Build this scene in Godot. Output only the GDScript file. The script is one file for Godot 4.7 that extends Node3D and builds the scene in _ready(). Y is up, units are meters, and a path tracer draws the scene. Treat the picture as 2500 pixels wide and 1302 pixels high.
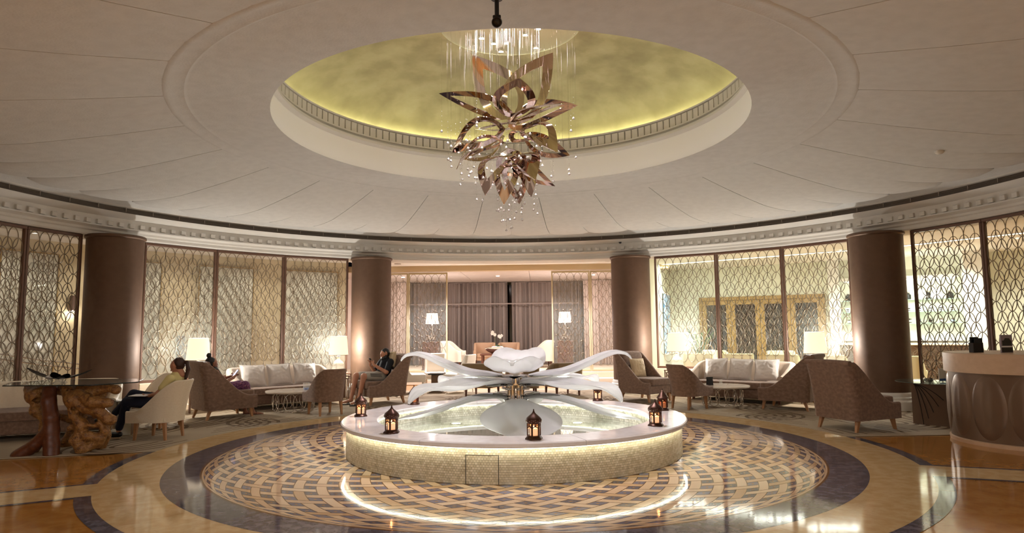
extends Node3D
# A round hotel lobby at night: fountain with a glass lotus under a gilded dome.

# ---------------------------------------------------------------- mesh builder
class MB:
	var v := PackedVector3Array()
	var n := PackedVector3Array()
	var uv := PackedVector2Array()
	var ix := PackedInt32Array()
	var col := PackedColorArray()
	var t := Transform3D.IDENTITY
	var c := Color.WHITE

	# rows of points; the normal looks along (d row point) x (d next row)
	func grid(p: PackedVector3Array, nu: int, nv: int, wrap_u := false, wrap_v := false, flip := false) -> MB:
		var b := v.size()
		var nn := PackedVector3Array(); nn.resize(p.size())
		var q := PackedVector3Array(); q.resize(p.size())
		for i in p.size(): q[i] = t * p[i]
		var mu := nu if wrap_u else nu - 1
		var mv := nv if wrap_v else nv - 1
		for j in mv:
			var j2 := (j + 1) % nv
			for i in mu:
				var i2 := (i + 1) % nu
				var a := j * nu + i
				var e := j * nu + i2
				var f := j2 * nu + i2
				var g := j2 * nu + i
				var fn := (q[f] - q[a]).cross(q[g] - q[e])
				if flip: fn = -fn
				nn[a] += fn; nn[e] += fn; nn[f] += fn; nn[g] += fn
				if flip:
					ix.append_array([b + a, b + e, b + f, b + a, b + f, b + g])
				else:
					ix.append_array([b + a, b + g, b + f, b + a, b + f, b + e])
		for i in p.size():
			v.append(q[i])
			n.append(nn[i].normalized() if nn[i].length_squared() > 1e-20 else Vector3.UP)
			uv.append(Vector2(float(i % nu) / max(nu - 1, 1), float(i / nu) / max(nv - 1, 1)))
			col.append(c)
		return self

	func tri(a: Vector3, d: Vector3, e: Vector3) -> MB:   # normal (d-a)x(e-a)
		var b := v.size()
		a = t * a; d = t * d; e = t * e
		var fn := (d - a).cross(e - a).normalized()
		for p in [a, d, e]:
			v.append(p); n.append(fn); uv.append(Vector2(p.x, p.z)); col.append(c)
		ix.append_array([b, b + 2, b + 1])
		return self

	func quad(a: Vector3, d: Vector3, e: Vector3, f: Vector3) -> MB:
		var b := v.size()
		a = t * a; d = t * d; e = t * e; f = t * f
		var fn := (e - a).cross(f - d).normalized()
		for p in [a, d, e, f]:
			v.append(p); n.append(fn); col.append(c)
		uv.append_array([Vector2(0, 1), Vector2(1, 1), Vector2(1, 0), Vector2(0, 0)])
		ix.append_array([b, b + 3, b + 2, b, b + 2, b + 1])
		return self

	# chamfered box
	func box(o: Vector3, s: Vector3, bv := 0.0) -> MB:
		var h := s * 0.5
		if bv <= 0.0:
			for ax in 3:
				for sg: float in [-1.0, 1.0]:
					var u := Vector3.ZERO; var w := Vector3.ZERO; var k := Vector3.ZERO
					k[ax] = h[ax] * sg; u[(ax + 1) % 3] = h[(ax + 1) % 3]; w[(ax + 2) % 3] = h[(ax + 2) % 3] * sg
					quad(o + k - u - w, o + k + u - w, o + k + u + w, o + k - u + w)
			return self
		bv = min(bv, min(h.x, min(h.y, h.z)) * 0.95)
		for ax in 3:
			for sg: float in [-1.0, 1.0]:
				var u := Vector3.ZERO; var w := Vector3.ZERO; var k := Vector3.ZERO
				k[ax] = h[ax] * sg; u[(ax + 1) % 3] = h[(ax + 1) % 3] - bv; w[(ax + 2) % 3] = (h[(ax + 2) % 3] - bv) * sg
				quad(o + k - u - w, o + k + u - w, o + k + u + w, o + k - u + w)
		for ax in 3:
			var a1 := (ax + 1) % 3; var a2 := (ax + 2) % 3
			for s1: float in [-1.0, 1.0]:
				for s2: float in [-1.0, 1.0]:
					var e1 := Vector3.ZERO; var e2 := Vector3.ZERO; var l := Vector3.ZERO
					e1[a1] = h[a1] * s1; e1[a2] = (h[a2] - bv) * s2
					e2[a1] = (h[a1] - bv) * s1; e2[a2] = h[a2] * s2
					l[ax] = (h[ax] - bv) * s1 * s2
					quad(o + e1 - l, o + e1 + l, o + e2 + l, o + e2 - l)
		for sx in [-1.0, 1.0]:
			for sy in [-1.0, 1.0]:
				for sz in [-1.0, 1.0]:
					var A := o + Vector3(h.x * sx, (h.y - bv) * sy, (h.z - bv) * sz)
					var B := o + Vector3((h.x - bv) * sx, h.y * sy, (h.z - bv) * sz)
					var C := o + Vector3((h.x - bv) * sx, (h.y - bv) * sy, h.z * sz)
					if sx * sy * sz > 0: tri(A, B, C)
					else: tri(A, C, B)
		return self

	# profile points (radius, height), going up the outside; split at hard corners
	func lathe(pr: Array, segs := 32, a0 := 0.0, a1 := TAU, sharp := 0.7) -> MB:
		var runs := []
		var cur := [pr[0]]
		for i in range(1, pr.size()):
			cur.append(pr[i])
			if i < pr.size() - 1:
				var d1: Vector2 = (pr[i] - pr[i - 1]).normalized()
				var d2: Vector2 = (pr[i + 1] - pr[i]).normalized()
				if d1.dot(d2) < cos(sharp):
					runs.append(cur); cur = [pr[i]]
		runs.append(cur)
		var full := absf(a1 - a0) > TAU - 1e-4
		var nu := segs if full else segs + 1
		for r in runs:
			var p := PackedVector3Array()
			for q in r:
				for i in nu:
					var a := a0 + (a1 - a0) * i / segs
					p.append(Vector3(q.x * sin(a), q.y, q.x * cos(a)))
			grid(p, nu, r.size(), full, false)
		return self

	func tube(path: PackedVector3Array, rad, sides := 8, closed := false, caps := true) -> MB:
		var m := path.size()
		var p := PackedVector3Array()
		var up := Vector3.UP
		var d0 := (path[1] - path[0]).normalized()
		if absf(d0.dot(up)) > 0.95: up = Vector3.RIGHT
		var x := up.cross(d0).normalized()
		for i in m:
			var d: Vector3
			if closed: d = (path[(i + 1) % m] - path[(i - 1 + m) % m]).normalized()
			elif i == 0: d = (path[1] - path[0]).normalized()
			elif i == m - 1: d = (path[m - 1] - path[m - 2]).normalized()
			else: d = (path[i + 1] - path[i - 1]).normalized()
			x = (x - d * x.dot(d)).normalized()
			var y := d.cross(x)
			var r: float = rad[i] if rad is Array or rad is PackedFloat32Array else float(rad)
			for k in sides:
				var a := TAU * k / sides
				p.append(path[i] + (x * cos(a) + y * sin(a)) * r)
		grid(p, sides, m, true, closed)
		if caps and not closed:
			for e in [0, m - 1]:
				for k in range(1, sides - 1):
					var A := p[e * sides]; var B := p[e * sides + k]; var C := p[e * sides + k + 1]
					if e == 0: tri(A, C, B)
					else: tri(A, B, C)
		return self

	# flat polygon in x,z (counter-clockwise seen from above or not), thick slab from y0 up to y1
	func slab(poly: PackedVector2Array, y0: float, y1: float, bottom := true, sides := true) -> MB:
		var tr := Geometry2D.triangulate_polygon(poly)
		for i in range(0, tr.size(), 3):
			var a := poly[tr[i]]; var b := poly[tr[i + 1]]; var d := poly[tr[i + 2]]
			if (b - a).cross(d - a) > 0:
				var s := b; b = d; d = s
			tri(Vector3(a.x, y1, a.y), Vector3(b.x, y1, b.y), Vector3(d.x, y1, d.y))
			if bottom: tri(Vector3(a.x, y0, a.y), Vector3(d.x, y0, d.y), Vector3(b.x, y0, b.y))
		if sides:
			var cw := 0.0
			for i in poly.size():
				cw += poly[i].cross(poly[(i + 1) % poly.size()])
			for i in poly.size():
				var a := poly[i]; var b := poly[(i + 1) % poly.size()]
				if cw > 0:
					var s := a; a = b; b = s
				quad(Vector3(a.x, y0, a.y), Vector3(b.x, y0, b.y), Vector3(b.x, y1, b.y), Vector3(a.x, y1, a.y))
		return self

	func ball(o: Vector3, r: Vector3, nu := 16, nv := 10) -> MB:
		var p := PackedVector3Array()
		for j in nv:
			var f := -PI / 2 + PI * j / (nv - 1)
			for i in nu:
				var a := TAU * i / nu
				p.append(o + Vector3(cos(f) * sin(a) * r.x, sin(f) * r.y, cos(f) * cos(a) * r.z))
		return grid(p, nu, nv, true, false)

	func mesh(with_color := false) -> ArrayMesh:
		var ar := []
		ar.resize(Mesh.ARRAY_MAX)
		ar[Mesh.ARRAY_VERTEX] = v; ar[Mesh.ARRAY_NORMAL] = n; ar[Mesh.ARRAY_TEX_UV] = uv; ar[Mesh.ARRAY_INDEX] = ix
		if with_color: ar[Mesh.ARRAY_COLOR] = col
		var m := ArrayMesh.new()
		m.add_surface_from_arrays(Mesh.PRIMITIVE_TRIANGLES, ar)
		return m

# ---------------------------------------------------------------- scene helpers
var M := {}
var used := {}
var rng := RandomNumberGenerator.new()

func numbered(s: String) -> String:
	if not used.has(s):
		used[s] = 0
		return s
	used[s] += 1
	return "%s_%03d" % [s, used[s]]

var child_count := {}
func child_name(called: String, parent: Node) -> String:     # part names repeat with a number
	var k := "%d %s" % [parent.get_instance_id(), called]
	child_count[k] = child_count.get(k, -1) + 1
	return called if child_count[k] == 0 else "%s_%03d" % [called, child_count[k]]

func tag(o: Node, label: String, category: String, group := "") -> Node:
	o.set_meta("label", label); o.set_meta("category", category)
	if group: o.set_meta("group", group)
	return o

func thing(called: String, label: String, category: String, at := Vector3.ZERO, turn := 0.0, group := "") -> Node3D:
	var o := Node3D.new()
	o.name = numbered(called)
	add_child(o)
	o.position = at; o.rotation.y = turn
	tag(o, label, category, group)
	return o

func inst(mesh: Mesh, called: String, mat: Material, parent: Node, xf := Transform3D.IDENTITY) -> MeshInstance3D:
	var o := MeshInstance3D.new()
	o.name = child_name(called, parent) if parent != self else numbered(called)
	o.mesh = mesh
	o.material_override = mat
	o.transform = xf
	parent.add_child(o, true)
	return o

func part(b: MB, called: String, mat: Material, parent: Node, with_color := false) -> MeshInstance3D:
	return inst(b.mesh(with_color), called, mat, parent)

func struct(called: String, label := "") -> Node3D:
	var o := Node3D.new()
	o.name = numbered(called)
	add_child(o)
	o.set_meta("kind", "structure")
	if label: o.set_meta("label", label)
	return o

func copy_of(root: Node3D, at: Vector3, turn: float, label := "") -> Node3D:
	var r: Node3D = root.duplicate()
	r.name = numbered(String(root.name).rstrip("0123456789").trim_suffix("_"))
	add_child(r)
	r.position = at; r.rotation.y = turn
	if label: r.set_meta("label", label)
	return r

func stuff(o: Node) -> Node:
	o.set_meta("kind", "stuff"); return o

func pol(r: float, deg: float, y := 0.0) -> Vector3:     # deg from the back of the room, to the right
	return Vector3(r * sin(deg_to_rad(deg)), y, -r * cos(deg_to_rad(deg)))

func yaw_to(d: Vector2) -> float:                        # turn so that local -z looks along d (x,z)
	return atan2(-d.x, -d.y)

func ss(a: float, b: float, x: float) -> float:
	return smoothstep(a, b, x)

# ---------------------------------------------------------------- materials
func mat(albedo: Color, rough := 0.8, metal := 0.0) -> StandardMaterial3D:
	var m := StandardMaterial3D.new()
	m.albedo_color = albedo; m.roughness = rough; m.metallic = metal
	return m

func noise_tex(freq: float, ramp: Array, seed_ := 1, kind := FastNoiseLite.TYPE_SIMPLEX, oct := 4, size := 512, warp := 0.0) -> NoiseTexture2D:
	var f := FastNoiseLite.new()
	f.seed = seed_; f.noise_type = kind; f.frequency = freq; f.fractal_octaves = oct
	if warp > 0:
		f.domain_warp_enabled = true; f.domain_warp_amplitude = warp; f.domain_warp_frequency = freq * 1.5
	var tx := NoiseTexture2D.new()
	tx.width = size; tx.height = size; tx.seamless = true; tx.noise = f
	if ramp.size() > 0:
		var g := Gradient.new()
		var of := PackedFloat32Array(); var cs := PackedColorArray()
		for r in ramp:
			of.append(r[0]); cs.append(r[1])
		g.offsets = of; g.colors = cs
		tx.color_ramp = g
	return tx

func bump_tex(freq: float, strength: float, seed_ := 3, kind := FastNoiseLite.TYPE_SIMPLEX) -> NoiseTexture2D:
	var tx := noise_tex(freq, [], seed_, kind)
	tx.as_normal_map = true; tx.bump_strength = strength
	return tx

func tri_mat(tex: Texture2D, scale_: float, rough: float, metal := 0.0, bump: Texture2D = null, bs := 0.3) -> StandardMaterial3D:
	var m := mat(Color.WHITE, rough, metal)
	m.albedo_texture = tex
	m.uv1_triplanar = true; m.uv1_world_triplanar = true
	m.uv1_scale = Vector3.ONE * scale_
	if bump:
		m.normal_enabled = true; m.normal_texture = bump; m.normal_scale = bs
	return m

func glow(c: Color, e: float) -> StandardMaterial3D:
	var m := mat(c, 0.6)
	m.emission_enabled = true; m.emission = c; m.emission_energy_multiplier = e
	return m

func hx(s: String) -> Color:
	return Color.html(s)

func make_materials():
	var W := FastNoiseLite.TYPE_SIMPLEX_SMOOTH
	M.plaster = tri_mat(noise_tex(0.02, [[0.0, hx("c9cac9")], [1.0, hx("d3d4d3")]], 4), 0.4, 0.9, 0.0, bump_tex(0.12, 3.0, 8), 0.12)
	M.cornice = mat(hx("d8d6d1"), 0.85)
	M.fascia = mat(hx("f3f2ee"), 0.6)
	M.dome = tri_mat(noise_tex(0.008, [[0.0, hx("9a8f66")], [0.35, hx("aba174")], [0.6, hx("bab182")], [1.0, hx("c9c296")]], 12, FastNoiseLite.TYPE_SIMPLEX, 6, 1024, 20.0), 0.14, 0.42, 0.35)
	M.vent = mat(hx("6a6158"), 0.7)
	M.vent_rib = mat(hx("9a9086"), 0.6)
	M.column = tri_mat(noise_tex(0.02, [[0.0, hx("664f40")], [1.0, hx("6f5747")]], 5), 0.5, 0.58, 0.4)
	M.frame = mat(hx("6a4e40"), 0.4, 0.3)
	M.frame_gold = mat(hx("c8bb98"), 0.5, 0.1)
	M.lattice = mat(hx("8f8271"), 0.3, 0.8)
	M.chrome = mat(hx("d5d0cc"), 0.06, 1.0)
	M.rose_chrome = mat(hx("c9b4ad"), 0.05, 1.0)
	var gl := mat(Color(0.9, 0.95, 0.92, 0.05), 0.02); gl.transparency = BaseMaterial3D.TRANSPARENCY_ALPHA
	M.pane = gl
	var gt := mat(Color(0.30, 0.42, 0.40, 0.35), 0.02); gt.transparency = BaseMaterial3D.TRANSPARENCY_ALPHA
	M.glass_top = gt
	var gs := mat(Color(0.97, 0.98, 0.98), 0.03); gs.refraction_enabled = true; gs.refraction_scale = 0.05; gs.transparency = BaseMaterial3D.TRANSPARENCY_ALPHA; gs.albedo_color.a = 0.12
	M.clear_glass = gs
	var wt := mat(Color(0.80, 0.92, 0.90, 0.10), 0.02); wt.transparency = BaseMaterial3D.TRANSPARENCY_ALPHA
	M.water = wt
	var V := FastNoiseLite.TYPE_SIMPLEX
	M.marble_cream = tri_mat(noise_tex(0.012, [[0.0, hx("cfab77")], [0.45, hx("d8b785")], [0.75, hx("dfc193")], [1.0, hx("d3b07d")]], 21, V, 5, 1024, 30.0), 0.35, 0.07)
	M.marble_ochre = tri_mat(noise_tex(0.010, [[0.0, hx("a06930")], [0.45, hx("ae7738")], [0.75, hx("b68140")], [1.0, hx("a36e33")]], 25, V, 5, 1024, 40.0), 0.30, 0.08)
	for k in 3:
		var t: Array = [["494650", "5f5b66", "75707a"], ["413e47", "55515b", "6d6872"], ["524e58", "69646f", "7e7983"]][k]
		M["marble_blue%d" % k] = tri_mat(noise_tex(0.014, [[0.0, hx(t[0])], [0.42, hx(t[1])], [0.47, hx("37343f")], [0.50, hx(t[1])], [0.8, hx(t[2])], [1.0, hx(t[1])]], 31 + k, V, 6, 1024, 50.0), 0.45, 0.07)
	M.inlay = mat(hx("7d5326"), 0.09)
	M.strips = [mat(hx("d3b492"), 0.07), mat(hx("cba988"), 0.07), mat(hx("dbbf9f"), 0.07), mat(hx("c29d76"), 0.07)]
	M.bluetiles = [mat(hx("696676"), 0.07), mat(hx("5a5765"), 0.07), mat(hx("787585"), 0.07)]
	M.gold_dot = mat(hx("a5793a"), 0.1)
	M.white_marble = tri_mat(noise_tex(0.010, [[0.0, hx("ddd5d2")], [0.5, hx("e9e3e1")], [1.0, hx("e2dad8")]], 41, V, 5, 512, 30.0), 0.6, 0.10)
	M.mosaics = [mat(hx("c6b79c"), 0.25), mat(hx("bfb095"), 0.25), mat(hx("ccbea5"), 0.22), mat(hx("b7a88c"), 0.3)]
	M.mosaic_v = mat(Color.WHITE, 0.25); M.mosaic_v.vertex_color_use_as_albedo = true
	M.grout = mat(hx("aea088"), 0.8)
	M.panel_gap = mat(hx("2e2a22"), 0.8)
	M.carpet = tri_mat(noise_tex(0.25, [[0.0, hx("a09079")], [1.0, hx("b4a48b")]], 51), 0.9, 0.95, 0.0, bump_tex(0.5, 6.0, 52), 0.4)
	M.carpet_line = mat(hx("6a553d"), 0.95)
	M.velvet = tri_mat(noise_tex(0.028, [[0.0, hx("6c5343")], [0.45, hx("7b604e")], [0.6, hx("826654")], [1.0, hx("917563")]], 61), 1.0, 0.85, 0.0, bump_tex(0.3, 5.0, 62), 0.35)
	M.velvet.rim_enabled = true; M.velvet.rim = 0.35; M.velvet.rim_tint = 0.6
	M.velvet_light = tri_mat(noise_tex(0.09, [[0.0, hx("a48f7c")], [1.0, hx("bba794")]], 63), 1.6, 0.75, 0.0, bump_tex(0.3, 5.0, 64), 0.3)
	M.velvet_light.rim_enabled = true; M.velvet_light.rim = 0.4
	M.cushion = tri_mat(noise_tex(0.06, [[0.0, hx("d3c7bd")], [0.5, hx("e2d9d0")], [1.0, hx("f0e9e3")]], 65), 2.2, 0.42, 0.0, bump_tex(0.12, 10.0, 66), 0.8)
	M.cushion_beige = mat(hx("c3ad8c"), 0.8)
	M.cream = tri_mat(noise_tex(0.05, [[0.0, hx("d6c5ab")], [1.0, hx("dfd0b8")]], 67), 1.0, 0.55)
	M.cream_white = mat(hx("e9dfcf"), 0.5)
	M.olive = mat(hx("7d6747"), 0.75)
	M.tan = mat(hx("c09c7e"), 0.7)
	M.wood = tri_mat(noise_tex(0.03, [[0.0, hx("9a6c47")], [1.0, hx("b08055")]], 71), 3.0, 0.45)
	M.dark_wood = tri_mat(noise_tex(0.02, [[0.0, hx("4a2513")], [1.0, hx("6d3a1e")]], 72), 2.0, 0.5)
	M.table_wood = mat(hx("7a5b4a"), 0.35)
	M.root_pale = tri_mat(noise_tex(0.02, [[0.0, hx("4a2e16")], [0.4, hx("86592c")], [0.7, hx("a97b42")], [1.0, hx("6e4822")]], 74, V, 5, 512, 30.0), 1.2, 0.4, 0.0, bump_tex(0.06, 8.0, 75), 0.6)
	M.root_red = tri_mat(noise_tex(0.02, [[0.0, hx("4c2410")], [1.0, hx("6d381a")]], 76), 1.5, 0.4)
	M.black = mat(hx("0d0d0f"), 0.35)
	M.dark_metal = mat(hx("241d19"), 0.35, 0.6)
	M.lantern = tri_mat(noise_tex(0.05, [[0.0, hx("39221a")], [1.0, hx("553527")]], 81), 4.0, 0.36, 0.65)
	M.lantern_glass = mat(Color(0.97, 0.95, 0.92, 0.12), 0.03); M.lantern_glass.transparency = BaseMaterial3D.TRANSPARENCY_ALPHA
	M.amber_glass = mat(Color(0.62, 0.22, 0.07, 0.55), 0.05); M.amber_glass.transparency = BaseMaterial3D.TRANSPARENCY_ALPHA
	M.candle = mat(hx("efe0d2"), 0.5); M.candle.emission_enabled = true; M.candle.emission = hx("ffb070"); M.candle.emission_energy_multiplier = 1.0
	M.flame = glow(hx("ffcf90"), 14.0)
	M.milk_glass = mat(Color(0.80, 0.785, 0.795, 0.84), 0.28); M.milk_glass.transparency = BaseMaterial3D.TRANSPARENCY_ALPHA; M.milk_glass.backlight_enabled = true; M.milk_glass.backlight = Color(0.9, 0.9, 0.91); M.milk_glass.clearcoat_enabled = true; M.milk_glass.clearcoat = 1.0; M.milk_glass.clearcoat_roughness = 0.03
	M.wall_beige = tri_mat(noise_tex(0.01, [[0.0, hx("bda982")], [1.0, hx("cbb994")]], 91), 0.5, 0.6)
	M.wall_pale = mat(hx("cfc9b4"), 0.5)
	M.wall_cafe = mat(hx("e6e8d6"), 0.7)
	M.white = mat(hx("f0eee8"), 0.7)
	M.pink_wood = tri_mat(noise_tex(0.01, [[0.0, hx("d3c3b8")], [1.0, hx("dccdc3")]], 92), 0.4, 0.5)
	M.bulkhead = mat(hx("cdb893"), 0.6)
	M.curtain = mat(hx("94857d"), 0.85); M.curtain.backlight_enabled = true; M.curtain.backlight = Color(0.2, 0.18, 0.17)
	M.drape = mat(hx("decabd"), 0.85)
	M.door_gold = mat(hx("a38348"), 0.4, 0.3)
	M.dark_glass = mat(hx("2a1c18"), 0.06)
	M.blue_art = tri_mat(noise_tex(0.01, [[0.0, hx("3c78c0")], [0.35, hx("6fa8e2")], [0.55, hx("eef4fb")], [0.75, hx("8fbdea")], [1.0, hx("2f62a8")]], 95, V, 4, 512, 60.0), 0.7, 0.4)
	M.shelf_glass = mat(Color(0.75, 0.9, 0.86, 0.45), 0.05); M.shelf_glass.transparency = BaseMaterial3D.TRANSPARENCY_ALPHA
	M.podium = mat(hx("6f5744"), 0.38, 0.35)
	M.podium_top = tri_mat(noise_tex(0.02, [[0.0, hx("c3a283")], [1.0, hx("cfb091")]], 96), 0.8, 0.5)
	M.skin = mat(hx("b67f62"), 0.6); M.skin_dark = mat(hx("8f5d44"), 0.6)
	M.hair = mat(hx("3a2014"), 0.5); M.hair_black = mat(hx("0e0b0a"), 0.45)
	M.navy = mat(hx("11152a"), 0.85); M.tshirt = mat(hx("0d1016"), 0.85); M.yellow = mat(hx("d9c98c"), 0.85)
	M.orange = mat(hx("cf6a3a"), 0.85)
	M.shorts = mat(hx("a39c90"), 0.85); M.purple = mat(hx("53244d"), 0.85); M.sole = mat(hx("b79f83"), 0.8)
	M.silver = mat(hx("c8c2bd"), 0.14, 1.0)
	M.leaf = mat(hx("3f5a26"), 0.6); M.petal_white = mat(hx("f4f1ea"), 0.6)
	M.lamp_glass = mat(Color(0.92, 0.93, 0.9, 0.25), 0.03); M.lamp_glass.transparency = BaseMaterial3D.TRANSPARENCY_ALPHA
	M.shade_hot = mat(hx("fff6ea"), 0.8); M.shade_hot.emission_enabled = true; M.shade_hot.emission = Color(1.0, 0.93, 0.85); M.shade_hot.emission_energy_multiplier = 2.2
	M.cafe_seat = mat(hx("d9d2a8"), 0.7)
	M.pink_pebble = mat(hx("cfc7bd"), 0.2)

# ---------------------------------------------------------------- lights
func omni(at: Vector3, c: Color, e: float, size := 0.05, parent: Node = self, called := "lamp_light") -> OmniLight3D:
	var l := OmniLight3D.new()
	l.name = called
	l.light_color = c; l.light_energy = e; l.light_size = size
	l.omni_range = 40.0; l.omni_attenuation = 2.0; l.shadow_enabled = true
	parent.add_child(l, true)
	l.position = at
	return l

func spot(at: Vector3, to: Vector3, c: Color, e: float, ang := 40.0, size := 0.04, parent: Node = self, called := "spot_light") -> SpotLight3D:
	var l := SpotLight3D.new()
	l.name = called
	l.light_color = c; l.light_energy = e; l.light_size = size
	l.spot_angle = ang; l.spot_angle_attenuation = 0.6; l.spot_range = 40.0; l.spot_attenuation = 2.0; l.shadow_enabled = true
	parent.add_child(l, true)
	var d := (to - at).normalized()
	l.transform = Transform3D(Basis.looking_at(d, Vector3.UP if absf(d.y) < 0.99 else Vector3.FORWARD), at)
	return l

func area(at: Vector3, to: Vector3, size: Vector2, c: Color, e: float, parent: Node = self, called := "area_light") -> AreaLight3D:
	var l := AreaLight3D.new()
	l.name = called
	l.light_color = c; l.light_energy = e; l.area_size = size; l.area_range = 40.0; l.area_attenuation = 2.0; l.shadow_enabled = true
	parent.add_child(l, true)
	var d := to.normalized()
	l.transform = Transform3D(Basis.looking_at(d, Vector3.UP if absf(d.y) < 0.99 else Vector3.FORWARD), at)
	return l

const WARM := Color(1.0, 0.985, 0.945)
const HALL := Color(0.93, 0.97, 1.0)
const COVE := Color(1.0, 0.995, 0.88)
const LAMP := Color(1.0, 0.985, 0.95)
const LED := Color(0.99, 1.0, 0.91)
const COOL := Color(0.98, 1.0, 0.94)
const HALOGEN := Color(1.0, 0.97, 0.985)

func _ready():
	rng.seed = 7
	# camera
	var cam := Camera3D.new()
	cam.name = "camera"
	cam.position = Vector3(0.3411, 1.6, 9.3467)
	cam.rotation = Vector3(0.0981, 0.0371, -0.01)
	cam.fov = rad_to_deg(2.0 * atan(651.0 / 1610.956))
	cam.near = 0.05; cam.far = 100.0
	add_child(cam)
	cam.current = true
	# environment
	var we := WorldEnvironment.new()
	we.name = "environment"
	var env := Environment.new()
	env.background_mode = Environment.BG_COLOR
	env.background_color = Color(0.02, 0.022, 0.03)
	env.tonemap_mode = Environment.TONE_MAPPER_LINEAR
	env.tonemap_exposure = EXPOSURE
	env.sdfgi_enabled = true; env.ssao_enabled = true; env.ssil_enabled = true
	we.environment = env
	add_child(we)
	# large area lights: lobby behind the camera (added fill), cafe, corridor, lounge
	for q in [Vector3(-4.5, 3.38, 12.0), Vector3(0.0, 3.38, 13.0), Vector3(4.5, 3.38, 12.0)]:
		area(q, Vector3.DOWN, Vector2(1.2, 1.2), HALL, E_LOBBY, self, "lobby_fill_light")  # invented fill, out of view, evens out ceiling and furniture
	# cafe: the long ceiling strip (runs between these points) and a second one further in
	for k in 4:
		var a := Vector3(4.1, 3.60, -11.65).lerp(Vector3(8.6, 3.60, -8.4), (k + 0.5) / 4)
		area(a, Vector3.DOWN, Vector2(1.35, 0.13), COOL, E_CAFE * 0.35, self, "cafe_strip_light")
	for k in 2:
		var a := Vector3(9.8, 3.60, -7.5).lerp(Vector3(11.1, 3.60, -5.5), (k + 0.5) / 2)
		area(a, Vector3.DOWN, Vector2(1.2, 0.13), COOL, E_CAFE * 0.3, self, "cafe_strip_light")
	make_materials()
	build_floor()
	build_rotunda()
	build_columns()
	build_screens()
	build_corridor()
	build_cafe()
	build_lounge()
	build_lobby()
	build_fountain()
	build_chandelier()
	build_furniture()
	build_people()
	build_small_things()

const EXPOSURE := 1.0
const E_LOBBY := 32.0
const E_CAFE := 7.4
const E_CORRIDOR := 1.4
const E_DOME := 0.22
const E_CHAND := 5.4
const E_WATER := 0.85
const E_LAMP := 2.8

# ---------------------------------------------------------------- floor
func ring_seg(r0: float, r1: float, a0: float, a1: float, y: float, segs: int) -> MB:
	var b := MB.new()
	var p := PackedVector3Array()
	for r in [r1, r0]:
		for i in segs + 1:
			var a := a0 + (a1 - a0) * i / segs
			p.append(Vector3(r * sin(a), y, -r * cos(a)))
	b.grid(p, segs + 1, 2, false, false, true)
	return b

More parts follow.
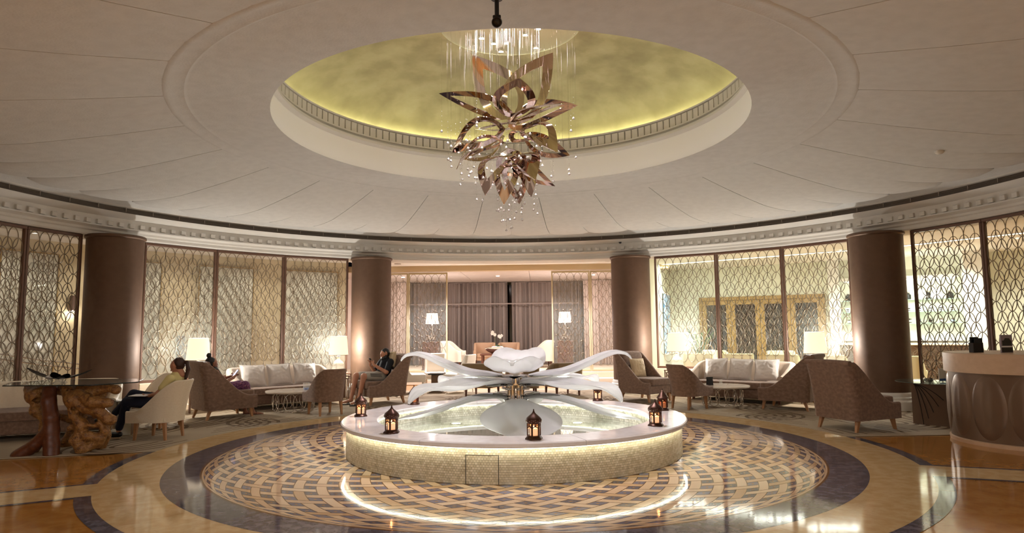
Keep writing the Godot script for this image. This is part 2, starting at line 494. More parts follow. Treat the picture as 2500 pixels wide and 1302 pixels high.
func build_floor():
	var f := struct("floor")
	part(MB.new().box(Vector3(0, -0.157, -2.0), Vector3(44, 0.3, 44)), "ochre_marble_ground", M.marble_ochre, f)
	# radial cream bands between dark lines
	for q in [[-119.3, 6.0], [108.3, 6.0]]:
		var o := Node3D.new(); o.name = "radial_band"; f.add_child(o, true)
		o.rotation.y = -deg_to_rad(q[0])
		var b := MB.new()
		b.quad(Vector3(-0.30, -0.0045, -4.9), Vector3(0.30, -0.0045, -4.9), Vector3(0.30, -0.0045, -12.0), Vector3(-0.30, -0.0045, -12.0))
		part(b, "cream_slab", M.marble_cream, o)
		for s: float in [-1.0, 1.0]:
			part(MB.new().quad(Vector3(s * 0.335 - 0.036, -0.0045, -4.9), Vector3(s * 0.335 + 0.036, -0.0045, -4.9), Vector3(s * 0.335 + 0.036, -0.0045, -12.0), Vector3(s * 0.335 - 0.036, -0.0045, -12.0)), "dark_line", M.marble_blue1, o)
	# rings: each slab a piece of its own
	var thin := 30
	for k in thin:
		var a := TAU * k / thin
		part(ring_seg(4.95, 5.10, a + 0.0006, a + TAU / thin - 0.0006, -0.0040, 6), "blue_border_slab", M["marble_blue%d" % (k % 3)], f)
	for q in [[-119.3], [108.3]]:   # the cream bands run through the border ring
		var o := Node3D.new(); o.name = "band_joint"; f.add_child(o, true)
		o.rotation.y = -deg_to_rad(q[0])
		part(MB.new().quad(Vector3(-0.30, -0.0035, -4.9), Vector3(0.30, -0.0035, -4.9), Vector3(0.30, -0.0035, -5.2), Vector3(-0.30, -0.0035, -5.2)), "cream_slab", M.marble_cream, o)
	for k in 30:
		var a := TAU * (k + 0.4) / 30
		part(ring_seg(4.34, 4.953, a + 0.0003, a + TAU / 30 - 0.0003, -0.0030, 6), "cream_ring_slab", M.marble_cream, f)
	for k in 24:
		var a := TAU * (k + 0.2) / 24
		part(ring_seg(3.94, 4.342, a + 0.0003, a + TAU / 24 - 0.0003, -0.0020, 8), "blue_ring_slab", M["marble_blue%d" % [0, 1, 0, 2, 1][k % 5]], f)
	# woven inlay: strips over and under along two families of spirals on a sphere-like map
	part(ring_seg(2.2, 3.945, 0, TAU, -0.0015, 160), "brown_inlay_ground", M.inlay, f)
	part(ring_seg(3.905, 3.925, 0, TAU, -0.0004, 160), "cream_edge_line", M.strips[0], f)
	build_weave(f)
	# carpet
	var poly := PackedVector2Array()
	for i in 61:
		var d := -92.6 + (80.7 + 92.6) * i / 60.0
		var q := pol(4.955, d); poly.append(Vector2(q.x, q.z))
	poly.append(Vector2(9.3, -1.15))
	for i in 61:
		var d := 83.0 - (83.0 + 98.5) * i / 60.0
		var q := pol(9.38, d)
		poly.append(Vector2(q.x, q.z))
	poly.append(Vector2(-9.2, 1.5))
	var cp := struct("floor_carpet")
	part(MB.new().slab(poly, -0.003, 0.006, false, true), "pile", M.carpet, cp)
	# dark dyed sweeping leaf lines in the pile
	var b := MB.new()
	rng.seed = 77
	for k in 34:
		var c0 := pol(5.55 + 1.25 * (k % 3), -84.0 + 4.9 * k + rng.randf_range(-1.0, 1.0))
		var turn := rng.randf_range(-0.5, 0.5) + (PI if k % 2 else 0.0) + atan2(-c0.z, c0.x) + PI / 2
		for j in 5:
			var A := 0.16 + 0.15 * j; var B := 0.55 + 0.26 * j
			var run := []
			for i in 29:
				var u := PI * (i - 2) / 24.0
				var p := Vector2(B * sin(u) - 0.1 * j, A * cos(u) * (1.0 + 0.25 * sin(u)))
				var g := Vector2(sin(u) / B, cos(u) / A).normalized() * (0.034 * (0.45 + 0.55 * sin(clampf(u, 0.0, PI))))
				var q0 := Vector3((p - g).x, 0.0068, (p - g).y).rotated(Vector3.UP, turn) + c0
				var q1 := Vector3((p + g).x, 0.0068, (p + g).y).rotated(Vector3.UP, turn) + c0
				var r := Vector2(q0.x, q0.z).length()
				if i < 28 and r > 5.02 and r < 9.3 and q0.z < -0.13 * q0.x - 0.3: run.append([q0, q1])
				else:
					if run.size() > 3:
						var pp := PackedVector3Array()
						for q in run: pp.append(q[0])
						for q in run: pp.append(q[1])
						b.grid(pp, run.size(), 2)
					run = []
	stuff(part(b, "dyed_leaf_lines", M.carpet_line, cp))

const WN := 44.0
const WR := 3.905

func wmap(al: float, be: float) -> Vector3:     # weave coordinates to the floor
	var th := (al + be) * PI / WN
	var g := (al - be) * PI / WN + G0
	var phi := 2.0 * atan(exp(g))
	var r := WR * sin(phi)
	return Vector3(r * sin(th), 0, r * cos(th))

const G0 := -0.62

func weave_piece(a0: float, a1: float, b0: float, b1: float, rot: float, na: int, nb: int) -> ArrayMesh:
	var p := PackedVector3Array()
	var ok := true
	for j in nb + 1:
		for i in na + 1:
			var al := a0 + (a1 - a0) * i / na
			var be := b0 + (b1 - b0) * j / nb
			var g := (al - be) * PI / WN + G0
			if g > -0.02:
				var sh := (g + 0.02) * WN / PI * 0.5    # clamp at the rim
				al -= sh; be += sh
			p.append(wmap(al, be).rotated(Vector3.UP, rot))
	var bld := MB.new()
	bld.grid(p, na + 1, nb + 1)
	# keep the face looking up
	if bld.n[0].y < 0:
		bld = MB.new(); bld.grid(p, na + 1, nb + 1, false, false, true)
	return bld.mesh()

func build_weave(f: Node3D):
	var lo := -14.0
	var strips := []; var tiles := []
	var cache := {}
	# al - be decides the radius, al + be the angle: alike pieces share one mesh
	for dif in range(-20, 18):
		for k in int(WN):
			# crossing (i, j) with i - j = dif
			var i := k + int(floor(dif / 2.0))
			var j := i - dif
			var g := dif * PI / WN + G0
			var r := WR * sin(2.0 * atan(exp(g)))
			if r < 2.2 or g > 0.06: continue
			var th := (i + j) * PI / WN
			var fam_a := posmod(dif, 2) == 0
			strips.append([r, th, dif, fam_a])
			tiles.append([r, th + PI / WN, dif])
	var w := 0.215     # half width of a strip in cell units
	var e := 0.042
	var one := Vector3(0, 0, 0)
	strips.sort_custom(func(a, b): return a[0] * cos(a[1]) > b[0] * cos(b[1]))
	tiles.sort_custom(func(a, b): return a[0] * cos(a[1]) > b[0] * cos(b[1]))
	var rest := MB.new()
	var cnt := 0
	for s in strips:
		var dif: int = s[2]
		var key := "%d%s" % [dif, s[3]]
		if not cache.has(key):
			var al := dif * 0.5; var be := -dif * 0.5
			var L := 1.0 - w - e
			if s[3]: cache[key] = weave_piece(al - w, al + w, be - L, be + L, 0, 2, 6)
			else: cache[key] = weave_piece(al - L, al + L, be - w, be + w, 0, 6, 2)
		var o := inst(cache[key], "marble_strip", M.strips[(cnt * 7 + dif * 3) % 4 if cnt % 3 else 0], f, Transform3D(Basis(Vector3.UP, s[1]), Vector3.ZERO)) if cnt < 300 else null
		if cnt >= 300:
			rest.c = [Color(0.63, 0.44, 0.27), Color(0.56, 0.38, 0.22), Color(0.68, 0.50, 0.33)][cnt % 3]
			append_mesh(rest, cache[key], Transform3D(Basis(Vector3.UP, s[1]), Vector3.ZERO))
		cnt += 1
	if M.get("strip_v") == null:
		M.strip_v = mat(Color.WHITE, 0.07); M.strip_v.vertex_color_use_as_albedo = true
	stuff(part(rest, "marble_strip_field", M.strip_v, f, true))
	rest = MB.new()
	cnt = 0
	var tc := {}
	for s in tiles:
		var dif: int = s[2]
		if not tc.has(dif):
			var al := dif * 0.5 + 0.5; var be := -dif * 0.5 + 0.5
			var h := 0.5 - w - e
			tc[dif] = [weave_piece(al - h, al + h, be - h, be + h, -PI / WN, 3, 3), weave_piece(al - 0.05, al + 0.05, be - 0.05, be + 0.05, -PI / WN, 1, 1)]
		var xf := Transform3D(Basis(Vector3.UP, s[1]), Vector3(0, -0.0002, 0))
		if cnt < 300:
			var o := inst(tc[dif][0], "blue_tile", M.bluetiles[(cnt * 5 + dif) % 3 if cnt % 4 else 1], f, xf)
			inst(tc[dif][1], "gold_dot", M.gold_dot, o, Transform3D(Basis.IDENTITY, Vector3(0, 0.0006, 0)))
		else:
			rest.c = [Color(0.14, 0.13, 0.175), Color(0.10, 0.094, 0.13), Color(0.185, 0.175, 0.23)][cnt % 3]
			append_mesh(rest, tc[dif][0], xf)
			rest.c = Color(0.38, 0.19, 0.045)
			append_mesh(rest, tc[dif][1], xf.translated(Vector3(0, 0.0006, 0)))
		cnt += 1
	stuff(part(rest, "blue_tile_field", M.strip_v, f, true))

func append_mesh(b: MB, m: ArrayMesh, xf: Transform3D):
	var ar := m.surface_get_arrays(0)
	var base := b.v.size()
	var vv: PackedVector3Array = ar[Mesh.ARRAY_VERTEX]
	var nn: PackedVector3Array = ar[Mesh.ARRAY_NORMAL]
	for i in vv.size():
		b.v.append(xf * vv[i]); b.n.append((xf.basis * nn[i]).normalized()); b.uv.append(Vector2.ZERO); b.col.append(b.c)
	for k in ar[Mesh.ARRAY_INDEX]: b.ix.append(base + k)

# ---------------------------------------------------------------- rotunda: ceiling, dome, cornice
func ceil_y(r: float) -> float:
	var k := [[3.32, 4.49], [4.2, 4.47], [4.5, 4.43], [5.3, 4.29], [5.9, 4.20], [6.5, 4.12], [7.2, 4.08], [8.1, 4.065], [8.4, 4.065]]
	for i in k.size() - 1:
		if r <= k[i + 1][0]:
			return lerpf(k[i][1], k[i + 1][1], clampf((r - k[i][0]) / (k[i + 1][0] - k[i][0]), 0, 1))
	return 4.065

func build_rotunda():
	var c := struct("ceiling")
	# plaster saucer (seen from below: profile runs inwards)
	var pr := []
	pr.append(Vector2(8.28, 4.12))
	for r in [8.0, 7.6, 7.2, 6.8, 6.4, 6.0, 5.6, 5.2, 4.8, 4.50]:
		pr.append(Vector2(r, ceil_y(r) + (0.17 if r > 7.3 else (0.08 if r > 5.0 else 0.03))))
	pr.append(Vector2(4.49, 4.432)); pr.append(Vector2(4.47, 4.424)); pr.append(Vector2(4.43, 4.424)); pr.append(Vector2(4.40, 4.440)); pr.append(Vector2(4.31, 4.452)); pr.append(Vector2(4.26, 4.448)); pr.append(Vector2(4.22, 4.466))
	for r in [4.0, 3.7, 3.4]: pr.append(Vector2(r, ceil_y(r)))
	pr.append(Vector2(3.29, 4.488))
	part(MB.new().lathe(rev(pr), 128, 0, TAU, 0.5), "saucer", M.plaster, c)
	# the roof over it keeps the ceiling thick
	part(MB.new().lathe([Vector2(3.6, 4.62), Vector2(8.4, 4.45)], 64), "upper_skin", M.plaster, c)
	# raised petals, each ending in two round lobes; one mesh turned round the room
	var pm := petal_mesh().mesh()
	for k in 24:
		inst(pm, "plaster_petal", M.plaster, c, Transform3D(Basis(Vector3.UP, TAU * (k + 0.15) / 24), Vector3.ZERO))
	# fascia of the opening, then mouldings with dentils, then dome
	var fa := [Vector2(3.30, 4.49), Vector2(3.32, 4.56), Vector2(3.335, 4.93)]
	part(MB.new().lathe(rev2(fa), 128), "opening_fascia", M.fascia, c)
	var mo := [Vector2(3.335, 4.93), Vector2(3.30, 4.945), Vector2(3.27, 4.97), Vector2(3.28, 5.02), Vector2(3.36, 5.05), Vector2(3.38, 5.075), Vector2(3.33, 5.085), Vector2(3.33, 5.11), Vector2(3.42, 5.115), Vector2(3.42, 5.30), Vector2(3.37, 5.31), Vector2(3.37, 5.335), Vector2(3.52, 5.34)]
	part(MB.new().lathe(rev2(mo), 128, 0, TAU, 0.45), "opening_moulding", M.cornice, c)
	var dm := MB.new().box(Vector3(0, 5.205, -3.395), Vector3(0.118, 0.17, 0.05), 0.006).mesh()
	for k in 152:
		inst(dm, "dentil", M.cornice, c, Transform3D(Basis(Vector3.UP, TAU * k / 152), Vector3.ZERO))
	var d := struct("ceiling_dome")
	var dp := []
	for i in 21:
		var f := float(i) / 20
		var a := f * PI * 0.5
		dp.append(Vector2(1.0 + 2.72 * cos(a), 5.33 + 0.80 * sin(a)))
	dp[20] = Vector2(1.02, 6.13)
	part(MB.new().lathe(rev2([Vector2(3.52, 5.34), Vector2(3.70, 5.33)]), 96), "cove_floor", M.cornice, d)
	part(MB.new().lathe(rev2(dp), 128), "gilded_vault", M.dome, d)
	part(MB.new().lathe([Vector2(3.95, 4.6), Vector2(3.95, 5.6), Vector2(3.0, 6.3), Vector2(0.0, 6.45)], 48), "outer_skin", M.plaster, d)
	# led rope in the cove
	var led := thing("cove_led_rope", "warm white light rope hidden in the cove under the gilded dome", "light rope", Vector3(0, 5.37, 0))
	var ring := PackedVector3Array()
	for i in 96: ring.append(Vector3(3.60 * sin(TAU * i / 96), 0, 3.60 * cos(TAU * i / 96)))
	part(MB.new().tube(ring, 0.014, 6, true), "rope", glow(COVE, 3.0), led)
	for k in 24:
		var a := TAU * (k + 0.5) / 24
		var l := area(Vector3(3.62 * sin(a), 0.02, 3.62 * cos(a)), Vector3(-sin(a) * 0.35, 1.0, -cos(a) * 0.35), Vector2(0.92, 0.06), COVE, E_DOME, led, "cove_light")
		l.transform.basis = Basis(Vector3(cos(a), 0, -sin(a)), Vector3(sin(a), 0.35, cos(a)).normalized().cross(Vector3(cos(a), 0, -sin(a))), Vector3(sin(a) * 0.35, -1.0, cos(a) * 0.35).normalized()).orthonormalized()
	# vent strip and entablature
	var w := struct("wall_entablature")
	var en := [Vector2(9.35, 3.52), Vector2(8.62, 3.52), Vector2(8.60, 3.545), Vector2(8.60, 3.60), Vector2(8.57, 3.62), Vector2(8.56, 3.66), Vector2(8.50, 3.69), Vector2(8.47, 3.695), Vector2(8.47, 3.72), Vector2(8.52, 3.725), Vector2(8.52, 3.90), Vector2(8.46, 3.91), Vector2(8.36, 3.945), Vector2(8.34, 3.965), Vector2(8.30, 3.980)]
	part(MB.new().lathe(rev2(en), 160, 0, TAU, 0.45), "entablature_moulding", M.cornice, w)
	part(MB.new().lathe([Vector2(9.35, 3.52), Vector2(9.35, 4.5)], 64), "entablature_back", M.cornice, w)
	var de := MB.new().box(Vector3(0, 3.775, -8.50), Vector3(0.10, 0.085, 0.05), 0.006).mesh()
	for k in 240:
		inst(de, "dentil", M.cornice, w, Transform3D(Basis(Vector3.UP, TAU * k / 240), Vector3.ZERO))
	var vt := struct("trim_air_vent")
	part(MB.new().lathe(rev2([Vector2(8.31, 3.985), Vector2(8.37, 4.095)]), 128), "slot_back", M.vent, vt)
	part(MB.new().lathe(rev2([Vector2(8.295, 3.975), Vector2(8.285, 3.983), Vector2(8.31, 3.988)]), 128), "slot_lip", M.cornice, vt)
	part(MB.new().lathe(rev2([Vector2(8.37, 4.095), Vector2(8.31, 4.105), Vector2(8.28, 4.12)]), 128), "slot_lip", M.cornice, vt)
	for k in 3:
		var y := 4.004 + 0.026 * k
		part(MB.new().lathe(rev2([Vector2(8.306 + 0.014 * k, y), Vector2(8.302 + 0.014 * k, y + 0.004), Vector2(8.312 + 0.014 * k, y + 0.005)]), 128), "louvre", M.vent, vt)
	var bar := MB.new().box(Vector3(0, 4.038, -8.326), Vector3(0.012, 0.11, 0.012))
	bar.t = Transform3D.IDENTITY
	var bm := bar.mesh()
	for k in 92:
		inst(bm, "grille_divider", M.vent_rib, vt, Transform3D(Basis(Vector3.UP, TAU * (k + 0.3) / 92), Vector3.ZERO))

func rev(a: Array) -> Array:       # profile given from outside in, seen from below
	var r := a.duplicate()
	return r

func rev2(a: Array) -> Array:      # inner faces: run the profile downwards so that normals look to the axis
	var r := a.duplicate(); r.reverse()
	return r

func petal_mesh() -> MB:
	var b := MB.new()
	var half := deg_to_rad(7.5)
	for side: float in [-1.0, 1.0]:
		var lo := PackedVector3Array()
		# one lobe between its edge and the middle line
		var nu := 11; var nv := 22
		for face in 2:
			var p := PackedVector3Array()
			for j in nv:
				var f := float(j) / (nv - 1)
				var r := lerpf(4.43, 8.08, f)
				for i in nu:
					var s := float(i) / (nu - 1)             # 0 = middle line, 1 = outer edge
					var split := ss(6.7, 6.95, r) * 0.006
					var wid := half * r
					var x0 := split
					var x1 := wid - 0.006
					# round both corners of the lobe end
					var cr := 0.44
					var dr := maxf(0.0, r - (8.08 - cr))
					var cut := cr - sqrt(maxf(0.0, cr * cr - dr * dr))
					x1 -= cut
					x0 += cut * 0.55
					var x := lerpf(x0, x1, s)
					var y := ceil_y(r) + (0.0 if face == 0 else 0.085)
					if face == 0 and (i == 0 or i == nu - 1) : y += 0.004
					var nose := maxf(0.0, (r - 7.35) / 0.73)
					y += 0.075 * nose * nose
					if face == 0: y += 0.03 * pow(absf(2.0 * s - 1.0), 4.0) * ss(6.7, 7.6, r)
					var a := x / r
					p.append(Vector3(r * sin(a) * side, y, -r * cos(a)))
			b.grid(p, nu, nv, false, false, (side > 0) != (face == 1))
			# rims
			if face == 0: lo = p
			else:
				for col_ in [0, nu - 1]:
					var e := PackedVector3Array()
					for j in nv: e.append(lo[j * nu + col_])
					for j in nv: e.append(p[j * nu + col_])
					b.grid(e, nv, 2)
				var e2 := PackedVector3Array()
				for i in nu: e2.append(lo[(nv - 1) * nu + i])
				for i in nu: e2.append(p[(nv - 1) * nu + i])
				b.grid(e2, nu, 2)
	return b

# ---------------------------------------------------------------- columns
func build_columns():
	var k := 1
	for a in [-68.0, -27.5, 19.25, 59.1]:
		var o := struct("wall_column_%d" % k)
		o.position = pol(8.52, a)
		var R := 0.50
		part(MB.new().lathe([Vector2(R, 0.34), Vector2(R, 3.46), Vector2(R + 0.012, 3.465), Vector2(R + 0.03, 3.48), Vector2(R + 0.03, 3.515), Vector2(R + 0.012, 3.53), Vector2(0, 3.53)], 64), "shaft", M.column, o)
		part(MB.new().lathe([Vector2(R + 0.10, 0.0), Vector2(R + 0.10, 0.16), Vector2(R + 0.085, 0.18), Vector2(R + 0.06, 0.20), Vector2(R + 0.06, 0.24), Vector2(R + 0.035, 0.26), Vector2(R + 0.03, 0.31), Vector2(R + 0.01, 0.34), Vector2(0, 0.341)], 64), "white_base", M.white, o)
		k += 1

# ---------------------------------------------------------------- lattice screens
func ring_mesh(a: float, b: float, th: float, dep: float, segs := 26) -> ArrayMesh:
	var m := MB.new()
	var p := PackedVector3Array()
	var sec := [Vector2(-th, -dep), Vector2(th, -dep), Vector2(th, dep), Vector2(-th, dep)]
	for j in segs:
		var u := TAU * j / segs
		var d := Vector2(cos(u), sin(u))
		var nrm := Vector2(cos(u) / a, sin(u) / b).normalized()
		for s in sec:
			var q: Vector2 = Vector2(a * d.x, b * d.y) + nrm * s.x
			p.append(Vector3(q.x, q.y, s.y))
	m.grid(p, 4, segs, true, true)
	return m.mesh()

var ring_cache := {}

# flat panel between two floor points; rings are whole or clipped away at the frame
func lattice(parent: Node3D, w: float, y0: float, y1: float, a: float, b: float, z: float, mt: Material, ox := 0.0):
	var key := "%.3f %.3f" % [a, b]
	if not ring_cache.has(key): ring_cache[key] = ring_mesh(a, b, 0.005, 0.0045)
	var nx := int(floor(w / a)); var ny := int(floor((y1 - y0) / b))
	var sx := (w - nx * a) * 0.5
	for j in range(1, ny):
		for i in range(1, nx):
			if (i + j) % 2: continue
			inst(ring_cache[key], "ring", mt, parent, Transform3D(Basis.IDENTITY, Vector3(-w * 0.5 + sx + i * a + ox, y1 - j * b, z)))

func screen_panel(p0: Vector3, p1: Vector3, y0: float, y1: float, label: String, fr: Material, group: String, a := 0.1, b := 0.178, lat := true, bar := 0.028):
	var mid := (p0 + p1) * 0.5
	var d := p1 - p0
	var o := thing("lattice_screen", label, "screen", Vector3(mid.x, 0, mid.z), atan2(-d.z, d.x), group)
	var w := Vector2(d.x, d.z).length() - 0.014
	var h := y1 - y0
	part(MB.new().box(Vector3(0, y1 - bar, 0), Vector3(w, bar * 2, 0.07), 0.006), "top_rail", fr, o)
	part(MB.new().box(Vector3(0, y0 + bar, 0), Vector3(w, bar * 2, 0.07), 0.006), "bottom_rail", fr, o)
	for s: float in [-1.0, 1.0]:
		part(MB.new().box(Vector3(s * (w * 0.5 - bar * 0.75), (y0 + y1) * 0.5, 0), Vector3(bar * 1.5, h - bar * 4.0, 0.07), 0.006), "post", fr, o)
	part(MB.new().box(Vector3(0, (y0 + y1) * 0.5, -0.01), Vector3(w - bar * 3, h - bar * 4, 0.008)), "glass_pane", M.pane, o)
	if lat:
		lattice(o, w - bar * 3, y0 + bar * 2, y1 - bar * 2, (w - bar * 3) / roundf((w - bar * 3) / a), b, 0.006, M.lattice)
	return o

func build_screens():
	var R := 8.72
	var bays := [
		[[-94.0, -86.3, -78.6, -71.6], "left", "beside the teak root table"],
		[[-63.2, -52.6, -41.9, -31.2], "mid", "behind the left sofa"],
		[[23.2, 33.7, 44.3, 54.6], "cafe", "in front of the cafe"],
		[[63.2, 72.5, 80.8, 89.0], "bar", "by the bar and the reception podium"]]
	for by in bays:
		var A: Array = by[0]
		for i in A.size() - 1:
			var lab := ""
			match by[1]:
				"left": lab = ["lattice glass screen at the entrance end of the cream bench wall, past the bench", "lattice glass screen behind the cream bench, furthest from the bronze columns", "lattice glass screen behind the teak root table, next to a bronze column"][i]
				"mid": lab = ["lattice glass screen behind the armchair of the woman with the bun", "lattice glass screen behind the middle of the sofa, over its first two cushions", "lattice glass screen behind the sofa end, next to the lamp and the bronze column"][i]
				"cafe": lab = ["lattice glass screen with the blue picture showing behind it", "lattice glass screen with gilded folding doors showing behind it", "lattice glass screen with jar shelves behind it, next to a bronze column"][i]
				"bar": lab = ["lattice glass screen with the bar shelves showing behind it", "lattice glass screen with a plain pale wall behind it, behind the podium", "lattice glass screen past the podium, at the entrance end of the bar wall"][i]
			screen_panel(pol(R, A[i]), pol(R, A[i + 1]), 0.62 if by[1] != "bar" else 0.32, 3.515, lab, M.frame, "lattice glass screens between the columns", 0.1, 0.178)
		# low plinth wall under each bay
		var pl := struct("baseboard_" + by[1])
		for i in A.size() - 1:
			var p0 := pol(R, A[i]); var p1 := pol(R, A[i + 1])
			var mid := (p0 + p1) * 0.5; var d := p1 - p0
			var hh: float = 0.62 if by[1] != "bar" else 0.32
			var b := MB.new()
			b.t = Transform3D(Basis(Vector3.UP, atan2(-d.z, d.x)), Vector3(mid.x, 0, mid.z))
			b.box(Vector3(0, hh * 0.5, 0), Vector3(d.length() + 0.02, hh, 0.16), 0.01)
			b.box(Vector3(0, 0.06, 0.0), Vector3(d.length() + 0.02, 0.12, 0.20), 0.012)
			part(b, "plinth", M.cream if by[1] != "bar" else M.frame, pl)

# ---------------------------------------------------------------- corridor behind the left screens
func build_corridor():
	var w := struct("wall_left")
	var R := 11.2
	var a0 := deg_to_rad(180 + 28.0); var a1 := deg_to_rad(180 + 104.0)
	# lathe angle a: x = r sin a, z = r cos a ; deg from back to the left: a = 180 + deg
	part(MB.new().lathe(rev2([Vector2(R, 0.0), Vector2(R, 3.72)]), 60, a0, a1), "wall_face", M.wall_beige, w)
	part(MB.new().lathe([Vector2(R + 0.2, 0.0), Vector2(R + 0.2, 3.72)], 60, a0, a1), "wall_back", M.wall_beige, w)
	part(MB.new().lathe(rev2([Vector2(R - 0.02, 0.0), Vector2(R - 0.02, 0.14), Vector2(R, 0.16)]), 60, a0, a1), "skirting", M.cream_white, w)
	var c := struct("ceiling_corridor")
	part(MB.new().lathe(rev([Vector2(11.4, 3.66), Vector2(8.9, 3.66)]), 60, a0, a1 + 0.5), "soffit", M.white, c)
	part(MB.new().lathe([Vector2(8.9, 3.9), Vector2(11.4, 3.9)], 60, a0, a1 + 0.5), "roof", M.white, c)
	var spans := [[-75.5, -72.2], [-71.2, -65.4], [-58.6, -53.6], [-48.7, -41.6], [-37.0, -29.5]]
	var labels := ["pale wall panel with lattice, furthest along the corridor from the curtains", "pale wall panel with lattice beside the bronze wall sconce", "pale wall panel with lattice showing beside the bronze column", "pale wall panel with lattice behind the middle of the sofa", "pale wall panel with lattice beside the lounge curtains"]
	for k in spans.size():
		var p0 := pol(R - 0.06, spans[k][0]); var p1 := pol(R - 0.06, spans[k][1])
		var mid := (p0 + p1) * 0.5; var d := p1 - p0
		var o := thing("wall_panel", labels[k], "panel", Vector3(mid.x, 0, mid.z), atan2(-d.z, d.x), "pale lattice panels on the corridor wall")
		var wd := d.length()
		part(MB.new().box(Vector3(0, 1.93, 0), Vector3(wd, 2.86, 0.02), 0.004), "panel_board", M.wall_pale, o)
		for s: float in [-1.0, 1.0]:
			part(MB.new().box(Vector3(s * (wd * 0.5 + 0.012), 1.93, 0.01), Vector3(0.024, 2.90, 0.05), 0.004), "edge_trim", M.door_gold, o)
		part(MB.new().box(Vector3(0, 3.375, 0.01), Vector3(wd, 0.03, 0.05), 0.004), "edge_trim", M.door_gold, o)
		lattice(o, wd, 0.5, 3.35, wd / roundf(wd / 0.105), 0.187, 0.03, M.lattice)
	for k in 7:  # fixtures added to give the corridor light a source
		var dl := thing("added_corridor_downlight", "small recessed downlight added in the corridor ceiling behind the screens", "downlight", pol(10.2, -90.0 + 9.5 * k, 3.655), 0, "downlights added in the corridor ceiling")
		part(MB.new().lathe([Vector2(0.065, 0.002), Vector2(0.055, -0.012), Vector2(0.045, 0.0)], 16), "ring", M.white, dl)
		part(MB.new().lathe([Vector2(0.045, -0.002), Vector2(0.0, -0.004)], 16), "lens", glow(WARM, 10.0), dl)
		spot(Vector3(0, -0.02, 0), Vector3(0, -3, 0), WARM, E_CORRIDOR, 72.0, 0.04, dl)
	# bronze sconce with its light under it
	var sc := thing("wall_sconce", "bronze wall sconce throwing light down the corridor wall", "sconce", pol(R - 0.08, -63.6, 2.2), deg_to_rad(63.6))
	part(MB.new().box(Vector3(0, 0.12, 0), Vector3(0.10, 0.34, 0.12), 0.012), "body", M.frame, sc)
	part(MB.new().box(Vector3(0, -0.06, 0.0), Vector3(0.08, 0.012, 0.09)), "lens", glow(WARM, 1.5), sc)
	omni(Vector3(0, -0.12, 0.06), WARM, 0.12, 0.03, sc)
	# stepped dark box on the corridor wall
	var bx := thing("wall_box", "stepped brown wooden box hanging on the corridor wall behind the lamp", "wall box", pol(R - 0.12, -50.6, 0.75), deg_to_rad(50.6))
	part(MB.new().box(Vector3(0, 0.3, 0), Vector3(0.26, 0.6, 0.14), 0.012), "lower_box", M.dark_wood, bx)
	part(MB.new().box(Vector3(-0.06, 0.71, 0), Vector3(0.16, 0.22, 0.12), 0.012), "upper_box", M.dark_wood, bx)
	# stair rail seen through the left screen
	var hr := thing("handrail", "chrome handrail sloping down behind the lattice by the column", "handrail")
	for s in [0.0, 0.09]:
		part(MB.new().tube(PackedVector3Array([pol(9.7, -77.0, 1.32 - s), pol(9.9, -71.0, 1.15 - s), pol(9.8, -64.0, 0.95 - s)]), 0.016, 8), "rail", M.chrome, hr)
	for d in [-76.0, -70.0, -65.0]:
		part(MB.new().tube(PackedVector3Array([pol(9.82, d, 0.0), pol(9.82, d, 1.12 if d < -68 else 0.98)]), 0.014, 8), "baluster", M.chrome, hr)

# ---------------------------------------------------------------- cafe on the right
var cafe: Transform3D
func cf(s: float, y: float, out_: float) -> Vector3:      # along the back wall, up, out from it into the cafe
	return cafe * Vector3(s, y, out_)

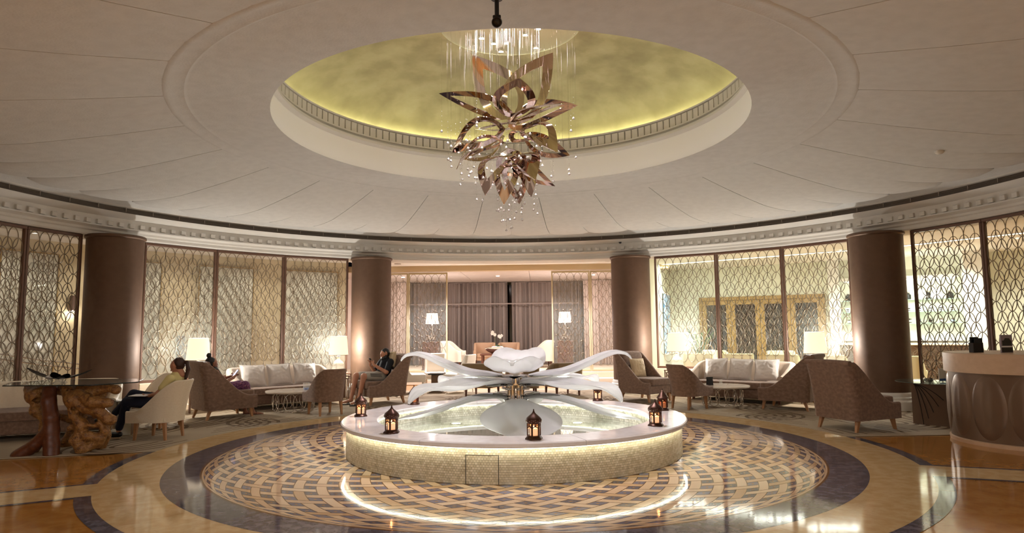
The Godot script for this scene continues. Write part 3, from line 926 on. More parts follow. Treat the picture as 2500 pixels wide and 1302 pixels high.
func build_cafe():
	var u := Vector3(0.882, 0, 0.471).normalized()
	cafe = Transform3D(Basis(u, Vector3.UP, u.cross(Vector3.UP)), Vector3(5.1, 0, -13.6))
	var w := struct("wall_right")
	var b := MB.new(); b.t = cafe
	b.box(Vector3(4.3, 1.85, -0.1), Vector3(9.0, 3.7, 0.2))
	part(b, "cafe_back_wall", M.wall_cafe, w)
	b = MB.new(); b.t = cafe
	b.box(Vector3(11.4, 1.85, 0.0), Vector3(5.4, 3.7, 0.2))
	part(b, "bar_end_wall", M.wall_cafe, w)
	b = MB.new()
	var q0 := Vector3(4.95, 0, -13.7); var q1 := Vector3(3.55, 0, -9.3)
	var md := (q0 + q1) * 0.5
	b.t = Transform3D(Basis(Vector3.UP, atan2(-(q1 - q0).z, (q1 - q0).x)), md)
	b.box(Vector3(0, 1.85, 0.12), Vector3((q1 - q0).length(), 3.7, 0.2))
	part(b, "cafe_side_wall", M.wall_cafe, w)
	part(MB.new().box(Vector3(14.6, 1.85, -2.0), Vector3(0.2, 3.7, 12.5)), "cafe_end_wall", M.wall_cafe, w)
	part(MB.new().box(Vector3(12.0, 1.85, 2.4), Vector3(5.4, 3.7, 0.2)), "cafe_return_wall", M.wall_cafe, w)
	b = MB.new(); b.t = cafe
	b.box(Vector3(4.97, 1.85, 0.15), Vector3(0.30, 3.7, 0.3), 0.01)
	b.box(Vector3(8.48, 1.85, 0.45), Vector3(0.55, 3.7, 0.9), 0.01)
	part(b, "white_pier", M.white, w)
	var c := struct("ceiling_cafe")
	part(MB.new().slab(PackedVector2Array([Vector2(3.2, -9.0), Vector2(4.4, -14.4), Vector2(9.6, -12.6), Vector2(14.8, -9.2), Vector2(14.8, 2.6), Vector2(9.0, 2.6), Vector2(8.98, -1.0), Vector2(8.6, -2.8), Vector2(7.8, -4.6), Vector2(6.4, -6.4), Vector2(4.9, -7.6)]), 3.66, 3.9), "soffit", M.white, c)
	# strip lights set in the ceiling
	var lab := ["long glowing ceiling strip over the cafe tables", "glowing ceiling strip over the bar"]
	var seg := [[Vector3(4.06, 3.655, -11.69), Vector3(8.9, 3.655, -8.15)], [Vector3(9.4, 3.655, -7.75), Vector3(11.6, 3.655, -4.7)]]
	for k in 2:
		var d: Vector3 = seg[k][1] - seg[k][0]
		var o := thing("ceiling_strip_light", lab[k], "ceiling light", (seg[k][0] + seg[k][1]) * 0.5, atan2(-d.z, d.x))
		part(MB.new().box(Vector3(0, -0.006, 0), Vector3(d.length(), 0.02, 0.13), 0.004), "diffuser", glow(COOL, 3.0), o)
		part(MB.new().box(Vector3(0, 0.003, 0.075), Vector3(d.length(), 0.03, 0.02), 0.003), "trim", M.white, o)
		part(MB.new().box(Vector3(0, 0.003, -0.075), Vector3(d.length(), 0.03, 0.02), 0.003), "trim", M.white, o)
	for q in [Vector2(5.0, -11.0), Vector2(6.3, -10.2), Vector2(7.4, -9.3), Vector2(8.4, -8.3), Vector2(9.7, -9.4), Vector2(11.2, -8.3), Vector2(11.6, -6.4), Vector2(12.9, -7.2)]:
		var dl := thing("cafe_downlight", "small recessed downlight in the white cafe ceiling", "downlight", Vector3(q.x, 3.655, q.y), 0, "downlights in the cafe ceiling")
		part(MB.new().lathe([Vector2(0.065, 0.002), Vector2(0.055, -0.012), Vector2(0.045, 0.0)], 16), "ring", M.white, dl)
		part(MB.new().lathe([Vector2(0.045, -0.002), Vector2(0.0, -0.004)], 16), "lens", glow(COOL, 12.0), dl)
		spot(Vector3(0, -0.02, 0), Vector3(0, -3, 0), COOL, E_CAFE * 0.95, 70.0, 0.04, dl)
	# blue picture on the side wall
	var t := (q1 - q0).normalized()
	var bp := thing("blue_picture", "tall picture of blue and white washes on the cafe side wall", "picture", q0 + t * 1.25 + Vector3(t.z, 0, -t.x) * 0.03 + Vector3(0, 0.85, 0), atan2(-t.z, t.x))
	part(MB.new().box(Vector3(0, 0.95, 0.0), Vector3(1.5, 1.9, 0.04), 0.004), "canvas", M.blue_art, bp)
	part(MB.new().box(Vector3(0, 1.92, 0.0), Vector3(1.56, 0.04, 0.06), 0.004), "frame_edge", M.white, bp)
	part(MB.new().box(Vector3(0, -0.02, 0.0), Vector3(1.56, 0.04, 0.06), 0.004), "frame_edge", M.white, bp)
	# gilded folding doors, four leaves
	var dr := struct("door_1")
	dr.transform = cafe
	var fb := MB.new()
	fb.box(Vector3(2.77, 2.60, 0.05), Vector3(3.86, 0.12, 0.14), 0.01)
	fb.box(Vector3(0.89, 1.30, 0.05), Vector3(0.10, 2.6, 0.14), 0.01)
	fb.box(Vector3(4.65, 1.30, 0.05), Vector3(0.10, 2.6, 0.14), 0.01)
	part(fb, "door_frame", M.door_gold, dr)
	for k in 4:
		var x0 := 0.94 + 0.9175 * k; var x1 := x0 + 0.9175
		var leaf := Node3D.new(); leaf.name = "door_leaf"; dr.add_child(leaf, true)
		var lb := MB.new()
		for s in [x0 + 0.075, x1 - 0.075]: lb.box(Vector3(s, 1.27, 0.06), Vector3(0.14, 2.53, 0.05), 0.006)
		for y in [0.08, 2.47]: lb.box(Vector3((x0 + x1) * 0.5, y, 0.06), Vector3(0.64, 0.14, 0.05), 0.006)
		part(lb, "stile_frame", M.door_gold, leaf)
		part(MB.new().box(Vector3((x0 + x1) * 0.5, 1.27, 0.05), Vector3(0.64, 2.26, 0.015)), "dark_glass_pane", M.dark_glass, leaf)
		var lat := Node3D.new(); lat.name = "lattice"; leaf.add_child(lat, true)
		lat.position = Vector3((x0 + x1) * 0.5, 0, 0.085)
		lattice_joined(lat, 0.64, 0.15, 2.4, 0.0914, 0.165)
	# bar: glass shelves with jars and boxes, back panel, counter
	var sh := thing("bar_shelves", "mirrored bar shelves of glass between white piers", "shelves")
	sh.transform = cafe
	part(MB.new().box(Vector3(6.65, 1.75, -0.13), Vector3(3.0, 2.4, 0.04)), "back_panel", M.wall_beige, sh)
	for y in [1.72, 2.05, 2.40]:
		part(MB.new().box(Vector3(6.65, y, 0.10), Vector3(3.0, 0.02, 0.36)), "glass_shelf", M.shelf_glass, sh)
	part(MB.new().box(Vector3(6.65, 3.05, 0.0), Vector3(3.0, 0.10, 0.5), 0.01), "light_pelmet", M.white, sh)
	part(MB.new().box(Vector3(6.65, 2.99, 0.05), Vector3(2.8, 0.02, 0.2)), "glowing_strip", glow(COOL, 1.8), sh)
	area(cf(6.65, 2.95, 0.12), Vector3.DOWN, Vector2(2.4, 0.15), COOL, 0.55, self, "shelf_light")
	part(MB.new().box(Vector3(6.65, 1.235, 0.0), Vector3(3.0, 0.05, 0.6), 0.008), "lit_ledge", M.white, sh)
	part(MB.new().box(Vector3(6.65, 0.6, 0.0), Vector3(3.0, 1.2, 0.5), 0.01), "base_cabinet", M.wall_pale, sh)
	rng.seed = 5
	for row in 3:
		var y: float = [1.731, 2.061, 2.411][row]
		for k in 11:
			var s := 5.32 + 0.26 * k + rng.randf_range(-0.02, 0.02)
			var at := cf(s, y, 0.10)
			if row == 2:
				if k % 2 == 0:
					var j := thing("dark_jar", "dark glass jar with lid on the top bar shelf", "jar", at, 0, "jars on the top bar shelf")
					part(MB.new().lathe([Vector2(0, 0), Vector2(0.075, 0.0), Vector2(0.085, 0.03), Vector2(0.085, 0.13), Vector2(0.05, 0.17), Vector2(0.05, 0.19)], 16), "body", M.black, j)
					part(MB.new().lathe([Vector2(0.055, 0.185), Vector2(0.055, 0.215), Vector2(0.0, 0.225)], 16), "lid", M.silver, j)
				else:
					var j := thing("glass_cloche", "clear glass dome over a white dish on the top bar shelf", "glass dome", at, 0, "glass domes on the top bar shelf")
					part(MB.new().lathe([Vector2(0, 0.0), Vector2(0.10, 0.0), Vector2(0.10, 0.012), Vector2(0, 0.012)], 18), "dish", M.white, j)
					part(MB.new().lathe([Vector2(0.09, 0.013), Vector2(0.09, 0.12), Vector2(0.07, 0.17), Vector2(0.03, 0.195), Vector2(0.012, 0.20), Vector2(0.016, 0.22), Vector2(0, 0.23)], 18), "dome", M.lamp_glass, j)
			elif row == 1:
				var j := thing("white_box", "small white carton with dark print on the middle bar shelf", "box", at, cafe.basis.get_euler().y, "white cartons on the middle bar shelf")
				part(MB.new().box(Vector3(0, 0.07, 0), Vector3(0.12, 0.14, 0.10), 0.003), "carton", M.white, j)
				part(MB.new().box(Vector3(0, 0.085, 0.051), Vector3(0.07, 0.03, 0.002)), "dark_print", M.black, j)
				part(MB.new().box(Vector3(0, 0.03, 0.051), Vector3(0.07, 0.02, 0.002)), "dark_print", M.black, j)
			else:
				var j := thing("tea_tin", "short tin with a coloured band on the lowest bar shelf", "tin", at, 0, "tins on the lowest bar shelf")
				part(MB.new().lathe([Vector2(0, 0), Vector2(0.05, 0), Vector2(0.05, 0.11), Vector2(0.053, 0.112), Vector2(0.053, 0.125), Vector2(0, 0.13)], 16), "can", M.silver, j)
				part(MB.new().lathe([Vector2(0.0508, 0.03), Vector2(0.0508, 0.08)], 16), "band", [M.wall_cafe, M.blue_art, M.black][k % 3], j)
	# bar counter with a lattice front
	var bc := thing("bar_counter", "tall bar counter with a bronze lattice front and a pale lit top", "counter")
	bc.transform = cafe * Transform3D(Basis.IDENTITY, Vector3(6.75, 0, 1.3))
	part(MB.new().box(Vector3(0, 0.56, 0), Vector3(3.2, 1.12, 0.55), 0.01), "body", M.podium, bc)
	part(MB.new().box(Vector3(0, 1.145, 0), Vector3(3.3, 0.05, 0.66), 0.01), "top", M.white, bc)
	var lat2 := Node3D.new(); lat2.name = "lattice"; bc.add_child(lat2, true); lat2.position = Vector3(0, 0, 0.30)
	lattice_joined(lat2, 3.1, 0.05, 1.08, 0.1, 0.1)
	# pendants over the bar
	for k in 2:
		var pd := thing("pendant_lamp", "clear glass bell pendant hanging over the bar counter", "pendant lamp", cf(7.2 + 0.36 * k, 2.42, 0.9), 0, "glass bell pendants over the bar")
		part(MB.new().tube(PackedVector3Array([Vector3(0, 0.24, 0), Vector3(0, 1.24, 0)]), 0.006, 6), "cord", M.silver, pd)
		part(MB.new().lathe([Vector2(0.15, 0.0), Vector2(0.145, 0.06), Vector2(0.11, 0.15), Vector2(0.04, 0.22), Vector2(0.0, 0.24)], 20), "bell", M.lamp_glass, pd)
		part(MB.new().ball(Vector3(0, 0.11, 0), Vector3.ONE * 0.035, 10, 8), "bulb", glow(COOL, 9.0), pd)
		omni(Vector3(0, 0.11, 0), COOL, 0.5, 0.03, pd)
	# stacked glasses on the bar
	for k in 9:
		var g := thing("stemmed_glass", "stemmed glass stacked with others at the end of the bar", "glass", cf(5.55 + 0.16 * (k % 5), 1.171, 1.15 + 0.2 * (k / 5)), 0, "stemmed glasses on the bar")
		part(MB.new().lathe([Vector2(0, 0), Vector2(0.04, 0.0), Vector2(0.006, 0.012), Vector2(0.006, 0.10), Vector2(0.045, 0.15), Vector2(0.05, 0.21), Vector2(0.042, 0.26)], 14), "goblet", M.clear_glass, g)
	# tall crystal stand of hanging glasses at the pier
	var cs := thing("crystal_stand", "tall tiered stand of sparkling crystal by the bar shelves", "crystal stand", cf(6.6, 1.171, 1.3))
	part(MB.new().tube(PackedVector3Array([Vector3.ZERO, Vector3(0, 1.25, 0)]), 0.02, 8), "pole", M.chrome, cs)
	for k in 5:
		part(MB.new().lathe([Vector2(0, 0.2 + 0.25 * k), Vector2(0.22 - 0.02 * k, 0.21 + 0.25 * k), Vector2(0.22 - 0.02 * k, 0.23 + 0.25 * k), Vector2(0, 0.22 + 0.25 * k)], 20), "tray", M.chrome, cs)
		for i in 9:
			var a := TAU * i / 9 + k
			part(MB.new().ball(Vector3(sin(a) * (0.19 - 0.02 * k), 0.29 + 0.25 * k, cos(a) * (0.19 - 0.02 * k)), Vector3(0.03, 0.055, 0.03), 7, 5), "crystal", M.chrome, cs)

func lattice_joined(parent: Node3D, w: float, y0: float, y1: float, a: float, b: float):
	var key := "%.3f %.3f" % [a, b]
	if not ring_cache.has(key): ring_cache[key] = ring_mesh(a, b, 0.0042, 0.004, 18)
	var nx := int(floor(w / a + 0.01)); var ny := int(floor((y1 - y0) / b + 0.01))
	for j in range(1, ny):
		for i in range(1, nx):
			if (i + j) % 2: continue
			inst(ring_cache[key], "ring", M.lattice, parent, Transform3D(Basis.IDENTITY, Vector3(-w * 0.5 + i * a, y1 - j * b, 0)))

# ---------------------------------------------------------------- lounge at the back
const PF := 0.34
func build_lounge():
	var f := struct("floor_platform")
	part(MB.new().box(Vector3(-1.0, PF * 0.5 - 0.003, -14.6), Vector3(11.0, PF, 6.6), 0.012), "platform", M.cream, f)
	part(MB.new().box(Vector3(-1.0, PF * 0.25 - 0.003, -11.1), Vector3(11.0, PF * 0.5, 0.42), 0.012), "step", M.cream_white, f)
	var c := struct("ceiling_lounge")
	part(MB.new().box(Vector3(-0.9, 3.80, -10.2), Vector3(8.6, 0.2, 2.9)), "white_soffit", M.white, c)
	part(MB.new().box(Vector3(-1.0, 3.62, -11.55), Vector3(11.0, 0.19, 0.2), 0.01), "bulkhead", M.bulkhead, c)
	for i in 5:
		for j in 4:
			part(MB.new().box(Vector3(-5.4 + 2.2 * i, 3.56, -12.25 - 1.2 * j), Vector3(2.19, 0.08, 1.19), 0.004), "timber_ceiling_panel", M.pink_wood, c)
	var w := struct("wall_back")
	part(MB.new().box(Vector3(-1.0, 1.9, -17.3), Vector3(12.0, 3.8, 0.2)), "wall_face", M.wall_beige, w)
	part(MB.new().box(Vector3(-6.4, 1.9, -13.6), Vector3(0.2, 3.8, 7.4)), "left_wall", M.drape, w)
	part(MB.new().box(Vector3(3.5, 1.9, -14.2), Vector3(0.2, 3.8, 6.0)), "right_wall", M.drape, w)
	# night window behind the sheers
	var nw := struct("window_1")
	part(MB.new().box(Vector3(-1.3, 1.85, -17.05), Vector3(6.6, 3.2, 0.04)), "night_pane", M.dark_glass, nw)
	for x in [-4.5, -2.9, -1.3, 0.3, 1.9]:
		part(MB.new().box(Vector3(x, 1.85, -17.0), Vector3(0.06, 3.2, 0.06), 0.006), "mullion", M.frame, nw)
	# sheer curtains in two lengths, drapes at both sides
	curtain("sheer_curtain", "grey brown sheer curtain to the left of the dark gap", -4.65, -0.80, -16.2, PF, 3.50, M.curtain, 22, 0.13, 11)
	curtain("sheer_curtain", "grey brown sheer curtain to the right of the dark gap", -0.64, 2.15, -16.2, PF, 3.50, M.curtain, 17, 0.13, 12)
	curtain("drape", "pinkish beige drape at the left end of the lounge window", -6.0, -4.5, -15.7, PF, 3.50, M.drape, 12, 0.08, 13)
	curtain("drape", "pinkish beige drape at the right end of the lounge window", 2.1, 3.35, -15.7, PF, 3.50, M.drape, 10, 0.08, 14)
	var gb := thing("glazing_bar", "slim pale horizontal glazing bar across the lounge curtains", "glazing bar", Vector3(-1.3, 2.66, -15.93))
	part(MB.new().box(Vector3.ZERO, Vector3(6.5, 0.045, 0.03), 0.006), "bar", M.curtain, gb)
	for x in [-3.24, 3.24]:
		part(MB.new().box(Vector3(x, -0.743, 0), Vector3(0.03, 3.16, 0.03), 0.004), "post", M.curtain, gb)
	# gilded screens on the platform edge
	for q in [[-4.9, -3.77, "left of the lounge, next to the column"], [-3.77, -2.50, "left of the lounge, over the lit wooden pedestal"], [0.80, 2.03, "right of the lounge, over the lit wooden pedestal"], [2.03, 3.05, "right of the lounge, next to the column"]]:
		screen_panel(Vector3(q[0], 0, -11.62), Vector3(q[1], 0, -11.62), PF, 3.50, "pale gilded lattice screen " + q[2], M.frame_gold, "gilded screens at the lounge", 0.115, 0.195)
	# downlights
	for x in [-2.57, 1.10]:
		var dl := thing("downlight", "small recessed downlight in the white soffit before the lounge", "downlight", Vector3(x, 3.695, -9.95), 0, "downlights in the lounge soffit")
		part(MB.new().lathe([Vector2(0.075, 0.0), Vector2(0.06, -0.012), Vector2(0.05, 0.004)], 20), "ring", M.white, dl)
		part(MB.new().lathe([Vector2(0.05, 0.002), Vector2(0.0, -0.001)], 20), "lens", glow(HALOGEN, 30.0), dl)
		spot(Vector3(0, -0.02, 0), Vector3(0, -3, 0), HALOGEN, 24.0, 62.0, 0.03, dl)
	for x in [-3.9, 2.5]:
		var dl := thing("ceiling_speaker", "round flat ceiling speaker in the white soffit before the lounge", "speaker", Vector3(x, 3.694, -10.6), 0, "ceiling speakers in the soffit")
		part(MB.new().lathe([Vector2(0.11, 0.004), Vector2(0.10, -0.01), Vector2(0.0, -0.012)], 20), "cover", M.vent_rib, dl)
	# ceiling washers inside the lounge
	for x in [-4.3, -1.0, 2.3]:
		var dl := thing("lounge_downlight", "recessed lamp in the timber ceiling of the lounge", "downlight", Vector3(x, 3.515, -13.4), 0, "lamps in the timber ceiling")
		part(MB.new().lathe([Vector2(0.06, 0.0), Vector2(0.05, -0.010), Vector2(0.0, -0.006)], 18), "lens", glow(WARM, 8.0), dl)
		spot(Vector3(0, -0.02, 0), Vector3(0, -3, -1.2), Color(1.0, 0.98, 0.97), 4.6, 75.0, 0.05, dl)

func curtain(called: String, label: String, x0: float, x1: float, z: float, y0: float, y1: float, m: Material, folds: int, depth: float, sd: int):
	var o := thing(called, label, "curtain", Vector3((x0 + x1) * 0.5, y0, z))
	rng.seed = sd
	var nu := folds * 6 + 1; var nv := 6
	var ph := []
	for k in folds + 2: ph.append(rng.randf_range(0.45, 1.35))
	var p := PackedVector3Array()
	var w := x1 - x0; var h := y1 - y0
	for j in nv:
		var v := float(j) / (nv - 1)
		for i in nu:
			var u := float(i) / (nu - 1)
			var k := u * folds
			var amp: float = lerpf(ph[int(k)], ph[int(k) + 1], k - int(k))
			var zz := (0.7 * sin(k * TAU) + 0.3 * sin(k * TAU * 2.3 + sd)) * depth * amp * (1.15 - 0.4 * v) + sin(k * 1.7 + sd) * 0.05
			p.append(Vector3((u - 0.5) * w + sin(k * TAU * 0.5 + v * 2.0) * 0.02 * (1 - v), 0.01 + v * (h - 0.02), zz))
	var b := MB.new()
	b.grid(p, nu, nv)
	part(b, "pleated_cloth", m, o)
	part(MB.new().box(Vector3(0, h - 0.01, 0), Vector3(w, 0.03, 0.06), 0.004), "heading_tape", m, o)

# ---------------------------------------------------------------- lobby behind the camera
func build_lobby():
	var w := struct("wall_lobby")
	part(MB.new().box(Vector3(0, 1.85, 16.0), Vector3(30, 3.7, 0.2)), "rear_wall", M.wall_beige, w)
	part(MB.new().box(Vector3(-12.6, 1.85, 9.0), Vector3(0.2, 3.7, 14.2)), "side_wall", M.wall_beige, w)
	part(MB.new().box(Vector3(12.6, 1.85, 9.2), Vector3(0.2, 3.7, 13.8)), "side_wall", M.wall_beige, w)
	var c := struct("ceiling_lobby")
	var poly := PackedVector2Array()
	for i in 41:
		var q := pol(9.2, 100.0 + 160.0 * i / 40.0)
		poly.append(Vector2(q.x, q.z))
	poly.append(Vector2(-12.7, 1.6)); poly.append(Vector2(-12.7, 16.1)); poly.append(Vector2(12.7, 16.1)); poly.append(Vector2(12.7, 1.6))
	part(MB.new().slab(poly, 3.52, 3.75), "soffit", M.white, c)
	for q in [Vector3(-4.5, 3.5, 12.0), Vector3(0.0, 3.5, 13.0), Vector3(4.5, 3.5, 12.0)]:  # unseen panels, added as fixtures for the invented lobby fill
		var o := thing("added_fill_panel", "square glowing ceiling panel added unseen in the entrance hall as fill light", "ceiling light", q, 0, "added fill panels of the entrance hall")
		part(MB.new().box(Vector3(0, -0.02, 0), Vector3(1.3, 0.04, 1.3), 0.008), "frame", M.white, o)
		part(MB.new().box(Vector3(0, -0.045, 0), Vector3(1.2, 0.012, 1.2)), "diffuser", glow(WARM, 1.5), o)

# ---------------------------------------------------------------- fountain
func arc_block(r0: float, r1: float, y0: float, y1: float, a0: float, a1: float, segs: int, bv := 0.012) -> MB:
	var b := MB.new()
	var sec := [Vector2(r1, y0 + bv), Vector2(r1, y1 - bv), Vector2(r1 - bv, y1), Vector2(r0 + bv, y1), Vector2(r0, y1 - bv), Vector2(r0, y0 + bv), Vector2(r0 + bv, y0), Vector2(r1 - bv, y0), Vector2(r1, y0 + bv)]
	b.lathe(sec, segs, a0, a1, 0.2)
	for e in [a0, a1]:
		for k in range(1, 7):
			var f := func(q: Vector2) -> Vector3: return Vector3(q.x * sin(e), q.y, q.x * cos(e))
			if e == a1: b.tri(f.call(sec[0]), f.call(sec[k]), f.call(sec[k + 1]))
			else: b.tri(f.call(sec[0]), f.call(sec[k + 1]), f.call(sec[k]))
	return b

func build_fountain():
	var f := thing("fountain_basin", "low round fountain basin with pale mosaic wall and white marble rim", "fountain")
	# core drum
	part(MB.new().lathe([Vector2(2.255, 0.0), Vector2(2.255, 0.385), Vector2(2.0, 0.386)], 128), "drum", M.grout, f)
	part(MB.new().lathe([Vector2(1.90, 0.386), Vector2(1.90, 0.15), Vector2(0.0, 0.149)], 128), "basin_shell", M.grout, f)
	# outer mosaic
	rng.seed = 9
	var rows := 15; var n := 440
	var th := 0.372 / rows
	var tile := MB.new().box(Vector3(0, th * 0.5, 2.259), Vector3(TAU * 2.26 / n - 0.0018, th - 0.0018, 0.012)).mesh()
	var front := []; var rest := MB.new()
	for j in rows:
		for i in n:
			var a := TAU * (i + 0.5 * (j % 2)) / n
			var px := atan2(2.259 * sin(a) - 0.34, 9.35 - 2.259 * cos(a))
			# hatch opening in the front
			front.append([cos(a - 0.02), a, j])
	front.sort_custom(func(p, q): return p[0] > q[0] if absf(p[0] - q[0]) > 1e-6 else p[2] > q[2])
	var cnt := 0
	for q in front:
		var a: float = q[1]; var j: int = q[2]
		var xf := Transform3D(Basis(Vector3.UP, a), Vector3(0, 0.005 + j * th, rng.randf_range(-0.0012, 0.0012)))
		xf.origin = Vector3(0, xf.origin.y, 0) + Vector3(sin(a), 0, cos(a)) * rng.randf_range(-0.0012, 0.0012)
		var in_hatch: bool = absf(a - TAU * (1 if a > PI else 0) + 0.115) < 0.078 and j < 12
		if in_hatch: xf.origin -= Vector3(sin(a), 0, cos(a)) * 0.002
		var tone := rng.randi() % 4
		if cnt < 300:
			inst(tile, "mosaic_tile", M.mosaics[tone], f, xf)
		else:
			rest.c = [Color(0.565, 0.474, 0.332), Color(0.521, 0.434, 0.30), Color(0.604, 0.515, 0.376), Color(0.474, 0.392, 0.262)][tone]
			append_mesh(rest, tile, xf)
		cnt += 1
	stuff(part(rest, "mosaic_field", M.mosaic_v, f, true))
	# dark joint round the access hatch
	var jt := Node3D.new(); jt.name = "access_hatch_joint"; f.add_child(jt)
	for a: float in [-0.115 - 0.078, -0.115 + 0.078]:
		part(MB.new().box(Vector3(0, 0.155, 2.2655), Vector3(0.007, 0.30, 0.003)), "upright_joint", M.panel_gap, jt).rotation.y = a
	part(ring_band(2.2668, 0.302, 0.307, -0.193, -0.037), "top_joint", M.panel_gap, jt)
	# inner mosaic: wall and floor joined
	rest = MB.new()
	var n2 := 280
	var t2 := MB.new().box(Vector3(0, 0.017, -1.893), Vector3(TAU * 1.89 / n2 - 0.003, 0.031, 0.012)).mesh()
	for j in 7:
		for i in n2:
			rest.c = [Color(0.62, 0.59, 0.48), Color(0.55, 0.52, 0.42), Color(0.68, 0.65, 0.55), Color(0.48, 0.45, 0.36)][rng.randi() % 4]
			append_mesh(rest, t2, Transform3D(Basis(Vector3.UP, TAU * (i + 0.5 * (j % 2)) / n2), Vector3(0, 0.15 + j * 0.0335, 0)))
	stuff(part(rest, "inner_mosaic_field", M.mosaic_v, f, true))
	part(MB.new().lathe([Vector2(1.886, 0.151), Vector2(0.0, 0.151)], 96), "basin_floor", mat(hx("c8cabb"), 0.4), f)
	part(MB.new().lathe([Vector2(1.884, 0.215), Vector2(0.0, 0.215)], 96), "water", M.water, f)
	# marble rim in slabs
	for k in 8:
		var a := TAU * (k + 0.47) / 8
		part(arc_block(1.86, 2.338, 0.386, 0.444, a + 0.0012, a + TAU / 8 - 0.0012, 18), "rim_slab", M.white_marble, f)
	# led strips under both lips
	var led := PackedVector3Array(); var led2 := PackedVector3Array()
	for i in 120:
		led.append(Vector3(2.295 * sin(TAU * i / 120), 0.380, 2.295 * cos(TAU * i / 120)))
		led2.append(Vector3(1.868 * sin(TAU * i / 120), 0.382, 1.868 * cos(TAU * i / 120)))
	part(MB.new().tube(led, 0.006, 6, true), "led_strip", glow(LED, E_LED), f)
	part(MB.new().tube(led2, 0.005, 6, true), "led_strip", glow(LED, E_LED * 0.7), f)
	for k in 30:
		var a := TAU * (k + 0.5) / 30
		var l := area(Vector3(2.30 * sin(a), 0.373, 2.30 * cos(a)), Vector3.DOWN, Vector2(0.47, 0.016), LED, E_LEDL, f, "rim_light")
		l.transform.basis = Basis(Vector3(cos(a), 0, -sin(a)), Vector3(-sin(a), 0, -cos(a)), Vector3.UP)
	for k in 18:
		var a := TAU * (k + 0.5) / 18
		var l := area(Vector3(1.85 * sin(a), 0.375, 1.85 * cos(a)), Vector3.DOWN, Vector2(0.6, 0.016), LED, E_LEDL * 0.5, f, "basin_light")
		l.transform.basis = Basis(Vector3(cos(a), 0, -sin(a)), Vector3(-sin(a), 0, -cos(a)), Vector3.UP)
	# underwater lamps: one known, the others added to light the ceiling from below
	for q in [Vector3(-0.46, 0.16, 1.20), Vector3(-0.95, 0.16, -1.15), Vector3(0.95, 0.16, -1.15), Vector3(1.05, 0.16, 1.05), Vector3(-1.45, 0.16, 0.35), Vector3(1.50, 0.16, -0.10)]:
		part(MB.new().lathe([Vector2(0.10, q.y - 0.005), Vector2(0.10, q.y + 0.012), Vector2(0.075, q.y + 0.016)], 20), "underwater_lamp_ring", M.chrome, f).position = Vector3(q.x, 0, q.z)
		part(MB.new().lathe([Vector2(0.075, q.y + 0.015), Vector2(0.0, q.y + 0.017)], 20), "underwater_lamp_lens", glow(LED, 4.0), f).position = Vector3(q.x, 0, q.z)
		spot(q + Vector3(0, 0.03, 0), q + Vector3(0, 4, 0), UNDERWATER, E_WATER, 80.0, 0.05, f, "underwater_fill_light")
	build_lotus()
	# lanterns on the rim
	var a0 := make_lantern(false)
	a0.position = Vector3(0.29, 0.4445, 2.10); a0.rotation.y = 0.25
	a0.set_meta("label", "bronze arched candle lantern in front of the lotus, on the rim near the hatch")
	var lp := [[Vector3(-2.13, 0.4445, 0.09), 0.9, "bronze arched candle lantern on the rim before the man with the phone"],
		[Vector3(-1.36, 0.4445, 1.62), 0.5, "bronze arched candle lantern on the rim, its dome against the water of the basin"],
		[Vector3(1.33, 0.4445, -1.80), 0.4, "bronze arched candle lantern half hidden behind a glass petal"],
		[Vector3(1.76, 0.4445, 1.14), 0.1, "bronze arched candle lantern on the rim, just in front of an amber lantern"]]
	for q in lp: copy_of(a0, q[0], q[1], q[2])
	var b0 := make_lantern(true)
	b0.position = Vector3(-1.66, 0.4445, -1.38); b0.rotation.y = 0.4
	b0.set_meta("label", "amber glass lantern with peaked roof on the rim beside the man's armchair")
	copy_of(b0, Vector3(2.14, 0.4445, -0.42), 0.2, "amber glass lantern with peaked roof on the rim behind a bronze lantern")

func ring_band(r: float, y0: float, y1: float, a0: float, a1: float) -> MB:
	return MB.new().lathe([Vector2(r, y0), Vector2(r, y1)], 12, a0, a1)

const E_LED := 4.0
const UNDERWATER := Color(0.98, 1.0, 0.93)
const E_LEDL := 0.062

# flat arched frame side of a lantern: fretwork over a pointed arch, in the x,y plane
func lantern_side(w: float, h: float) -> MB:
	var b := MB.new()
	var t := 0.004
	# two posts, sill
	b.box(Vector3(-w * 0.5 + 0.005, h * 0.5, 0), Vector3(0.010, h, 0.010), 0.002)
	b.box(Vector3(w * 0.5 - 0.005, h * 0.5, 0), Vector3(0.010, h, 0.010), 0.002)
	# pointed arch: band between arch curve and straight line above
	var ya := h * 0.58
	var yt := h * 0.74
	var n := 8
	for s: float in [-1.0, 1.0]:
		var lo := PackedVector3Array(); 
		for z in [t, -t]:
			for e in 2:
				for i in n + 1:
					var u := float(i) / n
					var x := s * lerpf(w * 0.5 - 0.008, 0.0, u)
					var y := ya + (yt - ya) * (sin(u * PI * 0.5) * 0.6 + pow(u, 3.0) * 0.4)
					if e: y += 0.011
					lo.append(Vector3(x, y, z))
		b.grid(lo.slice(0, 2 * (n + 1)), n + 1, 2, false, false, s > 0)
		b.grid(lo.slice(2 * (n + 1)), n + 1, 2, false, false, s < 0)
	# lattice above the arch
	var cols := 5
	for i in cols + 2:
		var x0 := -w * 0.5 + w * i / (cols + 1.0)
		for s: float in [-1.0, 1.0]:
			var p0 := Vector3(x0, h, 0); var p1 := Vector3(x0 + s * w * 0.55, h * 0.72, 0)
			if absf(p1.x) > w * 0.5:
				var f := (signf(p1.x) * w * 0.5 - p0.x) / (p1.x - p0.x)
				if f < 0.05: continue
				p1 = p0.lerp(p1, f)
			b.tube(PackedVector3Array([p0, p1]), 0.0022, 4, false, false)
	b.box(Vector3(0, h - 0.004, 0), Vector3(w, 0.008, 0.010), 0.002)
	return b

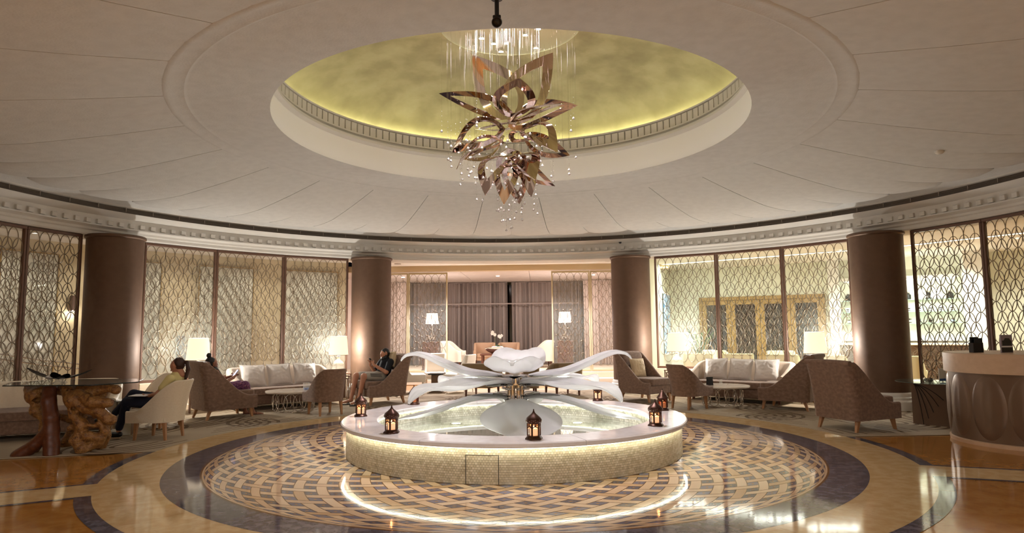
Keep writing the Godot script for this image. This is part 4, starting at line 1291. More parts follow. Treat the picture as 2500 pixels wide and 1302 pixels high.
func make_lantern(amber: bool) -> Node3D:
	var L := thing("amber_lantern" if amber else "candle_lantern", "lantern", "lantern", Vector3.ZERO, 0.0, "amber lanterns on the fountain rim" if amber else "bronze lanterns on the fountain rim")
	var seg := 6
	var k6 := 1.0 / cos(PI / seg)
	# hexagonal splayed foot
	part(MB.new().lathe([Vector2(0, 0), Vector2(0.098, 0.0), Vector2(0.098, 0.012), Vector2(0.080, 0.030), Vector2(0.076, 0.040), Vector2(0, 0.041)], seg, PI / 6, TAU + PI / 6, 0.1), "foot", M.lantern, L)
	var w := 0.074; var h := 0.135; var r := w * 0.5 / tan(PI / seg)
	var sd := lantern_side(w, h).mesh()
	for k in seg:
		var a := TAU * k / seg
		inst(sd, "arched_side", M.lantern, L, Transform3D(Basis(Vector3.UP, a), Vector3(r * sin(a), 0.04, r * cos(a))))
		part(MB.new().box(Vector3.ZERO, Vector3(w - 0.014, h * 0.9, 0.002)), "glass_pane", M.amber_glass if amber else M.lantern_glass, L).transform = Transform3D(Basis(Vector3.UP, a), Vector3((r - 0.006) * sin(a), 0.04 + h * 0.48, (r - 0.006) * cos(a)))
	if amber:
		part(MB.new().lathe([Vector2(0.088, 0.172), Vector2(0.092, 0.186), Vector2(0.078, 0.200), Vector2(0.070, 0.206)], seg, PI / 6, TAU + PI / 6, 0.1), "eave", M.lantern, L)
		part(MB.new().lathe([Vector2(0.074, 0.204), Vector2(0.030, 0.262), Vector2(0.006, 0.290)], seg, PI / 6, TAU + PI / 6, 0.1), "peaked_roof", M.lantern, L)
		part(MB.new().ball(Vector3(0, 0.298, 0), Vector3(0.008, 0.013, 0.008), 10, 7), "finial", M.lantern, L)
	else:
		var pr := [Vector2(0.078, 0.172), Vector2(0.084, 0.180), Vector2(0.089, 0.195), Vector2(0.087, 0.210), Vector2(0.077, 0.226), Vector2(0.060, 0.242), Vector2(0.040, 0.258), Vector2(0.022, 0.274), Vector2(0.012, 0.288), Vector2(0.007, 0.305), Vector2(0.005, 0.318), Vector2(0.0, 0.320)]
		# onion dome with twelve soft ribs
		var b := MB.new(); var p := PackedVector3Array(); var nu := 36
		for q in pr:
			for i in nu:
				var a := TAU * i / nu
				var rr: float = q.x * (1.0 + 0.02 * cos(a * 6.0))
				p.append(Vector3(rr * sin(a), q.y, rr * cos(a)))
		b.grid(p, nu, pr.size(), true)
		part(b, "onion_dome", M.lantern, L)
		# bright studs pierced into the dome
		var hb := MB.new()
		for k in 12:
			for j in 3:
				var a := TAU * (k + (0.5 if j == 1 else 0.0)) / 12
				var yy: float = [0.186, 0.197, 0.208][j]
				hb.ball(Vector3(0.0885 * sin(a), yy, 0.0885 * cos(a)), Vector3.ONE * 0.0028, 6, 4)
		part(hb, "pierced_studs", M.silver, L)
	part(MB.new().lathe([Vector2(0, 0.041), Vector2(0.042, 0.041), Vector2(0.042, 0.112), Vector2(0.034, 0.116), Vector2(0, 0.112)], 16), "candle", M.candle, L)
	part(MB.new().lathe([Vector2(0, 0.112), Vector2(0.007, 0.121), Vector2(0.008, 0.129), Vector2(0.004, 0.141), Vector2(0, 0.150)], 10), "flame", M.flame, L)
	omni(Vector3(0, 0.132, 0), Color(1.0, 0.62, 0.32), 0.045 if not amber else 0.03, 0.012, L, "candle_light")
	return L

# ---------------------------------------------------------------- glass lotus
# spine: height and reach along the petal; outline half width; cross curl
func glass_petal(parent: Node3D, dir_deg: float, reach: Array, wmax: float, peak: float, cup: float, tipw: float, bend := 0.0):
	var a := deg_to_rad(dir_deg)
	var d := Vector3(sin(a), 0, -cos(a)); var s := Vector3(cos(a), 0, sin(a))
	var cv := Curve3D.new()
	# smooth spine through the given (distance, height) points
	var pts := []
	for q in reach: pts.append(Vector3(q[0], q[1], 0))
	for i in pts.size():
		var tn: Vector3
		if i == 0: tn = (pts[1] - pts[0]) * 0.33
		elif i == pts.size() - 1: tn = (pts[i] - pts[i - 1]) * 0.33
		else: tn = (pts[i + 1] - pts[i - 1]) * 0.17
		cv.add_point(pts[i], -tn, tn)
	var L := cv.get_baked_length()
	var nv := 30; var nu := 15
	var top := PackedVector3Array(); var bot := PackedVector3Array()
	for j in nv:
		var u := float(j) / (nv - 1)
		var c := cv.sample_baked(u * L, true)
		var c2 := cv.sample_baked(minf(u * L + 0.01, L), true); var c1 := cv.sample_baked(maxf(u * L - 0.01, 0), true)
		var tg := (c2 - c1).normalized()
		var nrm := Vector3(-tg.y, tg.x, 0)
		var sh := pow(sin(PI * pow(u, peak)), 0.75) if u < 1.0 else 0.0
		if peak > 1.9:       # broad spoon-shaped petal
			sh = pow(maxf(0.0, 1.0 - pow(absf(2.0 * u - 0.92), 2.8)), 0.5)
		var w := maxf(wmax * sh, lerpf(0.05, tipw, u)) if u < 0.985 else tipw * 0.55
		for i in nu:
			var e := -1.0 + 2.0 * i / (nu - 1)
			var lift := cup * w * (e * e) - 0.012 * cos(e * PI * 3.0) * sh
			var th := 0.013 * (1.0 - 0.55 * absf(e)) + 0.003
			var p2 := c + nrm * lift
			var base := d * p2.x + Vector3(0, p2.y, 0) + s * (e * w + bend * u * u)
			var n3 := d * nrm.x + Vector3(0, nrm.y, 0)
			top.append(base + n3 * th * 0.5)
			bot.append(base - n3 * th * 0.5)
	var b := MB.new()
	# closed skin: go over the top, return under
	var p := PackedVector3Array()
	for j in nv:
		for i in nu: p.append(top[j * nu + i])
		for i in range(nu - 1, -1, -1): p.append(bot[j * nu + i])
	b.grid(p, nu * 2, nv, true, false, true)
	for j in [0, nv - 1]:
		for i in nu - 1:
			b.quad(top[j * nu + i], top[j * nu + i + 1], bot[j * nu + i + 1], bot[j * nu + i])
	part(b, "glass_petal", M.milk_glass, parent)

func chrome_leaf(parent: Node3D, dir_deg: float, y: float, r0: float, r1: float, w: float, rise: float):
	var a := deg_to_rad(dir_deg)
	var d := Vector3(sin(a), 0, -cos(a)); var s := Vector3(cos(a), 0, sin(a))
	var p := PackedVector3Array(); var nv := 12; var nu := 7
	for side in 2:
		var g := PackedVector3Array()
		for j in nv:
			var u := float(j) / (nv - 1)
			var ww := w * pow(sin(PI * clampf(u * 0.92 + 0.06, 0, 1)), 0.8) + 0.004
			for i in nu:
				var e := -1.0 + 2.0 * i / (nu - 1)
				g.append(d * lerpf(r0, r1, u) + s * e * ww + Vector3(0, y + rise * u * u + 0.35 * ww * e * e + (0.006 if side else 0.0), 0))
		p.append_array(g)
	var b := MB.new()
	b.grid(p.slice(0, nu * nv), nu, nv, false, false, false)
	b.grid(p.slice(nu * nv), nu, nv, false, false, true)
	part(b, "chrome_sepal", M.chrome, parent)

func build_lotus():
	var L := thing("glass_lotus", "frosted white glass lotus with three tiers of curling petals on a chrome hub", "sculpture", Vector3(0.03, 0.151, 0))
	var g := Node3D.new(); g.name = "lower_tier"; L.add_child(g)
	g.position.y = -0.151
	for a in [-88.0, 90.0, 176.0, 2.0]:
		glass_petal(g, a, [[0.10, 0.66], [0.35, 0.68], [0.70, 0.62], [1.05, 0.50], [1.35, 0.42], [1.58, 0.39], [1.72, 0.36]] if a != 176.0 else [[0.10, 0.66], [0.35, 0.69], [0.65, 0.66], [0.95, 0.58], [1.2, 0.49], [1.38, 0.42], [1.52, 0.37]], 0.52 if a == 176.0 else 0.36, 1.05, -0.28 if a == 176.0 else 0.12, 0.03, -0.12 if a == 176.0 else 0.0)
	var m := Node3D.new(); m.name = "middle_tier"; L.add_child(m)
	m.position.y = -0.151
	for a in [-136.0, -44.0, 44.0, 133.0]:
		glass_petal(m, a, [[0.10, 0.86], [0.40, 0.90], [0.75, 0.90], [1.1, 0.86], [1.4, 0.885], [1.62, 0.87], [1.74, 0.80], [1.80, 0.74]], 0.34, 0.95, 0.18, 0.035)
	var u := Node3D.new(); u.name = "upper_tier"; L.add_child(u)
	u.position.y = -0.151
	for a in [-90.0, 90.0]:
		glass_petal(u, a, [[0.12, 0.97], [0.40, 0.985], [0.68, 1.00], [0.95, 1.09], [1.22, 1.22], [1.42, 1.285], [1.55, 1.265], [1.62, 1.20]], 0.30, 0.95, 0.22, 0.035)
	glass_petal(u, 180.0, [[0.12, 1.035], [0.34, 1.045], [0.60, 1.07], [0.86, 1.12], [1.05, 1.19], [1.16, 1.24], [1.235, 1.24], [1.27, 1.18]], 0.385, 2.0, 0.20, 0.03)
	glass_petal(u, 0.0, [[0.12, 1.03], [0.40, 1.04], [0.75, 1.08], [1.05, 1.18], [1.28, 1.27], [1.42, 1.29], [1.5, 1.24]], 0.42, 2.0, 0.20, 0.03, 0.06)
	# chrome works
	var h := Node3D.new(); h.name = "chrome_hub"; L.add_child(h)
	h.position.y = -0.151
	part(MB.new().lathe([Vector2(0.0, 0.152), Vector2(0.19, 0.152), Vector2(0.19, 0.17), Vector2(0.12, 0.19), Vector2(0.11, 0.60), Vector2(0.17, 0.63), Vector2(0.18, 0.66), Vector2(0.08, 0.68)], 28), "stem", M.chrome, h)
	for k in 6:
		var a := TAU * (k + 0.5) / 6
		part(MB.new().tube(PackedVector3Array([Vector3(0.085 * sin(a), 0.67, 0.085 * cos(a)), Vector3(0.085 * sin(a), 0.86, 0.085 * cos(a))]), 0.034, 14), "tube", M.chrome, h)
	part(MB.new().lathe([Vector2(0.03, 0.85), Vector2(0.13, 0.86), Vector2(0.13, 0.875), Vector2(0.06, 0.88), Vector2(0.06, 0.95), Vector2(0.17, 0.965), Vector2(0.215, 0.985), Vector2(0.205, 0.995), Vector2(0.08, 1.0), Vector2(0.05, 1.02), Vector2(0.0, 1.02)], 32), "upper_disc", M.chrome, h)
	for k in 6:
		var a := TAU * (k + 0.25) / 6
		part(MB.new().tube(PackedVector3Array([Vector3(0.10 * sin(a), 0.80, 0.10 * cos(a)), Vector3(0.19 * sin(a), 0.81, 0.19 * cos(a)), Vector3(0.21 * sin(a), 0.81, 0.21 * cos(a))]), [0.014, 0.018, 0.004], 8), "nozzle", M.chrome, h)
	for a in [-90.0, 90.0, 0.0, 180.0]: chrome_leaf(h, a, 0.952, 0.06, 0.62, 0.10, 0.03)
	for a in [-136.0, -44.0, 44.0, 133.0]: chrome_leaf(h, a, 0.842, 0.06, 0.55, 0.11, 0.03)
	for a in [-88.0, 90.0, -30.0, 30.0, 2.0]: chrome_leaf(h, a, 0.685, 0.06, 0.62, 0.12, 0.015)

# ---------------------------------------------------------------- chandelier
func leaf_loop(parent: Node3D, B: Vector3, T: Vector3, side: Vector3, w: float, bow: float, band: float, twist := 0.0):
	# a leaf outline cut from polished sheet: outer and inner leaf curves, bent along the spine
	var ax := T - B
	var L := ax.length()
	var x := ax / L
	var y := (side - x * side.dot(x)).normalized()
	var z := x.cross(y)
	var b := MB.new()
	var n := 40
	var th := 0.005
	var p := PackedVector3Array()
	for k in n:
		var t := float(k) / n
		# go out along one side and back along the other
		var u := t * 2.0 if t < 0.5 else (1.0 - t) * 2.0
		var sg := 1.0 if t < 0.5 else -1.0
		var o2 := Vector2(u * L, sg * w * pow(sin(PI * pow(u, 0.75)), 0.9))
		var ui := clampf(u, 0.0, 1.0)
		var wi := maxf(0.0, w - band * 1.15)
		var i2 := Vector2(lerpf(band * 0.9, L - band * 2.4, ui), sg * wi * pow(sin(PI * pow(ui, 0.75)), 0.9))
		for q in [[o2, -th], [o2, th], [i2, th], [i2, -th]]:
			var v2: Vector2 = q[0]
			var f := v2.x / L
			var dep: float = bow * sin(PI * f) + twist * (v2.y / w) * f
			p.append(B + x * v2.x + y * v2.y + z * (dep + q[1]))
	# flat strips so that the edges stay crisp
	for e in 4:
		var s := PackedVector3Array()
		for c in 2:
			for k in n: s.append(p[k * 4 + (e + c) % 4])
		b.grid(s, n, 2, true, false, false)
	part(b, "ribbon_petal", M.rose_chrome, parent)

func build_chandelier():
	var C := thing("lotus_chandelier", "hanging chandelier of polished steel leaf loops with strings of crystal drops", "chandelier", Vector3(0, 6.1, 0))
	# ceiling plate
	var pl := part(MB.new().lathe(rev([Vector2(1.08, 0.03), Vector2(1.06, 0.0), Vector2(1.0, -0.006), Vector2(0.0, -0.006)]), 64), "ceiling_plate", mat(hx("cfcaa8"), 0.25, 0.6), C)
	var spots := [[-0.60, 0.30], [-0.45, -0.35], [-0.08, -0.55], [-0.28, -0.55], [-0.10, 0.15], [0.22, -0.28], [0.38, -0.75], [0.42, -0.08], [0.80, 0.15], [-0.18, -0.85], [0.05, 0.55], [-0.55, 0.75], [0.55, 0.7]]
	for q in spots:
		var o := Node3D.new(); o.name = "spotlight"; C.add_child(o, true); o.position = Vector3(q[0], -0.006, q[1])
		part(MB.new().lathe([Vector2(0.055, 0.0), Vector2(0.05, -0.02), Vector2(0.036, -0.022), Vector2(0.034, -0.012)], 16), "bezel", M.chrome, o)
		part(MB.new().lathe([Vector2(0.034, -0.014), Vector2(0.0, -0.013)], 16), "lens", glow(HALOGEN, 60.0), o)
		spot(Vector3(0, -0.03, 0), Vector3(q[0] * 0.3, -4, q[1] * 0.3), HALOGEN, E_CHAND, 31.0, 0.03, o)
	spot(Vector3(0, -0.05, 0), Vector3(0, -4, 0), HALOGEN, 8.0, 79.0, 0.3, C, "fascia_fill_light")  # no lamp of its own: wide fill added to brighten the opening fascia
	var H := Node3D.new(); H.name = "leaf_cluster"; C.add_child(H); H.position.y = -6.1
	# leaves: base, tip, side, half width, bow, band
	var lv := [
		[Vector3(0.10, 4.68, 0.05), Vector3(-0.55, 5.62, 0.10), Vector3(0.8, 0.55, 0.25), 0.33, 0.10, 0.10],
		[Vector3(-0.02, 4.60, -0.05), Vector3(0.62, 5.58, 0.20), Vector3(0.75, -0.5, 0.3), 0.36, -0.10, 0.10],
		[Vector3(0.05, 4.72, 0.0), Vector3(-1.07, 5.13, -0.10), Vector3(0.2, 0.7, 0.6), 0.17, 0.08, 0.07],
		[Vector3(-0.05, 4.58, -0.1), Vector3(1.0, 5.02, -0.45), Vector3(-0.1, 0.6, 0.8), 0.22, -0.12, 0.09],
		[Vector3(0.0, 4.66, 0.1), Vector3(0.15, 4.92, 0.95), Vector3(1, 0, 0.05), 0.30, 0.05, 0.09],
		[Vector3(0.05, 4.66, -0.1), Vector3(-0.62, 4.78, -0.75), Vector3(0.7, 0.1, -0.6), 0.24, 0.05, 0.08],
		[Vector3(0.0, 4.62, 0.0), Vector3(0.75, 4.70, 0.55), Vector3(0.5, 0.15, -0.75), 0.22, 0.05, 0.08],
		# middle ring drooping
		[Vector3(-0.08, 4.46, 0.10), Vector3(-0.82, 3.97, 0.30), Vector3(0.45, 0.65, 0.45), 0.27, 0.16, 0.08],
		[Vector3(-0.10, 4.40, -0.1), Vector3(-0.80, 4.14, -0.55), Vector3(0.2, 0.85, -0.35), 0.16, 0.12, 0.06],
		[Vector3(0.16, 4.46, 0.10), Vector3(0.66, 3.95, 0.25), Vector3(0.6, 0.55, -0.5), 0.26, 0.14, 0.08],
		[Vector3(0.18, 4.42, -0.1), Vector3(0.86, 4.08, -0.30), Vector3(0.3, 0.75, 0.5), 0.16, 0.12, 0.06],
		[Vector3(-0.10, 4.22, 0.05), Vector3(-0.74, 3.62, 0.45), Vector3(0.5, 0.5, 0.6), 0.20, 0.18, 0.06],
		[Vector3(0.02, 4.20, 0.12), Vector3(0.42, 3.92, 0.65), Vector3(0.75, -0.1, -0.5), 0.22, 0.14, 0.08],
		[Vector3(0.02, 4.06, 0.0), Vector3(0.62, 3.36, 0.20), Vector3(0.6, 0.5, 0.55), 0.15, 0.18, 0.05],
		[Vector3(-0.05, 4.18, -0.12), Vector3(0.05, 3.85, -0.80), Vector3(1, 0.05, 0.0), 0.24, 0.12, 0.08],
		# lower bud
		[Vector3(-0.05, 3.98, 0.05), Vector3(-0.36, 3.19, 0.30), Vector3(0.75, -0.3, 0.55), 0.24, 0.17, 0.08],
		[Vector3(0.06, 3.98, 0.08), Vector3(0.34, 3.40, 0.45), Vector3(0.75, 0.3, -0.4), 0.22, 0.15, 0.09],
		[Vector3(-0.02, 3.80, 0.10), Vector3(-0.10, 3.03, 0.28), Vector3(1, -0.05, 0.1), 0.17, 0.13, 0.07],
		[Vector3(0.05, 3.84, 0.05), Vector3(0.28, 3.14, 0.30), Vector3(0.7, 0.25, -0.55), 0.16, 0.14, 0.07],
		[Vector3(0.0, 3.90, -0.08), Vector3(0.10, 3.20, -0.40), Vector3(1, 0.05, 0.1), 0.20, -0.14, 0.07]]
	for q in lv:
		for e in 2: q[e].y = q[e].y if q[e].y > 4.7 else 4.7 - (4.7 - q[e].y) * 0.8
		leaf_loop(H, q[0], q[1], q[2], q[3], q[4], q[5])
	# suspension wires
	rng.seed = 21
	for k in 44:
		var a := rng.randf() * TAU; var r := 0.12 + 0.85 * sqrt(rng.randf())
		var x := r * sin(a); var z := r * cos(a)
		var y0 := 4.75 + rng.randf() * 0.3 if k % 2 else 4.1 + rng.randf() * 0.4
		part(MB.new().tube(PackedVector3Array([Vector3(x, y0, z), Vector3(x, 6.09, z)]), 0.0014, 4, false, false), "wire", M.silver, H)
	# crystal strings: beads and a drop
	var drop := MB.new().lathe([Vector2(0.0, 0.0), Vector2(0.018, 0.010), Vector2(0.021, 0.018), Vector2(0.004, 0.045), Vector2(0.0, 0.048)], 8, 0, TAU, 0.1).mesh()
	var bead := MB.new().ball(Vector3.ZERO, Vector3.ONE * 0.006, 6, 5).mesh()
	M.crystal = mat(hx("cfcac6"), 0.1, 0.3); M.crystal.clearcoat_enabled = true
	for k in 112:
		var a := rng.randf() * TAU; var r := 0.05 + 0.98 * rng.randf()
		var x := r * sin(a); var z := r * cos(a)
		var lowest := lerpf(2.90, 3.95, pow(r / 1.03, 1.2))
		var y := lowest + rng.randf() * 0.75
		var s := Node3D.new(); s.name = "crystal_string"; H.add_child(s, true); s.position = Vector3(x, y, z)
		inst(drop, "crystal_drop", M.crystal, s)
		for i in 4: inst(bead, "bead", M.crystal, s, Transform3D(Basis.IDENTITY, Vector3(0, 0.09 + 0.075 * i + rng.randf() * 0.02, 0)))
		part(MB.new().tube(PackedVector3Array([Vector3(0, 0.045, 0), Vector3(0, 6.09 - y, 0)]), 0.0007, 3, false, false), "thread", M.silver, s)
	# pendant camera hanging in the opening, nearer the entrance
	var pc := thing("ceiling_camera", "small black pendant spotlight hanging in front of the dome opening", "spotlight", Vector3(0.03, 4.49, 3.9))
	part(MB.new().lathe([Vector2(0.05, 0.0), Vector2(0.05, -0.03), Vector2(0, -0.031)], 16), "mount", M.black, pc)
	part(MB.new().tube(PackedVector3Array([Vector3(0, -0.02, 0), Vector3(0, -0.20, 0)]), 0.02, 10), "stem", M.black, pc)
	part(MB.new().box(Vector3(0, -0.19, 0), Vector3(0.07, 0.03, 0.04), 0.006), "yoke", M.black, pc)
	var bd := Node3D.new(); bd.name = "head"; pc.add_child(bd); bd.position = Vector3(0, -0.235, 0); bd.rotation.x = 0.5
	part(MB.new().lathe([Vector2(0.0, -0.05), Vector2(0.026, -0.046), Vector2(0.042, -0.03), Vector2(0.046, 0.0), Vector2(0.044, 0.035), Vector2(0.038, 0.042), Vector2(0.033, 0.040), Vector2(0.031, 0.02), Vector2(0.0, 0.018)], 24), "housing", M.dark_metal, bd).rotation.x = PI / 2
	part(MB.new().lathe([Vector2(0.030, 0.022), Vector2(0.0, 0.03)], 20), "front_glass", M.black, bd).rotation.x = PI / 2

# ---------------------------------------------------------------- upholstery builders
func softbox(b: MB, o: Vector3, s: Vector3, e := 0.28, nu := 28, nv := 15) -> MB:
	var p := PackedVector3Array()
	for j in nv:
		var f := -PI / 2 + PI * j / (nv - 1)
		for i in nu:
			var a := TAU * i / nu
			var c := Vector3(cos(f), sin(f), cos(f))
			var q := Vector3(signf(sin(a)) * pow(absf(sin(a)), e), 0, signf(cos(a)) * pow(absf(cos(a)), e))
			var cc := pow(absf(cos(f)), e)
			p.append(o + Vector3(q.x * cc * s.x * 0.5, signf(sin(f)) * pow(absf(sin(f)), e * 1.15) * s.y * 0.5, q.z * cc * s.z * 0.5))
	b.grid(p, nu, nv, true, false)
	return b

# U-shaped upholstered wall open to -z: arms rise to the back in a sweeping curve
# o: w, d, rc (corner radius), y0, hb (back height), ha (arm height at the front), z0, z1 (where the sweep runs), th, lean, flare
func ushell(o: Dictionary) -> MB:
	var path := []      # [point, outward normal, how much back 0..1]
	var w: float = o.w * 0.5; var d: float = o.d * 0.5; var rc: float = o.rc
	var ns := 14
	for i in ns: path.append([Vector2(-w, lerpf(-d, d - rc, float(i) / ns)), Vector2(-1, 0)])
	for i in 10:
		var a := PI * 0.5 * i / 9.0
		path.append([Vector2(-w + rc - rc * cos(a), d - rc + rc * sin(a)), Vector2(-cos(a), sin(a))])
	var nb := 8
	if w - rc > 0.01:
		for i in range(1, nb): path.append([Vector2(lerpf(-w + rc, w - rc, float(i) / nb), d), Vector2(0, 1)])
	for i in range(9, -1, -1):
		var a := PI * 0.5 * i / 9.0
		path.append([Vector2(w - rc + rc * cos(a), d - rc + rc * sin(a)), Vector2(cos(a), sin(a))])
	for i in range(ns - 1, -1, -1): path.append([Vector2(w, lerpf(-d, d - rc, float(i) / ns)), Vector2(1, 0)])
	var n := path.size()
	var rows := 11
	var p := PackedVector3Array()
	for i in n:
		var q: Vector2 = path[i][0]; var nr: Vector2 = path[i][1]
		var t := clampf((q.y - o.z0) / (o.z1 - o.z0), 0.0, 1.0)
		var sw: float = t * t * (3.0 - 2.0 * t)
		sw = lerpf(sw, t * t, o.get("sag", 0.5))
		var top: float = lerpf(o.ha, o.hb, sw)
		var bk := maxf(0.0, nr.y)
		var th: float = o.th
		for k in rows:
			var off := 0.0; var y := 0.0
			match k:
				0: off = 0.0; y = o.y0
				1: off = 0.0; y = lerpf(o.y0, top, 0.33)
				2: off = 0.0; y = lerpf(o.y0, top, 0.66)
				3: off = 0.0; y = top - th * 0.45
				4: off = -th * 0.15; y = top - th * 0.13
				5: off = -th * 0.5; y = top
				6: off = -th * 0.85; y = top - th * 0.13
				7: off = -th; y = top - th * 0.45
				8: off = -th; y = lerpf(o.y0, top, 0.66)
				9: off = -th; y = lerpf(o.y0, top, 0.33)
				10: off = -th; y = o.y0 + 0.02
			var hh: float = (y - o.y0) / (o.hb - o.y0)
			var ln: float = o.lean * hh * hh * ss(-0.2, 1.0, (q.y + d) / (2 * d))
			var fl: float = o.flare * hh * (0.4 + 0.6 * bk)
			p.append(Vector3(q.x + nr.x * (off + fl), y, q.y + nr.y * (off + fl) + ln))
	var b := MB.new()
	# rows are contiguous: nu = rows, nv = n
	b.grid(p, rows, n, false, false, true)
	for e in [0, n - 1]:     # front faces of the arms
		for k in range(1, rows - 1):
			var A := p[e * rows]; var B := p[e * rows + k]; var C := p[e * rows + k + 1]
			if e == 0: b.tri(A, B, C)
			else: b.tri(A, C, B)
	# underside
	var u := PackedVector3Array()
	for i in n: u.append(p[i * rows])
	for i in n: u.append(p[i * rows + rows - 1])
	b.grid(u, n, 2)
	return b

func leg_mesh(h: float, r0: float, r1: float, splay: Vector2) -> ArrayMesh:
	var b := MB.new()
	var p := PackedVector3Array()
	for q in [[0.0, r1, splay], [h, r0, Vector2.ZERO]]:
		for c in [Vector2(-1, -1), Vector2(1, -1), Vector2(1, 1), Vector2(-1, 1)]:
			p.append(Vector3(c.x * q[1] + q[2].x, q[0], c.y * q[1] + q[2].y))
	for i in 4:
		var j := (i + 1) % 4
		b.quad(p[j], p[i], p[4 + i], p[4 + j])
	b.quad(p[0], p[1], p[2], p[3]); b.quad(p[7], p[6], p[5], p[4])
	return b.mesh()

func add_legs(o: Node3D, w: float, d: float, h: float, r: float, splay: float, m: Material, back_splay := -1.0):
	for s: float in [-1.0, 1.0]:
		for z: float in [-1.0, 1.0]:
			var sp := splay if z < 0 or back_splay < 0 else back_splay
			inst(leg_mesh(h, r, r * 0.62, Vector2(s * splay * 0.4, z * sp)), "leg", m, o, Transform3D(Basis.IDENTITY, Vector3(s * w * 0.5, 0, z * d * 0.5)))

func make_armchair(called: String, label: String, m: Material, group := "") -> Node3D:
	var o := thing(called, label, "armchair", Vector3.ZERO, 0, group)
	part(ushell({"w": 0.84, "d": 0.96, "rc": 0.09, "y0": 0.175, "hb": 1.07, "ha": 0.43, "z0": -0.36, "z1": 0.38, "th": 0.075, "lean": 0.10, "flare": 0.05, "sag": 0.55}), "shell", m, o)
	# rolled top of the back
	var rl := PackedVector3Array()
	for i in 9: rl.append(Vector3(lerpf(-0.42, 0.42, i / 8.0), 1.062 - 0.012 * pow(absf(i - 4) / 4.0, 2), 0.585))
	part(MB.new().tube(rl, 0.042, 12), "top_roll", m, o)
	part(MB.new().box(Vector3(0, 0.275, -0.02), Vector3(0.69, 0.19, 0.86), 0.02), "seat_base", m, o)
	part(softbox(MB.new(), Vector3(0, 0.435, -0.075), Vector3(0.68, 0.17, 0.82), 0.22), "seat_cushion", m, o)
	var bc := softbox(MB.new(), Vector3.ZERO, Vector3(0.63, 0.58, 0.13), 0.24)
	part(bc, "back_cushion", m, o).transform = Transform3D(Basis(Vector3.RIGHT, 0.17), Vector3(0, 0.79, 0.395))
	add_legs(o, 0.66, 0.76, 0.18, 0.03, 0.035, M.wood, 0.06)
	return o

func make_tub_chair(called: String, label: String, m: Material, group := "", legm: Material = null) -> Node3D:
	var o := thing(called, label, "chair", Vector3.ZERO, 0, group)
	part(ushell({"w": 0.64, "d": 0.68, "rc": 0.28, "y0": 0.265, "hb": 0.90, "ha": 0.445, "z0": -0.24, "z1": 0.28, "th": 0.05, "lean": 0.10, "flare": 0.04, "sag": 0.5}), "shell", m, o)
	part(softbox(MB.new(), Vector3(0, 0.41, -0.03), Vector3(0.56, 0.13, 0.64), 0.3), "seat_cushion", m, o)
	part(MB.new().box(Vector3(0, 0.31, -0.02), Vector3(0.53, 0.09, 0.56), 0.02), "seat_base", m, o)
	add_legs(o, 0.44, 0.44, 0.27, 0.026, 0.02, legm if legm else M.wood, 0.035)
	return o

func make_sofa(called: String, label: String, m: Material, w: float, group := "") -> Node3D:
	var o := thing(called, label, "sofa", Vector3.ZERO, 0, group)
	part(ushell({"w": w, "d": 0.98, "rc": 0.40, "y0": 0.10, "hb": 0.86, "ha": 0.60, "z0": -0.42, "z1": 0.30, "th": 0.15, "lean": 0.08, "flare": 0.06, "sag": 0.3}), "shell", M.velvet_light, o)
	part(MB.new().box(Vector3(0, 0.21, -0.06), Vector3(w - 0.34, 0.22, 0.82), 0.02), "seat_base", m, o)
	part(softbox(MB.new(), Vector3(0, 0.375, -0.09), Vector3(w - 0.31, 0.15, 0.84), 0.16, 40), "seat_cushion", m, o)
	add_legs(o, w - 0.3, 0.7, 0.11, 0.03, 0.01, M.dark_wood)
	return o

func pillow_mesh(w: float, h: float, t: float, sd: int) -> ArrayMesh:
	var nz := FastNoiseLite.new(); nz.seed = sd; nz.frequency = 3.0; nz.fractal_octaves = 3
	var b := MB.new(); var n := 23
	for face in 2:
		var p := PackedVector3Array()
		for j in n:
			for i in n:
				var u := -1.0 + 2.0 * i / (n - 1); var v := -1.0 + 2.0 * j / (n - 1)
				var th := t * 0.5 * pow((1.0 - pow(absf(u), 2.6)) * (1.0 - pow(absf(v), 2.6)), 0.55)
				var pin := 1.0 - 0.07 * (1.0 - pow(absf(u), 2.0)) * pow(absf(v), 3.0)
				var pin2 := 1.0 - 0.07 * (1.0 - pow(absf(v), 2.0)) * pow(absf(u), 3.0)
				th *= 1.0 + 0.16 * nz.get_noise_2d(u * 1.3 + face * 5.0, v * 1.3) 
				var wr := 0.007 * nz.get_noise_2d(u * 4.0, v * 4.0 + 9.0) * (1.0 - pow(absf(u * v), 2.0))
				p.append(Vector3(u * w * 0.5 * pin2, v * h * 0.5 * pin, (th + wr * (1.0 if th > 0.01 else 0.0)) * (1.0 if face else -1.0)))
		b.grid(p, n, n, false, false, face == 0)
	return b.mesh()

func cushion(label: String, m: Material, chair: Node3D, local: Vector3, tilt: float, roll: float, w := 0.5, h := 0.46, sd := 1, group := "") -> Node3D:
	var o := thing("throw_cushion", label, "cushion", chair.transform * local, chair.rotation.y, group)
	var mi := inst(pillow_mesh(w, h, 0.17, sd), "cover", m, o)
	mi.transform = Transform3D(Basis(Vector3.RIGHT, tilt) * Basis(Vector3.BACK, roll), Vector3(0, h * 0.5 * cos(tilt), 0))
	var pp := PackedVector3Array()
	for q in [Vector2(-1, -1), Vector2(0, -0.93), Vector2(1, -1), Vector2(0.93, 0), Vector2(1, 1), Vector2(0, 0.93), Vector2(-1, 1), Vector2(-0.93, 0)]:
		pp.append(mi.transform * Vector3(q.x * w * 0.498, q.y * h * 0.498, 0))
	part(MB.new().tube(pp, 0.006, 6, true), "piping", m, o)
	return o

